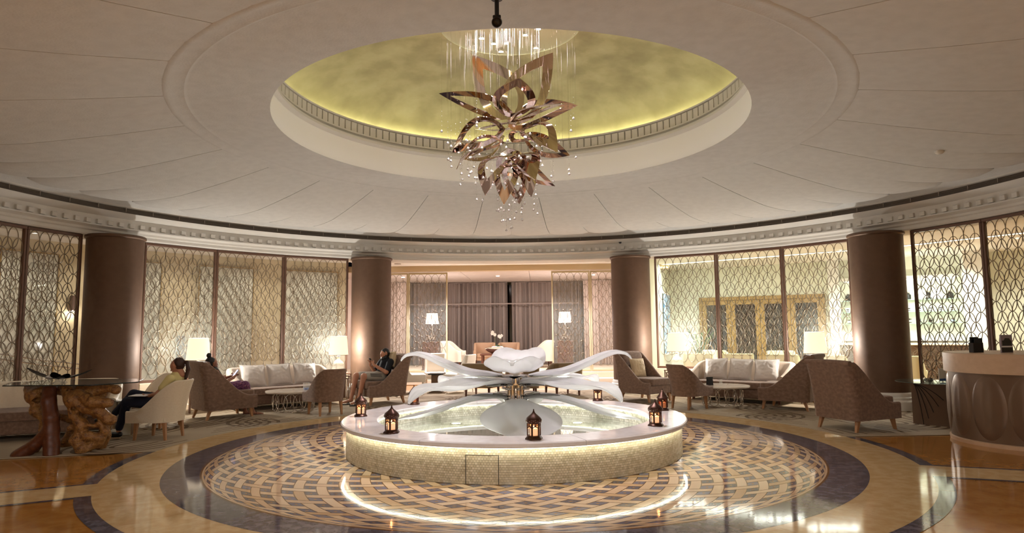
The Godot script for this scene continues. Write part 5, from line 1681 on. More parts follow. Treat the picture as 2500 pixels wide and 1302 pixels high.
func make_lamp(label: String, at: Vector3, sd: int) -> Node3D:
	var o := thing("table_lamp", label, "lamp", at, 0, "table lamps behind the sofas")
	part(MB.new().lathe([Vector2(0, 0), Vector2(0.10, 0.0), Vector2(0.105, 0.012), Vector2(0.09, 0.02), Vector2(0, 0.021)], 24), "foot", M.chrome, o)
	part(MB.new().lathe([Vector2(0.085, 0.02), Vector2(0.125, 0.06), Vector2(0.14, 0.13), Vector2(0.135, 0.22), Vector2(0.10, 0.285), Vector2(0.045, 0.33), Vector2(0.035, 0.36), Vector2(0.038, 0.40)], 28), "glass_bottle", M.lamp_glass, o)
	part(MB.new().lathe([Vector2(0.04, 0.395), Vector2(0.045, 0.41), Vector2(0.03, 0.42), Vector2(0.012, 0.43), Vector2(0.012, 0.60), Vector2(0, 0.60)], 20), "chrome_neck", M.chrome, o)
	part(MB.new().ball(Vector3(0, 0.67, 0), Vector3(0.032, 0.045, 0.032), 12, 8), "bulb", glow(LAMP, 8.0), o)
	var sh := part(MB.new().lathe([Vector2(0.235, 0.445), Vector2(0.195, 0.895)], 40), "lamp_shade", M.shade, o)
	part(MB.new().lathe([Vector2(0.237, 0.44), Vector2(0.239, 0.446), Vector2(0.237, 0.453)], 40), "shade_trim", M.cream_white, sh)
	part(MB.new().lathe([Vector2(0.197, 0.888), Vector2(0.199, 0.894), Vector2(0.196, 0.898)], 40), "shade_trim", M.cream_white, sh)
	omni(Vector3(0, 0.67, 0), LAMP, E_LAMP, 0.06, o)
	return o

func make_nest(label: String, at: Vector3, turn: float) -> Node3D:
	var o := thing("nesting_tables", label, "side table", at, turn, "nests of side tables under the lamps")
	for k in 3:
		var w := 0.54 - 0.05 * k; var h := 0.62 - 0.06 * k
		var g := Node3D.new(); g.name = "nested_table"; o.add_child(g, true); g.position = Vector3(0, 0, -0.04 * k)
		part(MB.new().box(Vector3(0, h - 0.011, 0), Vector3(w, 0.022, 0.44 - 0.03 * k), 0.005), "table_top", M.table_wood, g)
		for s: float in [-1.0, 1.0]:
			for z: float in [-1.0, 1.0]:
				part(MB.new().box(Vector3(s * (w * 0.5 - 0.02), (h - 0.022) * 0.5, z * (0.20 - 0.018 * k)), Vector3(0.026, h - 0.022, 0.026), 0.004), "leg", M.table_wood, g)
	return o

func make_coffee_table(label: String, at: Vector3) -> Node3D:
	var o := thing("coffee_table", label, "coffee table", at, 0.2, "round coffee tables before the sofas")
	part(MB.new().lathe([Vector2(0, 0.375), Vector2(0.50, 0.375), Vector2(0.56, 0.385), Vector2(0.565, 0.40), Vector2(0.565, 0.415), Vector2(0.555, 0.42), Vector2(0, 0.42)], 56), "round_top", mat(hx("cdbfae"), 0.12), o)
	var rm := ring_mesh(0.13, 0.175, 0.005, 0.006, 24)
	for k in 14:
		var a := TAU * k / 14
		inst(rm, "base_ring", M.chrome, o, Transform3D(Basis(Vector3.UP, a), Vector3(0.40 * sin(a), 0.192, 0.40 * cos(a))))
	for y: float in [0.006, 0.369]:
		var rg := PackedVector3Array()
		for i in 40: rg.append(Vector3(0.40 * sin(TAU * i / 40), y, 0.40 * cos(TAU * i / 40)))
		part(MB.new().tube(rg, 0.006, 6, true), "base_hoop", M.chrome, o)
	return o

func make_wing_chair(called: String, label: String, m: Material, group: String) -> Node3D:
	var o := thing(called, label, "chair", Vector3.ZERO, 0, group)
	part(ushell({"w": 0.60, "d": 0.60, "rc": 0.06, "y0": 0.30, "hb": 1.0, "ha": 0.50, "z0": 0.05, "z1": 0.26, "th": 0.06, "lean": 0.05, "flare": 0.02, "sag": 0.0}), "wing_back", m, o)
	part(softbox(MB.new(), Vector3(0, 0.43, -0.05), Vector3(0.50, 0.12, 0.56), 0.22), "seat_cushion", m, o)
	part(MB.new().box(Vector3(0, 0.34, -0.02), Vector3(0.49, 0.08, 0.52), 0.015), "seat_base", m, o)
	add_legs(o, 0.50, 0.50, 0.305, 0.02, 0.01, m)
	return o

func make_club_chair(called: String, label: String, m: Material, group: String, hb := 0.82) -> Node3D:
	var o := thing(called, label, "armchair", Vector3.ZERO, 0, group)
	part(ushell({"w": 0.78, "d": 0.72, "rc": 0.10, "y0": 0.22, "hb": hb, "ha": 0.60, "z0": -0.30, "z1": 0.20, "th": 0.10, "lean": 0.04, "flare": 0.03, "sag": 0.1}), "shell", m, o)
	part(softbox(MB.new(), Vector3(0, 0.40, -0.04), Vector3(0.57, 0.15, 0.64), 0.22), "seat_cushion", m, o)
	part(MB.new().box(Vector3(0, 0.28, -0.02), Vector3(0.56, 0.12, 0.60), 0.015), "seat_base", m, o)
	add_legs(o, 0.62, 0.56, 0.23, 0.026, 0.01, M.dark_wood)
	return o

func put(o: Node3D, at: Vector3, d: Vector2) -> Node3D:
	o.position = at; o.rotation.y = yaw_to(d)
	return o

const CY := 0.0065
var armchair_a: Node3D
var armchair_m: Node3D
var chair_w: Node3D

func build_furniture():
	M.shade = mat(hx("fff0d8"), 0.8); M.shade.emission_enabled = true; M.shade.emission = Color(1.0, 0.93, 0.80); M.shade.emission_energy_multiplier = 0.9
	# --- left seating group
	var s1 := make_sofa("sofa", "curved taupe velvet sofa with three silvery cushions, before the corridor screens", M.velvet, 2.25, "curved sofas before the screens")
	put(s1, pol(7.58, -45.0, CY), Vector2(0.707, 0.707))
	for k in 3:
		cushion(["crushed silver velvet cushion at the lamp-and-bun-woman end of the left sofa", "crushed silver velvet cushion in the middle of the sofa before the corridor", "crushed silver velvet cushion at the sofa end near the man with the phone"][k], M.cushion, s1, Vector3([0.62, 0.02, -0.58][k], 0.452, [0.10, 0.12, 0.10][k]), 0.36, [0.03, -0.02, 0.04][k], 0.55, 0.50, 3 + k, "silver cushions on the corridor side sofa")
	make_nest("nest of slim brown tables holding the lamp near the woman with the bun", pol(8.02, -57.4, CY), deg_to_rad(57.4))
	make_nest("nest of slim brown tables holding the lamp behind the man with the phone", pol(8.10, -33.9, CY), deg_to_rad(34.3))
	make_lamp("white shaded glass lamp behind the armchair of the woman with the bun", pol(8.02, -57.4, CY + 0.6205), 1)
	make_lamp("white shaded glass lamp between the sofa and the man with the phone", pol(8.10, -33.9, CY + 0.6205), 2)
	make_coffee_table("round pale coffee table with a glass of blue liquid on it", Vector3(-4.75, CY, -4.42))
	var a1 := make_armchair("wingback_armchair", "taupe wingback armchair in which the woman with the bun sits", M.velvet, "taupe wingback armchairs")
	armchair_a = put(a1, Vector3(-5.76, CY, -3.44), Vector2(0.68, -0.73))
	armchair_m = put(copy_of(a1, Vector3.ZERO, 0, "taupe wingback armchair in which the man with the phone reclines"), Vector3(-3.28, CY, -5.80), Vector2(-0.73, 0.68))
	var t1 := make_tub_chair("tub_chair", "taupe tub chair with its back to the fountain, before the corridor side sofa", M.velvet, "taupe tub chairs at the coffee tables")
	put(t1, Vector3(-3.88, CY, -3.78), Vector2(-0.70, -0.71))
	# --- right seating group
	var s2 := copy_of(s1, pol(7.66, 39.8, CY), deg_to_rad(-39.8) + PI, "curved taupe velvet sofa with three silvery cushions, before the cafe screens")
	s2.rotation.y = yaw_to(Vector2(-sin(deg_to_rad(39.8)), cos(deg_to_rad(39.8))))
	for k in 3:
		cushion(["crushed silver velvet cushion at the sofa end near the armchair with a beige cushion", "crushed silver velvet cushion in the middle of the sofa before the cafe", "crushed silver velvet cushion at the arm of the cafe side sofa, nearest the podium"][k], M.cushion, s2, Vector3([0.62, 0.04, -0.56][k], 0.452, [0.10, 0.12, 0.10][k]), 0.36, [-0.05, 0.02, -0.04][k], 0.55, 0.50, 13 + k, "silver cushions on the cafe side sofa")
	make_nest("nest of slim brown tables holding the lamp near the armchair with the beige cushion", pol(8.10, 27.7, CY), deg_to_rad(-27.7))
	make_nest("nest of slim brown tables holding the lamp before the jar shelves", pol(8.08, 50.9, CY), deg_to_rad(-50.9))
	make_lamp("white shaded glass lamp before the blue picture and cafe wall", pol(8.10, 27.7, CY + 0.6205), 3)
	make_lamp("white shaded glass lamp before the jar shelves, behind the wingback armchairs", pol(8.08, 50.9, CY + 0.6205), 4)
	make_coffee_table("round pale coffee table with a small black menu on it", Vector3(4.22, CY, -4.93))
	var r1 := put(copy_of(a1, Vector3.ZERO, 0, "taupe wingback armchair with a plain beige cushion, beside a column"), Vector3(2.80, CY, -6.05), Vector2(0.62, 0.78))
	cushion("plain beige cushion in the wingback armchair beside the column", M.cushion_beige, r1, Vector3(0.0, 0.515, 0.22), 0.24, 0.03, 0.46, 0.44, 31)
	put(copy_of(a1, Vector3.ZERO, 0, "taupe wingback armchair turned to the coffee table with the black menu"), Vector3(5.38, CY, -4.31), Vector2(-0.81, -0.59))
	put(copy_of(a1, Vector3.ZERO, 0, "taupe wingback armchair with its back to the fountain, beside the podium"), Vector3(5.44, CY, -1.62), Vector2(0.90, -0.43))
	put(copy_of(t1, Vector3.ZERO, 0, "taupe tub chair with its back to the fountain, before the cafe side sofa"), Vector3(3.42, CY, -4.42), Vector2(0.85, -0.53))
	# --- far left: cream bench, cream chairs
	var s3 := make_sofa("cream_bench", "cream upholstered bench behind the teak root table", M.velvet, 2.0)
	for c in s3.get_children():
		if c.name == "shell": c.material_override = M.cream
	put(s3, Vector3(-7.55, CY, -1.15), Vector2(0.45, 0.89))
	chair_w = put(make_tub_chair("cream_chair", "cream tub chair in which the woman in yellow sits", M.cream, "cream tub chairs by the root table"), Vector3(-5.56, CY, -0.90), Vector2(-1.0, -0.05))
	put(copy_of(chair_w, Vector3.ZERO, 0, "empty cream tub chair behind the woman in yellow"), Vector3(-6.30, CY, -2.15), Vector2(-0.15, 0.98))
	pedestal_table("round glass side table on a grey pedestal between the two cream chairs", Vector3(-6.36, CY, -1.28), 0.25, 0.56)
	pedestal_table("round glass side table on a two tone pedestal beside the podium", Vector3(6.98, CY, -2.02), 0.62, 0.70)
	# --- middle: cream wing chairs and olive club chairs before the lounge
	var c1 := make_wing_chair("cream_wing_chair", "cream wing chair with its back to the man with the phone", M.cream_white, "cream wing chairs before the lounge steps")
	put(c1, Vector3(-2.95, CY, -8.2), Vector2(0.9, -0.2))
	put(copy_of(c1, Vector3.ZERO, 0, "cream wing chair facing the fountain, before the gilded screen"), Vector3(-2.52, CY, -9.15), Vector2(0.1, 1.0))
	put(copy_of(c1, Vector3.ZERO, 0, "cream wing chair beside the olive club chairs"), Vector3(-1.72, CY, -8.25), Vector2(-0.85, -0.3))
	var ct := thing("cocktail_table", "low dark square table between the cream wing chairs", "table", Vector3(-2.36, CY, -8.42))
	part(MB.new().box(Vector3(0, 0.485, 0), Vector3(0.42, 0.03, 0.42), 0.006), "table_top", M.black, ct)
	part(MB.new().box(Vector3(0, 0.24, 0), Vector3(0.26, 0.46, 0.26), 0.01), "pedestal", M.podium, ct)
	part(MB.new().box(Vector3(0, 0.01, 0), Vector3(0.36, 0.02, 0.36), 0.005), "foot", M.podium, ct)
	var o1 := make_club_chair("olive_club_chair", "olive brown club chair next to the cream wing chairs", M.olive, "olive brown club chairs behind the fountain")
	put(o1, Vector3(-1.05, CY, -7.35), Vector2(0.35, -0.94))
	put(copy_of(o1, Vector3.ZERO, 0, "olive brown club chair in the middle, its back to the fountain"), Vector3(-0.05, CY, -7.1), Vector2(-0.1, -1.0))
	put(copy_of(o1, Vector3.ZERO, 0, "olive brown club chair nearest the wingback armchair with the beige cushion"), Vector3(0.95, CY, -7.4), Vector2(-0.45, -0.9))
	# --- lounge on the platform
	var l1 := make_club_chair("cream_armchair", "cream armchair on the lounge platform beside the left pedestal", M.cream_white, "cream armchairs on the lounge platform", 0.95)
	put(l1, Vector3(-2.62, PF - 0.003, -14.1), Vector2(0.9, 0.1))
	put(copy_of(l1, Vector3.ZERO, 0, "cream armchair on the lounge platform beside the right pedestal"), Vector3(0.48, PF - 0.003, -14.1), Vector2(-0.9, 0.1))
	var l2 := make_club_chair("tan_armchair", "tan armchair against the sheer curtain, left of the orchid", M.tan, "tan armchairs before the sheer curtains", 0.86)
	put(l2, Vector3(-1.60, PF - 0.003, -15.0), Vector2(0.05, 1.0))
	put(copy_of(l2, Vector3.ZERO, 0, "tan armchair against the sheer curtain, right of the orchid"), Vector3(-0.72, PF - 0.003, -15.0), Vector2(-0.05, 1.0))
	var lt := thing("lounge_table", "low wooden table on the lounge platform carrying the orchid bowl", "table", Vector3(-1.02, PF - 0.003, -13.0))
	part(MB.new().box(Vector3(0, 0.50, 0), Vector3(1.1, 0.05, 0.7), 0.01), "table_top", M.dark_wood, lt)
	for s: float in [-1.0, 1.0]:
		for z: float in [-1.0, 1.0]: part(MB.new().box(Vector3(s * 0.48, 0.238, z * 0.28), Vector3(0.06, 0.475, 0.06), 0.006), "leg", M.dark_wood, lt)
	for q in [[-3.18, "left"], [1.24, "right"]]:
		var pd := thing("wooden_pedestal", "square dark wooden pedestal on the %s of the lounge" % q[1], "pedestal", Vector3(q[0], PF - 0.003, -12.5), 0, "pedestals of the lounge lamps")
		part(MB.new().box(Vector3(0, 0.47, 0), Vector3(0.5, 0.94, 0.5), 0.012), "block", M.dark_wood, pd)
		part(MB.new().box(Vector3(0, 0.03, 0), Vector3(0.53, 0.06, 0.53), 0.01), "plinth", M.dark_wood, pd)
		var lo := thing("silver_lotus_bowl", "silver lotus flower bowl on the %s lounge pedestal" % q[1], "ornament", Vector3(q[0] + 0.02, PF + 0.938, -12.35), 0, "silver lotus bowls")
		lotus_bowl(lo)
		var lm := thing("pedestal_lamp", "tall crystal lamp with a bright white shade on the %s lounge pedestal" % q[1], "lamp", Vector3(q[0] + 0.02, PF + 0.938, -12.64), 0, "lamps on the lounge pedestals")
		part(MB.new().lathe([Vector2(0, 0), Vector2(0.09, 0.0), Vector2(0.09, 0.02), Vector2(0.025, 0.05), Vector2(0.02, 0.15), Vector2(0.05, 0.25), Vector2(0.02, 0.36), Vector2(0.045, 0.46), Vector2(0.015, 0.56), Vector2(0.012, 0.68), Vector2(0, 0.68)], 18), "crystal_stem", M.chrome, lm)
		part(MB.new().lathe([Vector2(0.22, 0.60), Vector2(0.18, 0.95)], 30), "lamp_shade", M.shade_hot, lm)
		part(MB.new().ball(Vector3(0, 0.74, 0), Vector3(0.03, 0.045, 0.03), 10, 8), "bulb", glow(HALOGEN, 8.0), lm)
		omni(Vector3(0, 0.76, 0), HALOGEN, 1.6, 0.06, lm)
	# --- cafe chairs seen through the lattice
	var k1 := make_club_chair("cafe_armchair", "pale yellow cafe armchair behind the cafe screens", M.cafe_seat, "pale yellow cafe armchairs", 0.95)
	put(k1, Vector3(4.95, -0.007, -9.9), Vector2(0.3, -0.9))
	var kq := [[Vector3(5.9, -0.007, -9.3), Vector2(0.3, -0.9)], [Vector3(6.9, -0.007, -8.6), Vector2(0.5, -0.8)], [Vector3(7.75, -0.007, -7.75), Vector2(0.6, -0.7)], [Vector3(6.0, -0.007, -11.6), Vector2(0.3, 0.9)], [Vector3(7.6, -0.007, -10.8), Vector2(-0.3, 0.9)], [Vector3(9.1, -0.007, -6.9), Vector2(0.6, -0.7)]]
	for q in kq: put(copy_of(k1, Vector3.ZERO, 0), q[0], q[1])
	for q in [Vector3(5.45, -0.007, -10.7), Vector3(7.3, -0.007, -9.6)]:
		var tb := thing("cafe_table", "white topped cafe table among the pale yellow armchairs", "table", q, 0.4, "white cafe tables")
		part(MB.new().box(Vector3(0, 0.735, 0), Vector3(0.75, 0.03, 0.75), 0.008), "table_top", M.white, tb)
		part(MB.new().tube(PackedVector3Array([Vector3(0, 0.02, 0), Vector3(0, 0.72, 0)]), 0.03, 12), "stem", M.chrome, tb)
		part(MB.new().lathe([Vector2(0, 0.0), Vector2(0.24, 0.0), Vector2(0.24, 0.015), Vector2(0.04, 0.03)], 24), "foot", M.chrome, tb)

func lotus_bowl(o: Node3D):
	part(MB.new().lathe([Vector2(0, 0.0), Vector2(0.07, 0.0), Vector2(0.05, 0.02), Vector2(0.09, 0.06), Vector2(0.10, 0.10), Vector2(0.07, 0.08), Vector2(0, 0.05)], 20), "cup", M.silver, o)
	for ring in 3:
		var n: int = [8, 8, 6][ring]
		for k in n:
			var a := TAU * (k + 0.5 * ring) / n
			var p := PackedVector3Array()
			for j in 7:
				var u := j / 6.0
				var rr: float = lerpf(0.06, [0.18, 0.15, 0.09][ring], u); var yy: float = 0.04 + [0.05, 0.12, 0.17][ring] * pow(u, 1.4)
				for i in 5:
					var e := -1.0 + 0.5 * i
					var w := 0.055 * sin(PI * clampf(u * 0.9 + 0.1, 0, 1)) * (1.0 - 0.2 * ring)
					p.append(Vector3(sin(a) * rr + cos(a) * e * w, yy + 0.02 * e * e, cos(a) * rr - sin(a) * e * w))
			var b := MB.new(); b.grid(p, 5, 7)
			part(b, "petal", M.silver, o)

func pedestal_table(label: String, at: Vector3, r: float, h: float):
	var o := thing("glass_side_table", label, "side table", at)
	part(MB.new().lathe([Vector2(0, h - 0.012), Vector2(r - 0.004, h - 0.012), Vector2(r, h - 0.008), Vector2(r, h - 0.003), Vector2(r - 0.004, h), Vector2(0, h)], 48), "glass_top", M.glass_top, o)
	# wedge pedestal: two faces, dark and pale, with swept grooves
	var p := [Vector2(-r * 0.62, -0.10), Vector2(-0.08 * r, r * 0.62), Vector2(r * 0.62, r * 0.25), Vector2(r * 0.45, -r * 0.5)]
	var b := MB.new()
	b.slab(PackedVector2Array(p), 0.0, h - 0.013)
	part(b, "pedestal", M.podium, o)
	b = MB.new()
	var nrm := Vector2(p[1].y - p[0].y, -(p[1].x - p[0].x)).normalized() * -1.0
	for k in 5:
		var q := PackedVector3Array()
		for i in 9:
			var u := i / 8.0
			var c: Vector2 = p[0].lerp(p[1], 0.08 + u * (0.2 + 0.14 * k)) + nrm * 0.004
			q.append(Vector3(c.x, (h - 0.05) * (1.0 - pow(u, 1.8) * (1.0 - 0.16 * k)) , c.y))
		b.tube(q, 0.005, 5)
	part(b, "swept_inlay", M.dark_metal, o)
	b = MB.new()
	var a: Vector2 = p[1]; var d: Vector2 = p[2]
	var n2 := Vector2(d.y - a.y, -(d.x - a.x)).normalized() * -1.0
	b.quad(Vector3(a.x + n2.x * 0.004, 0.002, a.y + n2.y * 0.004), Vector3(d.x + n2.x * 0.004, 0.002, d.y + n2.y * 0.004), Vector3(d.x + n2.x * 0.004, h - 0.014, d.y + n2.y * 0.004), Vector3(a.x + n2.x * 0.004, h - 0.014, a.y + n2.y * 0.004))
	part(b, "pale_face", M.wall_pale, o)

# ---------------------------------------------------------------- implicit surfaces (roots, people)
class Field:
	var o: Vector3
	var c: float
	var nx: int; var ny: int; var nz: int
	var f := PackedFloat32Array()

	func _init(lo: Vector3, hi: Vector3, cell: float):
		o = lo; c = cell
		nx = int(ceil((hi.x - lo.x) / c)) + 1; ny = int(ceil((hi.y - lo.y) / c)) + 1; nz = int(ceil((hi.z - lo.z) / c)) + 1
		f.resize(nx * ny * nz); f.fill(1.0)

	# tapered capsule, joined with a smooth minimum; carve = smooth subtraction
	func cap(a: Vector3, b: Vector3, ra: float, rb: float, k := 0.03, carve := false, sq := Vector3.ONE):
		var m := maxf(ra, rb) + k * 1.5 + c * 2.0
		var i0 := maxi(0, int((minf(a.x, b.x) - m - o.x) / c)); var i1 := mini(nx - 1, int((maxf(a.x, b.x) + m - o.x) / c) + 1)
		var j0 := maxi(0, int((minf(a.y, b.y) - m - o.y) / c)); var j1 := mini(ny - 1, int((maxf(a.y, b.y) + m - o.y) / c) + 1)
		var k0 := maxi(0, int((minf(a.z, b.z) - m - o.z) / c)); var k1 := mini(nz - 1, int((maxf(a.z, b.z) + m - o.z) / c) + 1)
		var ab := (b - a) * sq; var l2 := maxf(ab.length_squared(), 1e-9)
		for kz in range(k0, k1 + 1):
			for jy in range(j0, j1 + 1):
				var row := (kz * ny + jy) * nx
				for ix in range(i0, i1 + 1):
					var p := (o + Vector3(ix, jy, kz) * c - a) * sq
					var t := clampf(p.dot(ab) / l2, 0.0, 1.0)
					var d := (p - ab * t).length() - lerpf(ra, rb, t)
					var e := f[row + ix]
					if carve:
						d = -d
						var h := clampf(0.5 - 0.5 * (e - d) / k, 0.0, 1.0)
						f[row + ix] = lerpf(e, d, h) + k * h * (1.0 - h)
					else:
						var h := clampf(0.5 + 0.5 * (e - d) / k, 0.0, 1.0)
						f[row + ix] = lerpf(e, d, h) - k * h * (1.0 - h)

	func chain(pts: Array, rad: Array, k := 0.03):
		for i in pts.size() - 1: cap(pts[i], pts[i + 1], rad[i], rad[i + 1], k)

	func floor_cut(y: float):
		for kz in nz:
			for jy in ny:
				var d := y - (o.y + jy * c)
				if d < -0.2: continue
				for ix in nx:
					var q := (kz * ny + jy) * nx + ix
					f[q] = maxf(f[q], d)

	func emit(b: MB):
		var id := PackedInt32Array(); id.resize(nx * ny * nz); id.fill(-1)
		var base := b.v.size()
		var sx := 1; var sy := nx; var sz := nx * ny
		var cnt := 0
		var vs := PackedVector3Array(); var ns := PackedVector3Array()
		for kz in nz - 1:
			for jy in ny - 1:
				var q := (kz * ny + jy) * nx
				for ix in nx - 1:
					var a := f[q]
					if a > c * 2.2 or a < -c * 2.2:
						q += 1; continue
					var f1 := f[q + sx]; var f2 := f[q + sy]; var f3 := f[q + sx + sy]; var f4 := f[q + sz]; var f5 := f[q + sx + sz]; var f6 := f[q + sy + sz]; var f7 := f[q + sx + sy + sz]
					var neg := int(a < 0) + int(f1 < 0) + int(f2 < 0) + int(f3 < 0) + int(f4 < 0) + int(f5 < 0) + int(f6 < 0) + int(f7 < 0)
					if neg == 0 or neg == 8:
						q += 1; continue
					var g := Vector3(f1 + f3 + f5 + f7 - a - f2 - f4 - f6, f2 + f3 + f6 + f7 - a - f1 - f4 - f5, f4 + f5 + f6 + f7 - a - f1 - f2 - f3) * (0.25 / c)
					var avg := (a + f1 + f2 + f3 + f4 + f5 + f6 + f7) * 0.125
					var pc := o + Vector3(ix + 0.5, jy + 0.5, kz + 0.5) * c
					var gl := maxf(g.length_squared(), 1e-6)
					var off := -g * (avg / gl)
					off = off.clamp(Vector3.ONE * -c * 0.5, Vector3.ONE * c * 0.5)
					vs.append(pc + off); ns.append(g.normalized())
					id[q] = cnt; cnt += 1
					q += 1
		for i in vs.size():
			b.v.append(b.t * vs[i]); b.n.append((b.t.basis * ns[i]).normalized()); b.uv.append(Vector2(vs[i].x, vs[i].y)); b.col.append(b.c)
		for kz in range(1, nz - 1):
			for jy in range(1, ny - 1):
				var q := (kz * ny + jy) * nx + 1
				for ix in range(1, nx - 1):
					var a := f[q]
					if absf(a) < c * 2.2:
						for ax in 3:
							var st: int = [sx, sy, sz][ax]
							var n := f[q + st]
							if (a < 0) == (n < 0): continue
							var u: int = [sy, sz, sx][ax]; var w: int = [sz, sx, sy][ax]
							var A := id[q]; var B := id[q - u]; var C := id[q - u - w]; var D := id[q - w]
							if A < 0 or B < 0 or C < 0 or D < 0: continue
							if a < 0: b.ix.append_array([base + A, base + C, base + B, base + A, base + D, base + C])
							else: b.ix.append_array([base + A, base + B, base + C, base + A, base + C, base + D])
					q += 1

# ---------------------------------------------------------------- people
# joints in a seat frame: forward is -z, x to the right, y up
func hand(b: MB, w: Vector3, aim: Vector3, palm_n: Vector3, curl: float, sgn: float):
	# w wrist, aim along the fingers, palm_n away from the palm's back
	var F := Field.new(w - Vector3.ONE * 0.16, w + Vector3.ONE * 0.16, 0.0055)
	var s := aim.cross(palm_n).normalized() * sgn
	var m := w + aim * 0.075
	F.cap(w - aim * 0.02, w + aim * 0.02, 0.026, 0.026, 0.01)
	for i in 4:
		var k := (i - 1.5)
		F.cap(w + aim * 0.02 + s * k * 0.012, m + s * k * 0.019, 0.016, 0.0135, 0.012)
	var len: Array = [0.066, 0.076, 0.071, 0.056]
	for i in 4:
		var k := (i - 1.5)
		var p0 := m + s * k * 0.019
		var d1 := aim.rotated(s, -curl * 0.5 * sgn).normalized()
		var p1: Vector3 = p0 + d1 * len[i] * 0.5
		var d2 := aim.rotated(s, -curl * 1.3 * sgn).normalized()
		var p2: Vector3 = p1 + d2 * len[i] * 0.32
		var d3 := aim.rotated(s, -curl * 1.9 * sgn).normalized()
		var p3: Vector3 = p2 + d3 * len[i] * 0.26
		F.chain([p0, p1, p2, p3], [0.0095, 0.0088, 0.0082, 0.007], 0.005)
	var t0 := w + aim * 0.028 - s * 0.022
	F.chain([t0, t0 + aim * 0.028 - s * 0.026 + palm_n * 0.012, t0 + aim * 0.056 - s * 0.030 + palm_n * 0.026], [0.013, 0.0105, 0.0085], 0.008)
	F.emit(b)

func head(b: MB, c: Vector3, face: Vector3, beard := false):
	# c head centre, face the way it looks
	var up0 := Vector3.UP
	var r := face.cross(up0).normalized()
	var up := r.cross(face).normalized()
	var F := Field.new(c - Vector3.ONE * 0.19, c + Vector3.ONE * 0.19, 0.0065)
	F.cap(c + up * 0.03 - face * 0.012, c + up * 0.02 + face * 0.015, 0.086, 0.08, 0.02)
	F.cap(c - up * 0.03 + face * 0.03, c - up * 0.075 + face * 0.055, 0.06, 0.036, 0.03)
	F.cap(c + up * 0.022 + face * 0.088, c + up * 0.022 + face * 0.088, 0.02, 0.02, 0.03)
	F.cap(c + up * 0.006 + face * 0.092, c - up * 0.022 + face * 0.112, 0.009, 0.014, 0.012)
	F.cap(c - up * 0.050 + face * 0.092 - r * 0.016, c - up * 0.050 + face * 0.092 + r * 0.016, 0.008, 0.008, 0.008)
	F.cap(c - up * 0.062 + face * 0.088 - r * 0.013, c - up * 0.062 + face * 0.088 + r * 0.013, 0.008, 0.008, 0.008)
	for s: float in [-1.0, 1.0]:
		F.cap(c + up * 0.012 + face * 0.092 + r * s * 0.032, c + up * 0.012 + face * 0.092 + r * s * 0.032, 0.014, 0.014, 0.012, true)
		F.cap(c + up * 0.012 + face * 0.076 + r * s * 0.031, c + up * 0.012 + face * 0.076 + r * s * 0.031, 0.012, 0.012, 0.004)
		F.cap(c + up * 0.02 + r * s * 0.082 - face * 0.005, c - up * 0.022 + r * s * 0.076 + face * 0.004, 0.016, 0.011, 0.006)
	F.cap(c - up * 0.06 - face * 0.02, c - up * 0.15 - face * 0.035, 0.05, 0.052, 0.02)
	F.emit(b)

func person(label: String, seat: Node3D, J: Dictionary) -> Node3D:
	var o := thing("person", label, "person", seat.position, seat.rotation.y)
	return o

func limb(b: MB, lo: Vector3, hi: Vector3, chains: Array, cell := 0.013, k := 0.03):
	var F := Field.new(lo, hi, cell)
	for q in chains: F.chain(q[0], q[1], k)
	F.emit(b)

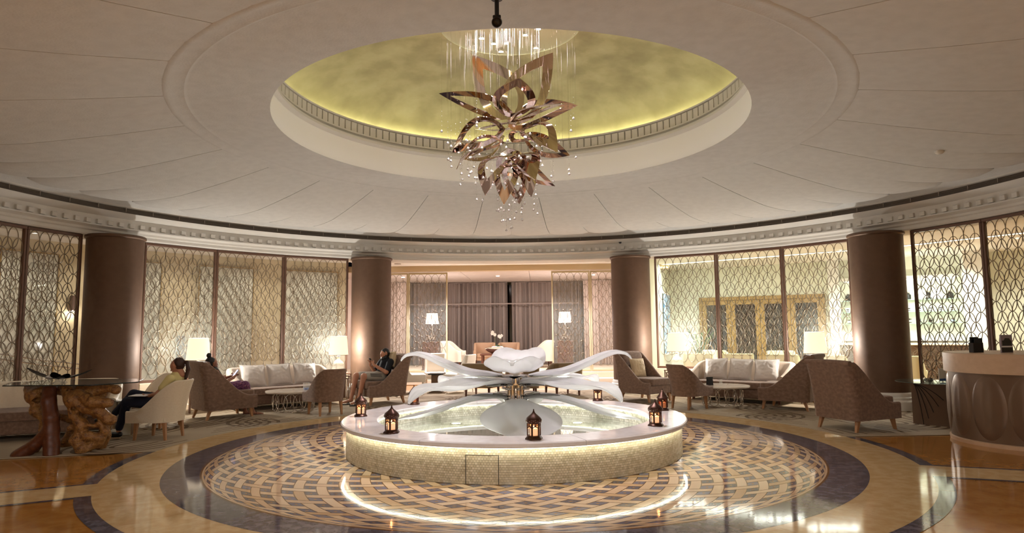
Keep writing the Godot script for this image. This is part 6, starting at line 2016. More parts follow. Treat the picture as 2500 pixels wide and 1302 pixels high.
func build_people():
	var S: Material = M.skin
	# ---- woman in yellow, reading, legs crossed
	var w := person("woman with a ponytail in a yellow top and navy trousers, reading in a cream chair", chair_w, {})
	w.position.y = CY
	var b := MB.new()
	var hd := Vector3(0, 1.10, 0.255)
	head(b, hd, Vector3(0.05, -0.42, -1.0).normalized())
	limb(b, Vector3(-0.4, 0.05, -1.0), Vector3(0.4, 1.1, 0.4), [
		[[Vector3(0, 1.02, 0.27), Vector3(0, 0.93, 0.26), Vector3(0, 0.74, 0.19), Vector3(0, 0.58, 0.06)], [0.05, 0.10, 0.115, 0.12]],
		[[Vector3(-0.17, 0.91, 0.25), Vector3(-0.22, 0.70, 0.10), Vector3(-0.10, 0.655, -0.12)], [0.05, 0.036, 0.027]],
		[[Vector3(0.17, 0.91, 0.25), Vector3(0.22, 0.70, 0.10), Vector3(0.10, 0.665, -0.12)], [0.05, 0.036, 0.027]],
		[[Vector3(-0.09, 0.55, 0.02), Vector3(-0.11, 0.56, -0.47), Vector3(-0.12, 0.12, -0.58)], [0.085, 0.056, 0.034]],
		[[Vector3(0.09, 0.56, 0.02), Vector3(0.04, 0.665, -0.47), Vector3(-0.06, 0.33, -0.76)], [0.085, 0.056, 0.034]]])
	hand(b, Vector3(-0.10, 0.655, -0.12), Vector3(0.45, 0.05, -0.9).normalized(), Vector3(0, 1, 0), 0.35, 1.0)
	hand(b, Vector3(0.10, 0.665, -0.12), Vector3(-0.45, 0.05, -0.9).normalized(), Vector3(0, 1, 0), 0.35, -1.0)
	part(b, "body", S, w)
	b = MB.new()
	limb(b, Vector3(-0.4, 0.45, -0.2), Vector3(0.4, 1.05, 0.45), [
		[[Vector3(0, 0.95, 0.265), Vector3(0, 0.88, 0.25), Vector3(0, 0.72, 0.18), Vector3(0, 0.58, 0.07)], [0.09, 0.128, 0.128, 0.135]],
		[[Vector3(-0.16, 0.915, 0.25), Vector3(-0.205, 0.78, 0.16)], [0.072, 0.060]],
		[[Vector3(0.16, 0.915, 0.25), Vector3(0.205, 0.78, 0.16)], [0.072, 0.060]]])
	part(b, "yellow_top", M.yellow, w)
	b = MB.new()
	limb(b, Vector3(-0.35, 0.1, -0.9), Vector3(0.35, 0.8, 0.35), [
		[[Vector3(0, 0.60, 0.10), Vector3(0, 0.56, 0.0)], [0.13, 0.14]],
		[[Vector3(-0.09, 0.55, 0.02), Vector3(-0.11, 0.56, -0.47), Vector3(-0.12, 0.17, -0.57)], [0.10, 0.073, 0.052]],
		[[Vector3(0.09, 0.56, 0.02), Vector3(0.04, 0.665, -0.47), Vector3(-0.045, 0.39, -0.70)], [0.10, 0.073, 0.052]]])
	part(b, "trousers", M.navy, w)
	for q in [[Vector3(-0.12, 0.06, -0.60), Vector3(-0.13, 0.045, -0.79), Vector3(0, -1, 0)], [Vector3(-0.06, 0.28, -0.79), Vector3(-0.075, 0.275, -0.98), Vector3(0, -1, 0)]]:
		b = MB.new()
		limb(b, q[0] - Vector3.ONE * 0.14 - Vector3(0, 0, 0.2), q[0] + Vector3.ONE * 0.14, [[[q[0] + Vector3(0, 0.012, 0.04), q[0] + Vector3(0, 0, -0.06), q[1]], [0.042, 0.043, 0.032]]], 0.009, 0.01)
		var sh := part(b, "shoe", M.black, w)
		b = MB.new()
		var pl := PackedVector2Array()
		for i in 16:
			var a := TAU * i / 16
			pl.append(Vector2(q[0].x + sin(a) * 0.043, (q[0].z + q[1].z) * 0.5 + 0.02 + cos(a) * 0.135))
		b.slab(pl, q[0].y - 0.056, q[0].y - 0.030)
		part(b, "sole", M.sole, sh)
	b = MB.new()
	var F := Field.new(hd - Vector3(0.17, 0.30, 0.17), hd + Vector3(0.17, 0.17, 0.26), 0.009)
	F.cap(hd + Vector3(0, 0.055, 0.03), hd + Vector3(0, 0.03, -0.01), 0.088, 0.078, 0.02)
	F.cap(hd + Vector3(0, 0.02, 0.045), hd + Vector3(0, 0.0, 0.04), 0.078, 0.068, 0.02)
	F.chain([hd + Vector3(0, 0.075, 0.10), hd + Vector3(0, 0.06, 0.165), hd + Vector3(0, -0.04, 0.185), hd + Vector3(0, -0.17, 0.155), hd + Vector3(0, -0.23, 0.13)], [0.022, 0.026, 0.032, 0.024, 0.008], 0.012)
	F.cap(hd + Vector3(0, -0.045, -0.10), hd + Vector3(0, -0.005, -0.11), 0.075, 0.072, 0.02, true)
	F.emit(b)
	part(b, "ponytail_hair", M.hair, w)
	var sc := MB.new()
	limb(sc, Vector3(-0.2, 0.6, 0.0), Vector3(0.2, 1.05, 0.3), [[[Vector3(0.06, 0.97, 0.16), Vector3(0.05, 0.86, 0.10), Vector3(0.03, 0.72, 0.05)], [0.035, 0.045, 0.035]]], 0.011, 0.01)
	part(sc, "orange_scarf", M.orange, w)
	var bk := thing("magazine", "open magazine in the lap of the woman in yellow", "magazine", w.transform * Vector3(0, 0.672, -0.25), w.rotation.y)
	part(MB.new().box(Vector3(-0.105, 0.0, 0), Vector3(0.21, 0.008, 0.28), 0.002), "page_block", M.white, bk).rotation.z = 0.06
	part(MB.new().box(Vector3(0.105, 0.0, 0), Vector3(0.21, 0.008, 0.28), 0.002), "page_block", M.white, bk).rotation.z = -0.06

	# ---- woman with a bun, seen over the chair back
	var v := person("woman with a black hair bun and purple patterned skirt, phone in hand, in an armchair", armchair_a, {})
	v.position = armchair_a.transform * Vector3(0, -0.045, 0.09)
	b = MB.new()
	hd = Vector3(0.0, 1.07, 0.16)
	head(b, hd, Vector3(0.0, -0.35, -1.0).normalized())
	limb(b, Vector3(-0.4, 0.04, -0.95), Vector3(0.4, 1.15, 0.35), [
		[[Vector3(0, 0.98, 0.17), Vector3(0, 0.92, 0.17), Vector3(0, 0.76, 0.14), Vector3(0, 0.62, 0.06)], [0.05, 0.10, 0.115, 0.12]],
		[[Vector3(-0.18, 0.93, 0.14), Vector3(-0.25, 0.72, 0.0), Vector3(-0.10, 0.80, -0.22)], [0.05, 0.036, 0.027]],
		[[Vector3(0.18, 0.93, 0.14), Vector3(0.25, 0.72, 0.0), Vector3(0.12, 0.80, -0.22)], [0.05, 0.036, 0.027]],
		[[Vector3(-0.10, 0.60, 0.05), Vector3(-0.10, 0.62, -0.42), Vector3(-0.10, 0.12, -0.56)], [0.085, 0.058, 0.034]],
		[[Vector3(0.10, 0.60, 0.05), Vector3(0.12, 0.62, -0.44), Vector3(0.12, 0.12, -0.62)], [0.085, 0.058, 0.034]],
		[[Vector3(-0.10, 0.08, -0.55), Vector3(-0.11, 0.045, -0.72)], [0.034, 0.026]],
		[[Vector3(0.12, 0.08, -0.61), Vector3(0.13, 0.045, -0.80)], [0.034, 0.026]]])
	hand(b, Vector3(-0.10, 0.80, -0.22), Vector3(0.6, 0.5, -0.6).normalized(), Vector3(0, 0.7, 0.7), 0.7, 1.0)
	hand(b, Vector3(0.12, 0.80, -0.22), Vector3(-0.6, 0.5, -0.6).normalized(), Vector3(0, 0.7, 0.7), 0.7, -1.0)
	part(b, "body", M.skin_dark, v)
	b = MB.new()
	limb(b, Vector3(-0.4, 0.5, -0.2), Vector3(0.4, 1.05, 0.4), [
		[[Vector3(0, 0.96, 0.14), Vector3(0, 0.90, 0.15), Vector3(0, 0.76, 0.14), Vector3(0, 0.62, 0.07)], [0.085, 0.125, 0.13, 0.135]],
		[[Vector3(-0.16, 0.93, 0.14), Vector3(-0.22, 0.80, 0.06)], [0.064, 0.052]],
		[[Vector3(0.16, 0.93, 0.14), Vector3(0.22, 0.80, 0.06)], [0.064, 0.052]]])
	part(b, "dark_top", M.black, v)
	b = MB.new()
	limb(b, Vector3(-0.4, 0.3, -0.7), Vector3(0.4, 0.85, 0.35), [
		[[Vector3(0, 0.62, 0.06), Vector3(0, 0.61, -0.02)], [0.15, 0.15]],
		[[Vector3(-0.10, 0.60, 0.05), Vector3(-0.10, 0.62, -0.42), Vector3(-0.10, 0.50, -0.47)], [0.11, 0.085, 0.075]],
		[[Vector3(0.10, 0.60, 0.05), Vector3(0.12, 0.62, -0.44), Vector3(0.12, 0.50, -0.49)], [0.11, 0.085, 0.075]]], 0.013, 0.07)
	M.skirt = tri_mat(noise_tex(0.02, [[0.0, hx("3a1740")], [0.45, hx("53244d")], [0.52, hx("d9b7a8")], [0.56, hx("8a2f55")], [0.7, hx("41195a")], [1.0, hx("cbb0a0")]], 111, FastNoiseLite.TYPE_SIMPLEX, 3, 512, 40.0), 1.4, 0.85)
	part(b, "patterned_skirt", M.skirt, v)
	b = MB.new()
	F = Field.new(hd - Vector3.ONE * 0.17, hd + Vector3(0.17, 0.26, 0.2), 0.009)
	F.cap(hd + Vector3(0, 0.045, 0.03), hd + Vector3(0, 0.01, 0.04), 0.094, 0.085, 0.02)
	F.cap(hd + Vector3(0, 0.165, 0.06), hd + Vector3(0, 0.17, 0.06), 0.046, 0.046, 0.015)
	F.cap(hd + Vector3(0, -0.03, -0.10), hd + Vector3(0, -0.01, -0.11), 0.08, 0.078, 0.02, true)
	F.emit(b)
	part(b, "bun_hair", M.hair_black, v)
	for q in [[Vector3(-0.10, 0.045, -0.55), Vector3(-0.11, 0.045, -0.74)], [Vector3(0.12, 0.045, -0.61), Vector3(0.13, 0.045, -0.82)]]:
		b = MB.new()
		var pl := PackedVector2Array()
		for i in 16:
			var a := TAU * i / 16
			pl.append(Vector2(q[0].x + sin(a) * 0.045, (q[0].z + q[1].z) * 0.5 + 0.01 + cos(a) * 0.13))
		b.slab(pl, q[0].y + 0.002, q[0].y + 0.016)
		b.tube(PackedVector3Array([Vector3(q[0].x - 0.045, 0.057, q[0].z - 0.06), Vector3(q[0].x, 0.11, q[0].z - 0.075), Vector3(q[0].x + 0.045, 0.057, q[0].z - 0.06)]), 0.009, 6)
		part(b, "sandal", M.dark_wood, v)
	phone("pale blue lit phone in the hands of the woman with the bun", v.transform * Vector3(0.01, 0.88, -0.30), v.rotation.y, 0.9, true)

	# ---- man reclining with a phone
	var m := person("bearded man in a black t-shirt and striped shorts, looking at his phone", armchair_m, {})
	b = MB.new()
	hd = Vector3(0.0, 1.10, 0.13)
	head(b, hd, Vector3(0.05, -0.28, -1.0).normalized(), true)
	limb(b, Vector3(-0.45, 0.03, -1.0), Vector3(0.45, 1.12, 0.35), [
		[[Vector3(0, 1.0, 0.18), Vector3(0, 0.92, 0.18), Vector3(0, 0.74, 0.13), Vector3(0, 0.60, 0.0)], [0.056, 0.115, 0.13, 0.13]],
		[[Vector3(-0.20, 0.92, 0.17), Vector3(-0.27, 0.70, 0.02), Vector3(-0.10, 0.87, -0.20)], [0.058, 0.044, 0.031]],
		[[Vector3(0.20, 0.92, 0.17), Vector3(0.27, 0.70, 0.02), Vector3(0.08, 0.87, -0.20)], [0.058, 0.044, 0.031]],
		[[Vector3(-0.10, 0.59, 0.0), Vector3(-0.15, 0.63, -0.48), Vector3(-0.12, 0.13, -0.58)], [0.095, 0.064, 0.042]],
		[[Vector3(0.10, 0.59, 0.0), Vector3(0.20, 0.63, -0.48), Vector3(0.20, 0.13, -0.60)], [0.095, 0.064, 0.042]],
		[[Vector3(-0.12, 0.09, -0.57), Vector3(-0.14, 0.05, -0.76)], [0.04, 0.03]],
		[[Vector3(0.20, 0.09, -0.59), Vector3(0.22, 0.05, -0.78)], [0.04, 0.03]]])
	hand(b, Vector3(-0.10, 0.87, -0.20), Vector3(0.55, 0.75, -0.3).normalized(), Vector3(0.0, 0.3, 1.0).normalized(), 0.7, 1.0)
	hand(b, Vector3(0.08, 0.87, -0.20), Vector3(-0.45, 0.8, -0.3).normalized(), Vector3(0.0, 0.3, 1.0).normalized(), 0.7, -1.0)
	part(b, "body", S, m)
	b = MB.new()
	limb(b, Vector3(-0.45, 0.45, -0.25), Vector3(0.45, 1.06, 0.4), [
		[[Vector3(0, 0.95, 0.18), Vector3(0, 0.90, 0.18), Vector3(0, 0.74, 0.13), Vector3(0, 0.60, 0.01)], [0.09, 0.14, 0.145, 0.145]],
		[[Vector3(-0.19, 0.925, 0.17), Vector3(-0.25, 0.76, 0.065)], [0.080, 0.070]],
		[[Vector3(0.19, 0.925, 0.17), Vector3(0.25, 0.76, 0.065)], [0.080, 0.070]]])
	part(b, "black_tshirt", M.tshirt, m)
	b = MB.new()
	limb(b, Vector3(-0.4, 0.4, -0.6), Vector3(0.45, 0.85, 0.3), [
		[[Vector3(0, 0.60, 0.02), Vector3(0, 0.59, -0.03)], [0.145, 0.145]],
		[[Vector3(-0.10, 0.59, 0.0), Vector3(-0.14, 0.625, -0.38)], [0.115, 0.092]],
		[[Vector3(0.10, 0.59, 0.0), Vector3(0.18, 0.625, -0.38)], [0.115, 0.092]]])
	var sp := part(b, "shorts", M.shorts, m)
	b = MB.new()
	for s: float in [-1.0, 1.0]:
		for k in 3:
			var pp := PackedVector3Array()
			for i in 6:
				var u := i / 5.0
				var cx := lerpf(0.10, 0.16, u) * s; var cyy := lerpf(0.59, 0.625, u); var cz := lerpf(-0.06, -0.36, u); var rr := lerpf(0.117, 0.095, u)
				var a := 0.15 + 0.28 * k
				pp.append(Vector3(cx + cos(a) * rr * s, cyy + sin(a) * rr, cz))
			b.tube(pp, 0.006, 5)
	part(b, "dark_stripes", M.black, sp)
	b = MB.new()
	F = Field.new(hd - Vector3.ONE * 0.17, hd + Vector3.ONE * 0.17, 0.009)
	F.cap(hd + Vector3(0, 0.05, 0.025), hd + Vector3(0, 0.04, -0.01), 0.090, 0.080, 0.02)
	F.cap(hd + Vector3(0, 0.01, 0.05), hd + Vector3(0, -0.02, 0.05), 0.078, 0.07, 0.02)
	F.cap(hd + Vector3(0, -0.035, -0.10), hd + Vector3(0, 0.005, -0.11), 0.083, 0.080, 0.015, true)
	F.emit(b)
	F = Field.new(hd - Vector3.ONE * 0.19, hd + Vector3.ONE * 0.12, 0.008)
	F.cap(hd + Vector3(-0.045, -0.085, -0.03), hd + Vector3(0.045, -0.085, -0.03), 0.042, 0.042, 0.02)
	F.cap(hd + Vector3(0, -0.11, -0.055), hd + Vector3(0, -0.10, -0.03), 0.04, 0.045, 0.02)
	for s: float in [-1.0, 1.0]: F.cap(hd + Vector3(s * 0.07, 0.0, 0.0), hd + Vector3(s * 0.055, -0.08, -0.02), 0.016, 0.03, 0.01)
	F.emit(b)
	part(b, "hair_and_beard", M.hair_black, m)
	b = MB.new()
	var wr := PackedVector3Array()
	for i in 12: wr.append(Vector3(0.10 + 0.002, 0.85, -0.175) + Vector3(cos(TAU * i / 12) * 0.034, sin(TAU * i / 12) * 0.012, sin(TAU * i / 12) * 0.034))
	b.tube(wr, 0.008, 6, true)
	part(b, "wristwatch", M.silver, m)
	for q in [[Vector3(-0.12, 0, -0.57), Vector3(-0.14, 0, -0.78)], [Vector3(0.20, 0, -0.59), Vector3(0.22, 0, -0.80)]]:
		b = MB.new()
		var pl := PackedVector2Array()
		for i in 16:
			var a := TAU * i / 16
			pl.append(Vector2(lerpf(q[0].x, q[1].x, 0.5) + sin(a) * 0.05, (q[0].z + q[1].z) * 0.5 + 0.01 + cos(a) * 0.145))
		b.slab(pl, 0.002, 0.020)
		b.tube(PackedVector3Array([Vector3(q[0].x - 0.05, 0.014, q[0].z - 0.08), Vector3(q[0].x, 0.10, q[0].z - 0.10), Vector3(q[0].x + 0.05, 0.014, q[0].z - 0.08)]), 0.012, 6)
		part(b, "slipper", M.black, m)
	phone("black phone in the hands of the bearded man", m.transform * Vector3(-0.01, 0.965, -0.235), m.rotation.y, 1.1, false)
	cushion("pale cushion behind the head of the bearded man", M.cushion_beige, armchair_m, Vector3(0.0, 0.80, 0.285), 0.12, 0.0, 0.42, 0.36, 41)

func phone(label: String, at: Vector3, yaw: float, tilt: float, lit: bool):
	var o := thing("phone", label, "phone", at, yaw)
	var b := part(MB.new().box(Vector3.ZERO, Vector3(0.072, 0.145, 0.010), 0.004), "case", M.black, o)
	var s := part(MB.new().box(Vector3(0, 0, 0.0055), Vector3(0.064, 0.125, 0.001)), "screen", glow(Color(0.55, 0.65, 1.0), 1.6) if lit else mat(hx("101218"), 0.1), b)
	b.rotation.x = tilt - PI / 2

# ---------------------------------------------------------------- root table, podium, small things
func build_small_things():
	root_table()
	podium()
	# leaf dish on the root table
	var d := thing("leaf_dish", "dark metal dish of long feathered leaves on the root table", "dish", Vector3(-6.36, 0.9475, 0.22), 0.1)
	part(MB.new().lathe([Vector2(0, 0), Vector2(0.09, 0.0), Vector2(0.06, 0.02), Vector2(0.05, 0.04), Vector2(0, 0.042)], 20), "foot", M.lamp_glass, d)
	for k in 7:
		var a: float = [-1.57, 1.57, -0.9, 0.9, -2.2, 2.3, 0.1][k]
		var L: float = [0.46, 0.42, 0.24, 0.22, 0.26, 0.24, 0.2][k]
		var rise: float = [0.17, 0.13, 0.06, 0.08, 0.05, 0.06, 0.1][k]
		var p := PackedVector3Array()
		var n := 13
		for j in n:
			var u := j / (n - 1.0)
			var w := 0.085 * pow(sin(PI * clampf(u * 0.93 + 0.05, 0, 1)), 0.7) * (0.85 + 0.25 * (j % 2))
			for i in 5:
				var e := -1.0 + 0.5 * i
				p.append(Vector3(sin(a) * u * L + cos(a) * e * w, 0.045 + rise * pow(u, 1.7) + 0.05 * w * e * e + 0.002 * k, cos(a) * u * L - sin(a) * e * w))
		var b := MB.new(); b.grid(p, 5, n)
		part(b, "feathered_leaf", M.dark_metal, d)
	for k in 2:
		part(MB.new().ball(Vector3(0.03 - 0.16 * k, 0.075, 0.02), Vector3(0.055, 0.03, 0.045), 10, 7), "pebble", M.pink_pebble, d)
	# coffee table things
	var g := thing("water_glass", "glass of pale blue liquid on the coffee table by the tub chair", "glass", Vector3(-4.50, CY + 0.4205, -4.46))
	part(MB.new().lathe([Vector2(0, 0.0), Vector2(0.055, 0.0), Vector2(0.065, 0.02), Vector2(0.068, 0.15)], 20), "tumbler", M.lamp_glass, g)
	part(MB.new().lathe([Vector2(0, 0.004), Vector2(0.052, 0.004), Vector2(0.058, 0.045), Vector2(0, 0.045)], 20), "blue_liquid", mat(hx("5a7fc4"), 0.1), g)
	var mn := thing("menu_card", "small black menu standing on the coffee table before the cafe", "menu", Vector3(3.97, CY + 0.4205, -4.89), 0.3)
	part(MB.new().box(Vector3(0, 0.085, 0), Vector3(0.15, 0.17, 0.006), 0.001), "front_leaf", M.black, mn).rotation.x = -0.15
	part(MB.new().box(Vector3(0, 0.085, -0.035), Vector3(0.15, 0.17, 0.006), 0.001), "back_leaf", M.black, mn).rotation.x = 0.15
	var g2 := thing("tumbler", "slim clear tumbler beside the black menu", "glass", Vector3(4.18, CY + 0.4205, -4.85))
	part(MB.new().lathe([Vector2(0, 0.0), Vector2(0.03, 0.0), Vector2(0.034, 0.13)], 16), "glass_wall", M.lamp_glass, g2)
	# on the round side table beside the podium
	var st := thing("sugar_bowl", "small crystal bowl on the side table beside the podium", "bowl", Vector3(6.78, CY + 0.7005, -1.92))
	part(MB.new().lathe([Vector2(0, 0), Vector2(0.05, 0.0), Vector2(0.075, 0.03), Vector2(0.08, 0.055), Vector2(0.07, 0.05), Vector2(0, 0.02)], 14, 0, TAU, 0.2), "crystal", M.chrome, st)
	var pc := thing("table_card", "white and blue leaflet stand on the side table beside the podium", "leaflet stand", Vector3(6.97, CY + 0.7005, -1.86), 0.4)
	part(MB.new().box(Vector3(0, 0.115, 0), Vector3(0.16, 0.20, 0.008), 0.001), "sheet", M.white, pc)
	part(MB.new().box(Vector3(0, 0.035, 0.005), Vector3(0.15, 0.035, 0.002)), "blue_band", mat(hx("2d5aa0"), 0.5), pc)
	part(MB.new().box(Vector3(0, 0.008, 0), Vector3(0.16, 0.016, 0.06), 0.002), "acrylic_foot", M.lamp_glass, pc)
	var bc := thing("black_card", "black tent card on the side table beside the podium", "card", Vector3(7.14, CY + 0.7005, -1.78), 0.25)
	part(MB.new().box(Vector3(0, 0.09, 0.02), Vector3(0.17, 0.185, 0.005), 0.001), "front_leaf", M.black, bc).rotation.x = -0.2
	part(MB.new().box(Vector3(0, 0.09, -0.025), Vector3(0.17, 0.185, 0.005), 0.001), "back_leaf", M.black, bc).rotation.x = 0.2
	# orchid in silver bowl on the lounge table
	var ob := thing("orchid_bowl", "silver oval bowl with white orchids on the lounge table", "plant", Vector3(-1.02, PF + 0.5225, -13.0))
	var pr := PackedVector3Array()
	for q in [[0.02, 0.0], [0.12, 0.0], [0.22, 0.06], [0.30, 0.14], [0.33, 0.20], [0.31, 0.19], [0.24, 0.12], [0.02, 0.08]]:
		for i in 28:
			var a := TAU * i / 28
			var wob := 1.0 + 0.06 * sin(a * 5.0)
			pr.append(Vector3(sin(a) * q[0] * 1.35 * wob, q[1] * (1.0 + 0.12 * cos(a * 2.0)), cos(a) * q[0] * 0.8))
	var mb := MB.new(); mb.grid(pr, 28, 8, true, false)
	part(mb, "bowl", M.silver, ob)
	for k in 4: part(MB.new().ball(Vector3(-0.12 + 0.09 * k, 0.19, 0.04 * (k % 2)), Vector3(0.075, 0.06, 0.07), 12, 8), "white_pebble", M.petal_white, ob)
	for s in 2:
		var st2 := Node3D.new(); st2.name = "orchid_stem"; ob.add_child(st2, true)
		var x0 := -0.05 + 0.14 * s
		var cv := PackedVector3Array([Vector3(x0, 0.18, 0), Vector3(x0, 0.45, 0), Vector3(x0 - 0.02, 0.62 - 0.06 * s, 0.02), Vector3(x0 - 0.12 + 0.16 * s, 0.70 - 0.12 * s, 0.06)])
		part(MB.new().tube(cv, 0.006, 6), "stalk", M.leaf, st2)
		for k in 5:
			var c := cv[2].lerp(cv[3], k / 4.0) + Vector3(0.03 * sin(k * 2.0), 0.02 - 0.035 * (k % 2), 0.03)
			var fb := MB.new()
			for j in 5:
				var a := TAU * j / 5
				fb.ball(c + Vector3(sin(a) * 0.03, cos(a) * 0.03, 0.01), Vector3(0.025, 0.025, 0.008), 8, 5)
			part(fb, "blossom", M.petal_white, st2)
		for k in 3:
			var a := 1.0 + k * 1.9 + s
			var p := PackedVector3Array()
			for j in 6:
				var u := j / 5.0
				for i in 3:
					p.append(Vector3(x0 + sin(a) * u * 0.18 + cos(a) * (i - 1) * 0.03 * sin(PI * u + 0.05), 0.19 + 0.10 * sin(PI * u * 0.7), cos(a) * u * 0.12 - sin(a) * (i - 1) * 0.03 * sin(PI * u + 0.05)))
			var lb := MB.new(); lb.grid(p, 3, 6)
			part(lb, "leaf", M.leaf, st2)
	# plant by the cafe doors
	var pp := thing("potted_palm", "small green palm in a white pot by the gilded doors", "plant", cf(1.1, -0.007, 1.1))
	part(MB.new().lathe([Vector2(0, 0), Vector2(0.16, 0.0), Vector2(0.21, 0.5), Vector2(0.18, 0.5), Vector2(0, 0.46)], 20), "pot", M.white, pp)
	rng.seed = 3
	for k in 16:
		var a := TAU * k / 16 + rng.randf() * 0.3
		var L := 0.5 + rng.randf() * 0.3; var hh := 0.7 + rng.randf() * 0.5
		var p := PackedVector3Array()
		for j in 8:
			var u := j / 7.0
			for i in 3:
				var w := 0.03 * sin(PI * u * 0.95 + 0.1)
				p.append(Vector3(sin(a) * u * L + cos(a) * (i - 1) * w, 0.48 + hh * sin(u * 1.9) * 1.0, cos(a) * u * L - sin(a) * (i - 1) * w))
		var lb := MB.new(); lb.grid(p, 3, 8)
		part(lb, "frond", M.leaf, pp)
	# flush floor hatches in the woven inlay
	for q in [[Vector3(-3.50, 0.0012, -0.30), 0.1, "flush brown framed floor hatch in the woven inlay on the corridor side of the fountain"], [Vector3(3.37, 0.0012, -0.78), -0.15, "flush brown framed floor hatch in the woven inlay on the cafe side of the fountain"]]:
		var fh := thing("floor_hatch", q[2], "hatch", q[0], q[1])
		for s: float in [-1.0, 1.0]:
			part(MB.new().box(Vector3(s * 0.2, 0, 0), Vector3(0.012, 0.002, 0.4)), "frame_strip", M.inlay, fh)
			part(MB.new().box(Vector3(0, 0, s * 0.2), Vector3(0.4, 0.002, 0.012)), "frame_strip", M.inlay, fh)
		part(MB.new().box(Vector3(0, -0.0004, 0), Vector3(0.385, 0.002, 0.385)), "cover_plate", M.strips[3], fh)
	var sd := thing("smoke_detector", "small round smoke detector on the ceiling above the podium", "smoke detector", Vector3(6.24, 4.145, -0.30))
	part(MB.new().lathe([Vector2(0.0, -0.035), Vector2(0.035, -0.032), Vector2(0.06, -0.012), Vector2(0.06, 0.02), Vector2(0, 0.021)], 20), "cover", M.cornice, sd)
	var cc := thing("dome_camera", "tiny dark dome camera under the air vent above a column", "camera", pol(8.42, 17.7, 3.925))
	part(MB.new().lathe([Vector2(0, -0.05), Vector2(0.025, -0.042), Vector2(0.035, -0.02), Vector2(0.035, 0.0), Vector2(0, 0.001)], 14), "dome", M.black, cc)
	part(MB.new().lathe([Vector2(0.045, -0.004), Vector2(0.045, 0.006), Vector2(0, 0.007)], 14), "base", M.cornice, cc)
	# handbag on a cafe armchair
	var hb := thing("white_handbag", "white handbag with loop handles on a cafe table by the blue picture", "handbag", Vector3(5.45, 0.745, -10.7), 0.2)
	part(softbox(MB.new(), Vector3(0, 0.13, 0), Vector3(0.42, 0.25, 0.16), 0.35), "bag", M.cream_white, hb)
	var hp := PackedVector3Array()
	for i in 11: hp.append(Vector3(0.12 * cos(PI * i / 10), 0.24 + 0.16 * sin(PI * i / 10), 0))
	part(MB.new().tube(hp, 0.01, 6), "handle", M.tan, hb)

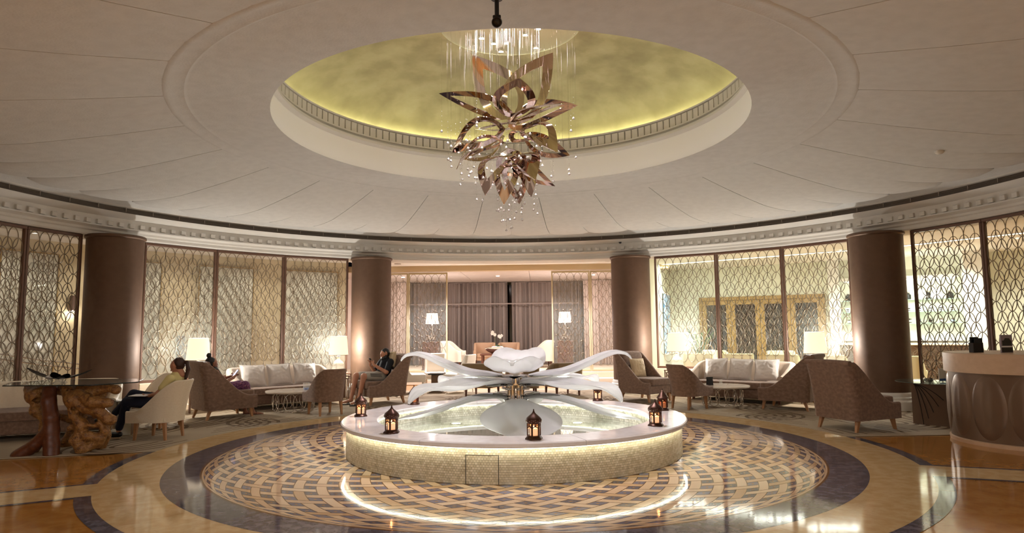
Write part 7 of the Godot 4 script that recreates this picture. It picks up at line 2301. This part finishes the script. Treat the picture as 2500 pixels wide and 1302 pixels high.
func root_table():
	var o := thing("teak_root_table", "gnarled teak root table base under a dark edged glass top", "table", Vector3(-6.22, -0.007, 0.12))
	rng.seed = 44
	var nz := FastNoiseLite.new(); nz.seed = 8; nz.frequency = 4.5; nz.fractal_octaves = 3
	var F := Field.new(Vector3(-0.72, 0.0, -0.6), Vector3(0.72, 0.96, 0.6), 0.0165)
	# tangled pale roots, mostly to the right and behind the red trunk
	var T := [
		[[Vector3(-0.55, 0.86, 0.1), Vector3(-0.42, 0.78, 0.2), Vector3(-0.30, 0.88, 0.1)], [0.10, 0.12, 0.08]],
		[[Vector3(-0.40, 0.76, 0.15), Vector3(-0.38, 0.58, 0.2), Vector3(-0.30, 0.45, 0.15), Vector3(-0.34, 0.22, 0.1), Vector3(-0.42, 0.02, 0.2)], [0.09, 0.08, 0.06, 0.06, 0.08]],
		[[Vector3(-0.05, 0.88, 0.1), Vector3(0.15, 0.72, 0.25), Vector3(0.32, 0.62, 0.2), Vector3(0.48, 0.55, 0.15), Vector3(0.60, 0.44, 0.1)], [0.09, 0.10, 0.09, 0.075, 0.09]],
		[[Vector3(0.10, 0.86, 0.0), Vector3(0.35, 0.84, 0.1), Vector3(0.55, 0.88, 0.1), Vector3(0.66, 0.85, 0.1)], [0.09, 0.08, 0.06, 0.07]],
		[[Vector3(0.2, 0.8, 0.2), Vector3(0.42, 0.70, 0.25), Vector3(0.60, 0.68, 0.15)], [0.08, 0.08, 0.07]],
		[[Vector3(0.15, 0.70, 0.2), Vector3(0.20, 0.50, 0.25), Vector3(0.28, 0.36, 0.2), Vector3(0.22, 0.18, 0.2), Vector3(0.30, 0.06, 0.2)], [0.09, 0.07, 0.08, 0.09, 0.10]],
		[[Vector3(0.36, 0.58, 0.1), Vector3(0.46, 0.42, 0.12), Vector3(0.54, 0.28, 0.1), Vector3(0.46, 0.14, 0.1), Vector3(0.34, 0.07, 0.15)], [0.06, 0.05, 0.055, 0.07, 0.08]],
		[[Vector3(0.30, 0.55, -0.1), Vector3(0.35, 0.35, -0.15), Vector3(0.42, 0.2, -0.1), Vector3(0.35, 0.05, -0.1)], [0.07, 0.06, 0.07, 0.09]],
		[[Vector3(-0.2, 0.86, -0.3), Vector3(-0.1, 0.6, -0.3), Vector3(-0.2, 0.3, -0.35), Vector3(-0.3, 0.03, -0.3)], [0.1, 0.09, 0.07, 0.09]],
		[[Vector3(0.2, 0.86, -0.35), Vector3(0.15, 0.6, -0.3), Vector3(0.25, 0.3, -0.35), Vector3(0.15, 0.03, -0.35)], [0.1, 0.08, 0.07, 0.09]],
		[[Vector3(-0.32, 0.5, 0.0), Vector3(-0.1, 0.42, -0.1), Vector3(0.15, 0.46, 0.0)], [0.05, 0.06, 0.06]],
		[[Vector3(-0.3, 0.84, -0.1), Vector3(0.0, 0.80, -0.1), Vector3(0.3, 0.84, -0.15)], [0.08, 0.09, 0.08]],
		[[Vector3(0.22, 0.2, 0.22), Vector3(0.36, 0.24, 0.2), Vector3(0.48, 0.2, 0.12)], [0.06, 0.07, 0.06]],
		[[Vector3(0.12, 0.34, 0.22), Vector3(0.3, 0.42, 0.2), Vector3(0.42, 0.36, 0.15)], [0.035, 0.04, 0.035]]]
	for q in T:
		var pts := []; var rad := []
		for i in q[0].size():
			pts.append(q[0][i]); rad.append(q[1][i] * 0.92)
		F.chain(pts, rad, 0.035)
	for k in 26:        # hollows and worm holes
		var p := Vector3(rng.randf_range(-0.5, 0.62), rng.randf_range(0.08, 0.84), rng.randf_range(0.12, 0.36))
		var q := p + Vector3(rng.randf_range(-0.05, 0.05), rng.randf_range(-0.06, 0.06), rng.randf_range(-0.1, 0.0))
		F.cap(p, q, rng.randf_range(0.03, 0.055), 0.025, 0.02, true)
	for i in F.f.size():
		if absf(F.f[i]) < 0.06:
			var ix := i % F.nx; var jy := (i / F.nx) % F.ny; var kz := i / (F.nx * F.ny)
			F.f[i] += 0.020 * nz.get_noise_3d(ix * 0.0165, jy * 0.0165, kz * 0.0165)
	F.floor_cut(0.002)
	var cutd := 0.932
	for i in F.f.size():
		var jy := (i / F.nx) % F.ny
		F.f[i] = maxf(F.f[i], (jy * 0.0165) - cutd + 0.01)
	var b := MB.new(); F.emit(b)
	part(b, "root_tangle", M.root_pale, o)
	# smooth red trunk that forks in two at the foot
	F = Field.new(Vector3(-0.62, 0.0, -0.1), Vector3(0.3, 0.96, 0.62), 0.0165)
	F.chain([Vector3(-0.22, 0.92, 0.18), Vector3(-0.14, 0.72, 0.30), Vector3(-0.06, 0.5, 0.34), Vector3(-0.05, 0.32, 0.34), Vector3(-0.02, 0.16, 0.36), Vector3(0.0, 0.0, 0.38)], [0.085, 0.09, 0.095, 0.10, 0.095, 0.10], 0.03)
	F.chain([Vector3(-0.08, 0.32, 0.34), Vector3(-0.24, 0.14, 0.38), Vector3(-0.42, 0.0, 0.42)], [0.09, 0.08, 0.10], 0.03)
	F.floor_cut(0.002)
	for i in F.f.size():
		var jy := (i / F.nx) % F.ny
		F.f[i] = maxf(F.f[i], (jy * 0.0165) - cutd + 0.008)
	b = MB.new(); F.emit(b)
	part(b, "red_trunk", M.root_red, o)
	# sawn ends of the roots
	for q in [[Vector3(0.70, 0.85, 0.10), 0.05], [Vector3(0.645, 0.67, 0.14), 0.052], [Vector3(0.655, 0.42, 0.09), 0.06], [Vector3(-0.02, 0.30, 0.42), 0.0]]:
		if q[1] <= 0.0: continue
		var e := part(MB.new().lathe([Vector2(q[1], -0.02), Vector2(q[1] * 0.97, 0.0), Vector2(0, 0.006)], 14), "sawn_end", M.root_red, o)
		e.transform = Transform3D(Basis(Vector3.BACK, -PI / 2 - 0.2), q[0])
	# glass top with clipped corners
	var poly := PackedVector2Array([Vector2(-0.62, 0.52), Vector2(0.58, 0.52), Vector2(0.92, 0.02), Vector2(0.62, -0.62), Vector2(-0.72, -0.62), Vector2(-0.95, 0.0)])
	part(MB.new().slab(poly, 0.938, 0.954), "glass_top", M.glass_top, o)
	var ed := PackedVector3Array()
	for q in poly: ed.append(Vector3(q.x, 0.946, q.y))
	part(MB.new().tube(ed, 0.0085, 6, true), "dark_glass_edge", mat(hx("14201f"), 0.15), o)

func podium():
	var o := thing("reception_podium", "curved brown reception podium with embossed oval reliefs and a pale top band", "podium", Vector3(7.24, -0.007, -0.32), -0.15)
	var R := 1.0; var H := 1.24
	part(MB.new().lathe([Vector2(0, 0.0), Vector2(R - 0.03, 0.0), Vector2(R - 0.02, 0.05), Vector2(R - 0.05, 0.06), Vector2(0, 0.061)], 72), "plinth", M.podium_top, o)
	part(MB.new().lathe([Vector2(R - 0.045, 0.06), Vector2(R - 0.045, 0.97)], 72), "drum", M.podium, o)
	part(MB.new().lathe([Vector2(R - 0.04, 0.97), Vector2(R, 0.972), Vector2(R, 1.235), Vector2(R - 0.006, 1.24), Vector2(0, 1.24)], 72), "pale_band", M.podium_top, o)
	# overlapping oval shields in relief
	var n := 13
	for k in n:
		var a := TAU * k / n
		var p := PackedVector3Array(); var m := 15
		for j in m:
			for i in m:
				var u := -1.0 + 2.0 * i / (m - 1); var v := -1.0 + 2.0 * j / (m - 1)
				# square to disc
				var x := u * sqrt(1.0 - v * v * 0.5); var y := v * sqrt(1.0 - u * u * 0.5)
				var rr := sqrt(x * x + y * y)
				var hgt := 0.026 * (1.0 - pow(rr, 7.0)) + 0.006 * cos(rr * 6.0) * (1.0 - rr)
				# small crossing leaves in the middle
				hgt += 0.012 * exp(-pow((absf(x) - 0.35 + 0.3 * absf(y)) * 6.0, 2.0)) * ss(0.75, 0.3, absf(y))
				var ang := a + x * 0.245
				var rad := R - 0.05 + maxf(hgt, 0.0)
				p.append(Vector3(sin(ang) * rad, 0.515 + y * 0.445, cos(ang) * rad))
		var b := MB.new(); b.grid(p, m, m)
		part(b, "oval_relief", M.podium, o)
	# leaflet holders on top
	var at := o.position
	var h1 := thing("black_leaflet_box", "black leaflet holder with dark cards on the podium", "leaflet holder", Vector3(6.62, 1.2335, -0.42), 0.35)
	part(MB.new().box(Vector3(0, 0.07, 0), Vector3(0.20, 0.14, 0.07), 0.004), "holder", M.dark_metal, h1)
	part(MB.new().box(Vector3(-0.02, 0.145, -0.01), Vector3(0.16, 0.15, 0.012), 0.001), "card", M.black, h1)
	part(MB.new().box(Vector3(0.03, 0.135, 0.012), Vector3(0.16, 0.14, 0.010), 0.001), "card", M.black, h1)
	var h2 := thing("photo_brochure", "brochure with a dark car photograph standing on the podium", "brochure", Vector3(6.92, 1.2335, -0.24), 0.3)
	part(MB.new().box(Vector3(0, 0.125, 0), Vector3(0.21, 0.25, 0.02), 0.002), "brochure_cover", mat(hx("8b7d84"), 0.35), h2)
	# printed picture: a dark car body with roof, windows and lights
	part(MB.new().box(Vector3(0, 0.135, 0.0108), Vector3(0.17, 0.07, 0.0012), 0.0), "printed_body", mat(hx("1c1414"), 0.35), h2)
	part(MB.new().slab(PackedVector2Array([Vector2(-0.055, 0), Vector2(-0.03, -0.035), Vector2(0.045, -0.035), Vector2(0.07, 0)]), 0, 0.0012), "printed_roof", mat(hx("241a1a"), 0.35), h2).transform = Transform3D(Basis(Vector3.RIGHT, PI / 2), Vector3(0, 0.168, 0.0102))
	part(MB.new().box(Vector3(0, 0.085, 0.0108), Vector3(0.20, 0.012, 0.001)), "printed_stripe", M.white, h2)
	part(MB.new().box(Vector3(0, 0.04, 0.0108), Vector3(0.20, 0.065, 0.001)), "printed_panel", mat(hx("1a1416"), 0.35), h2)
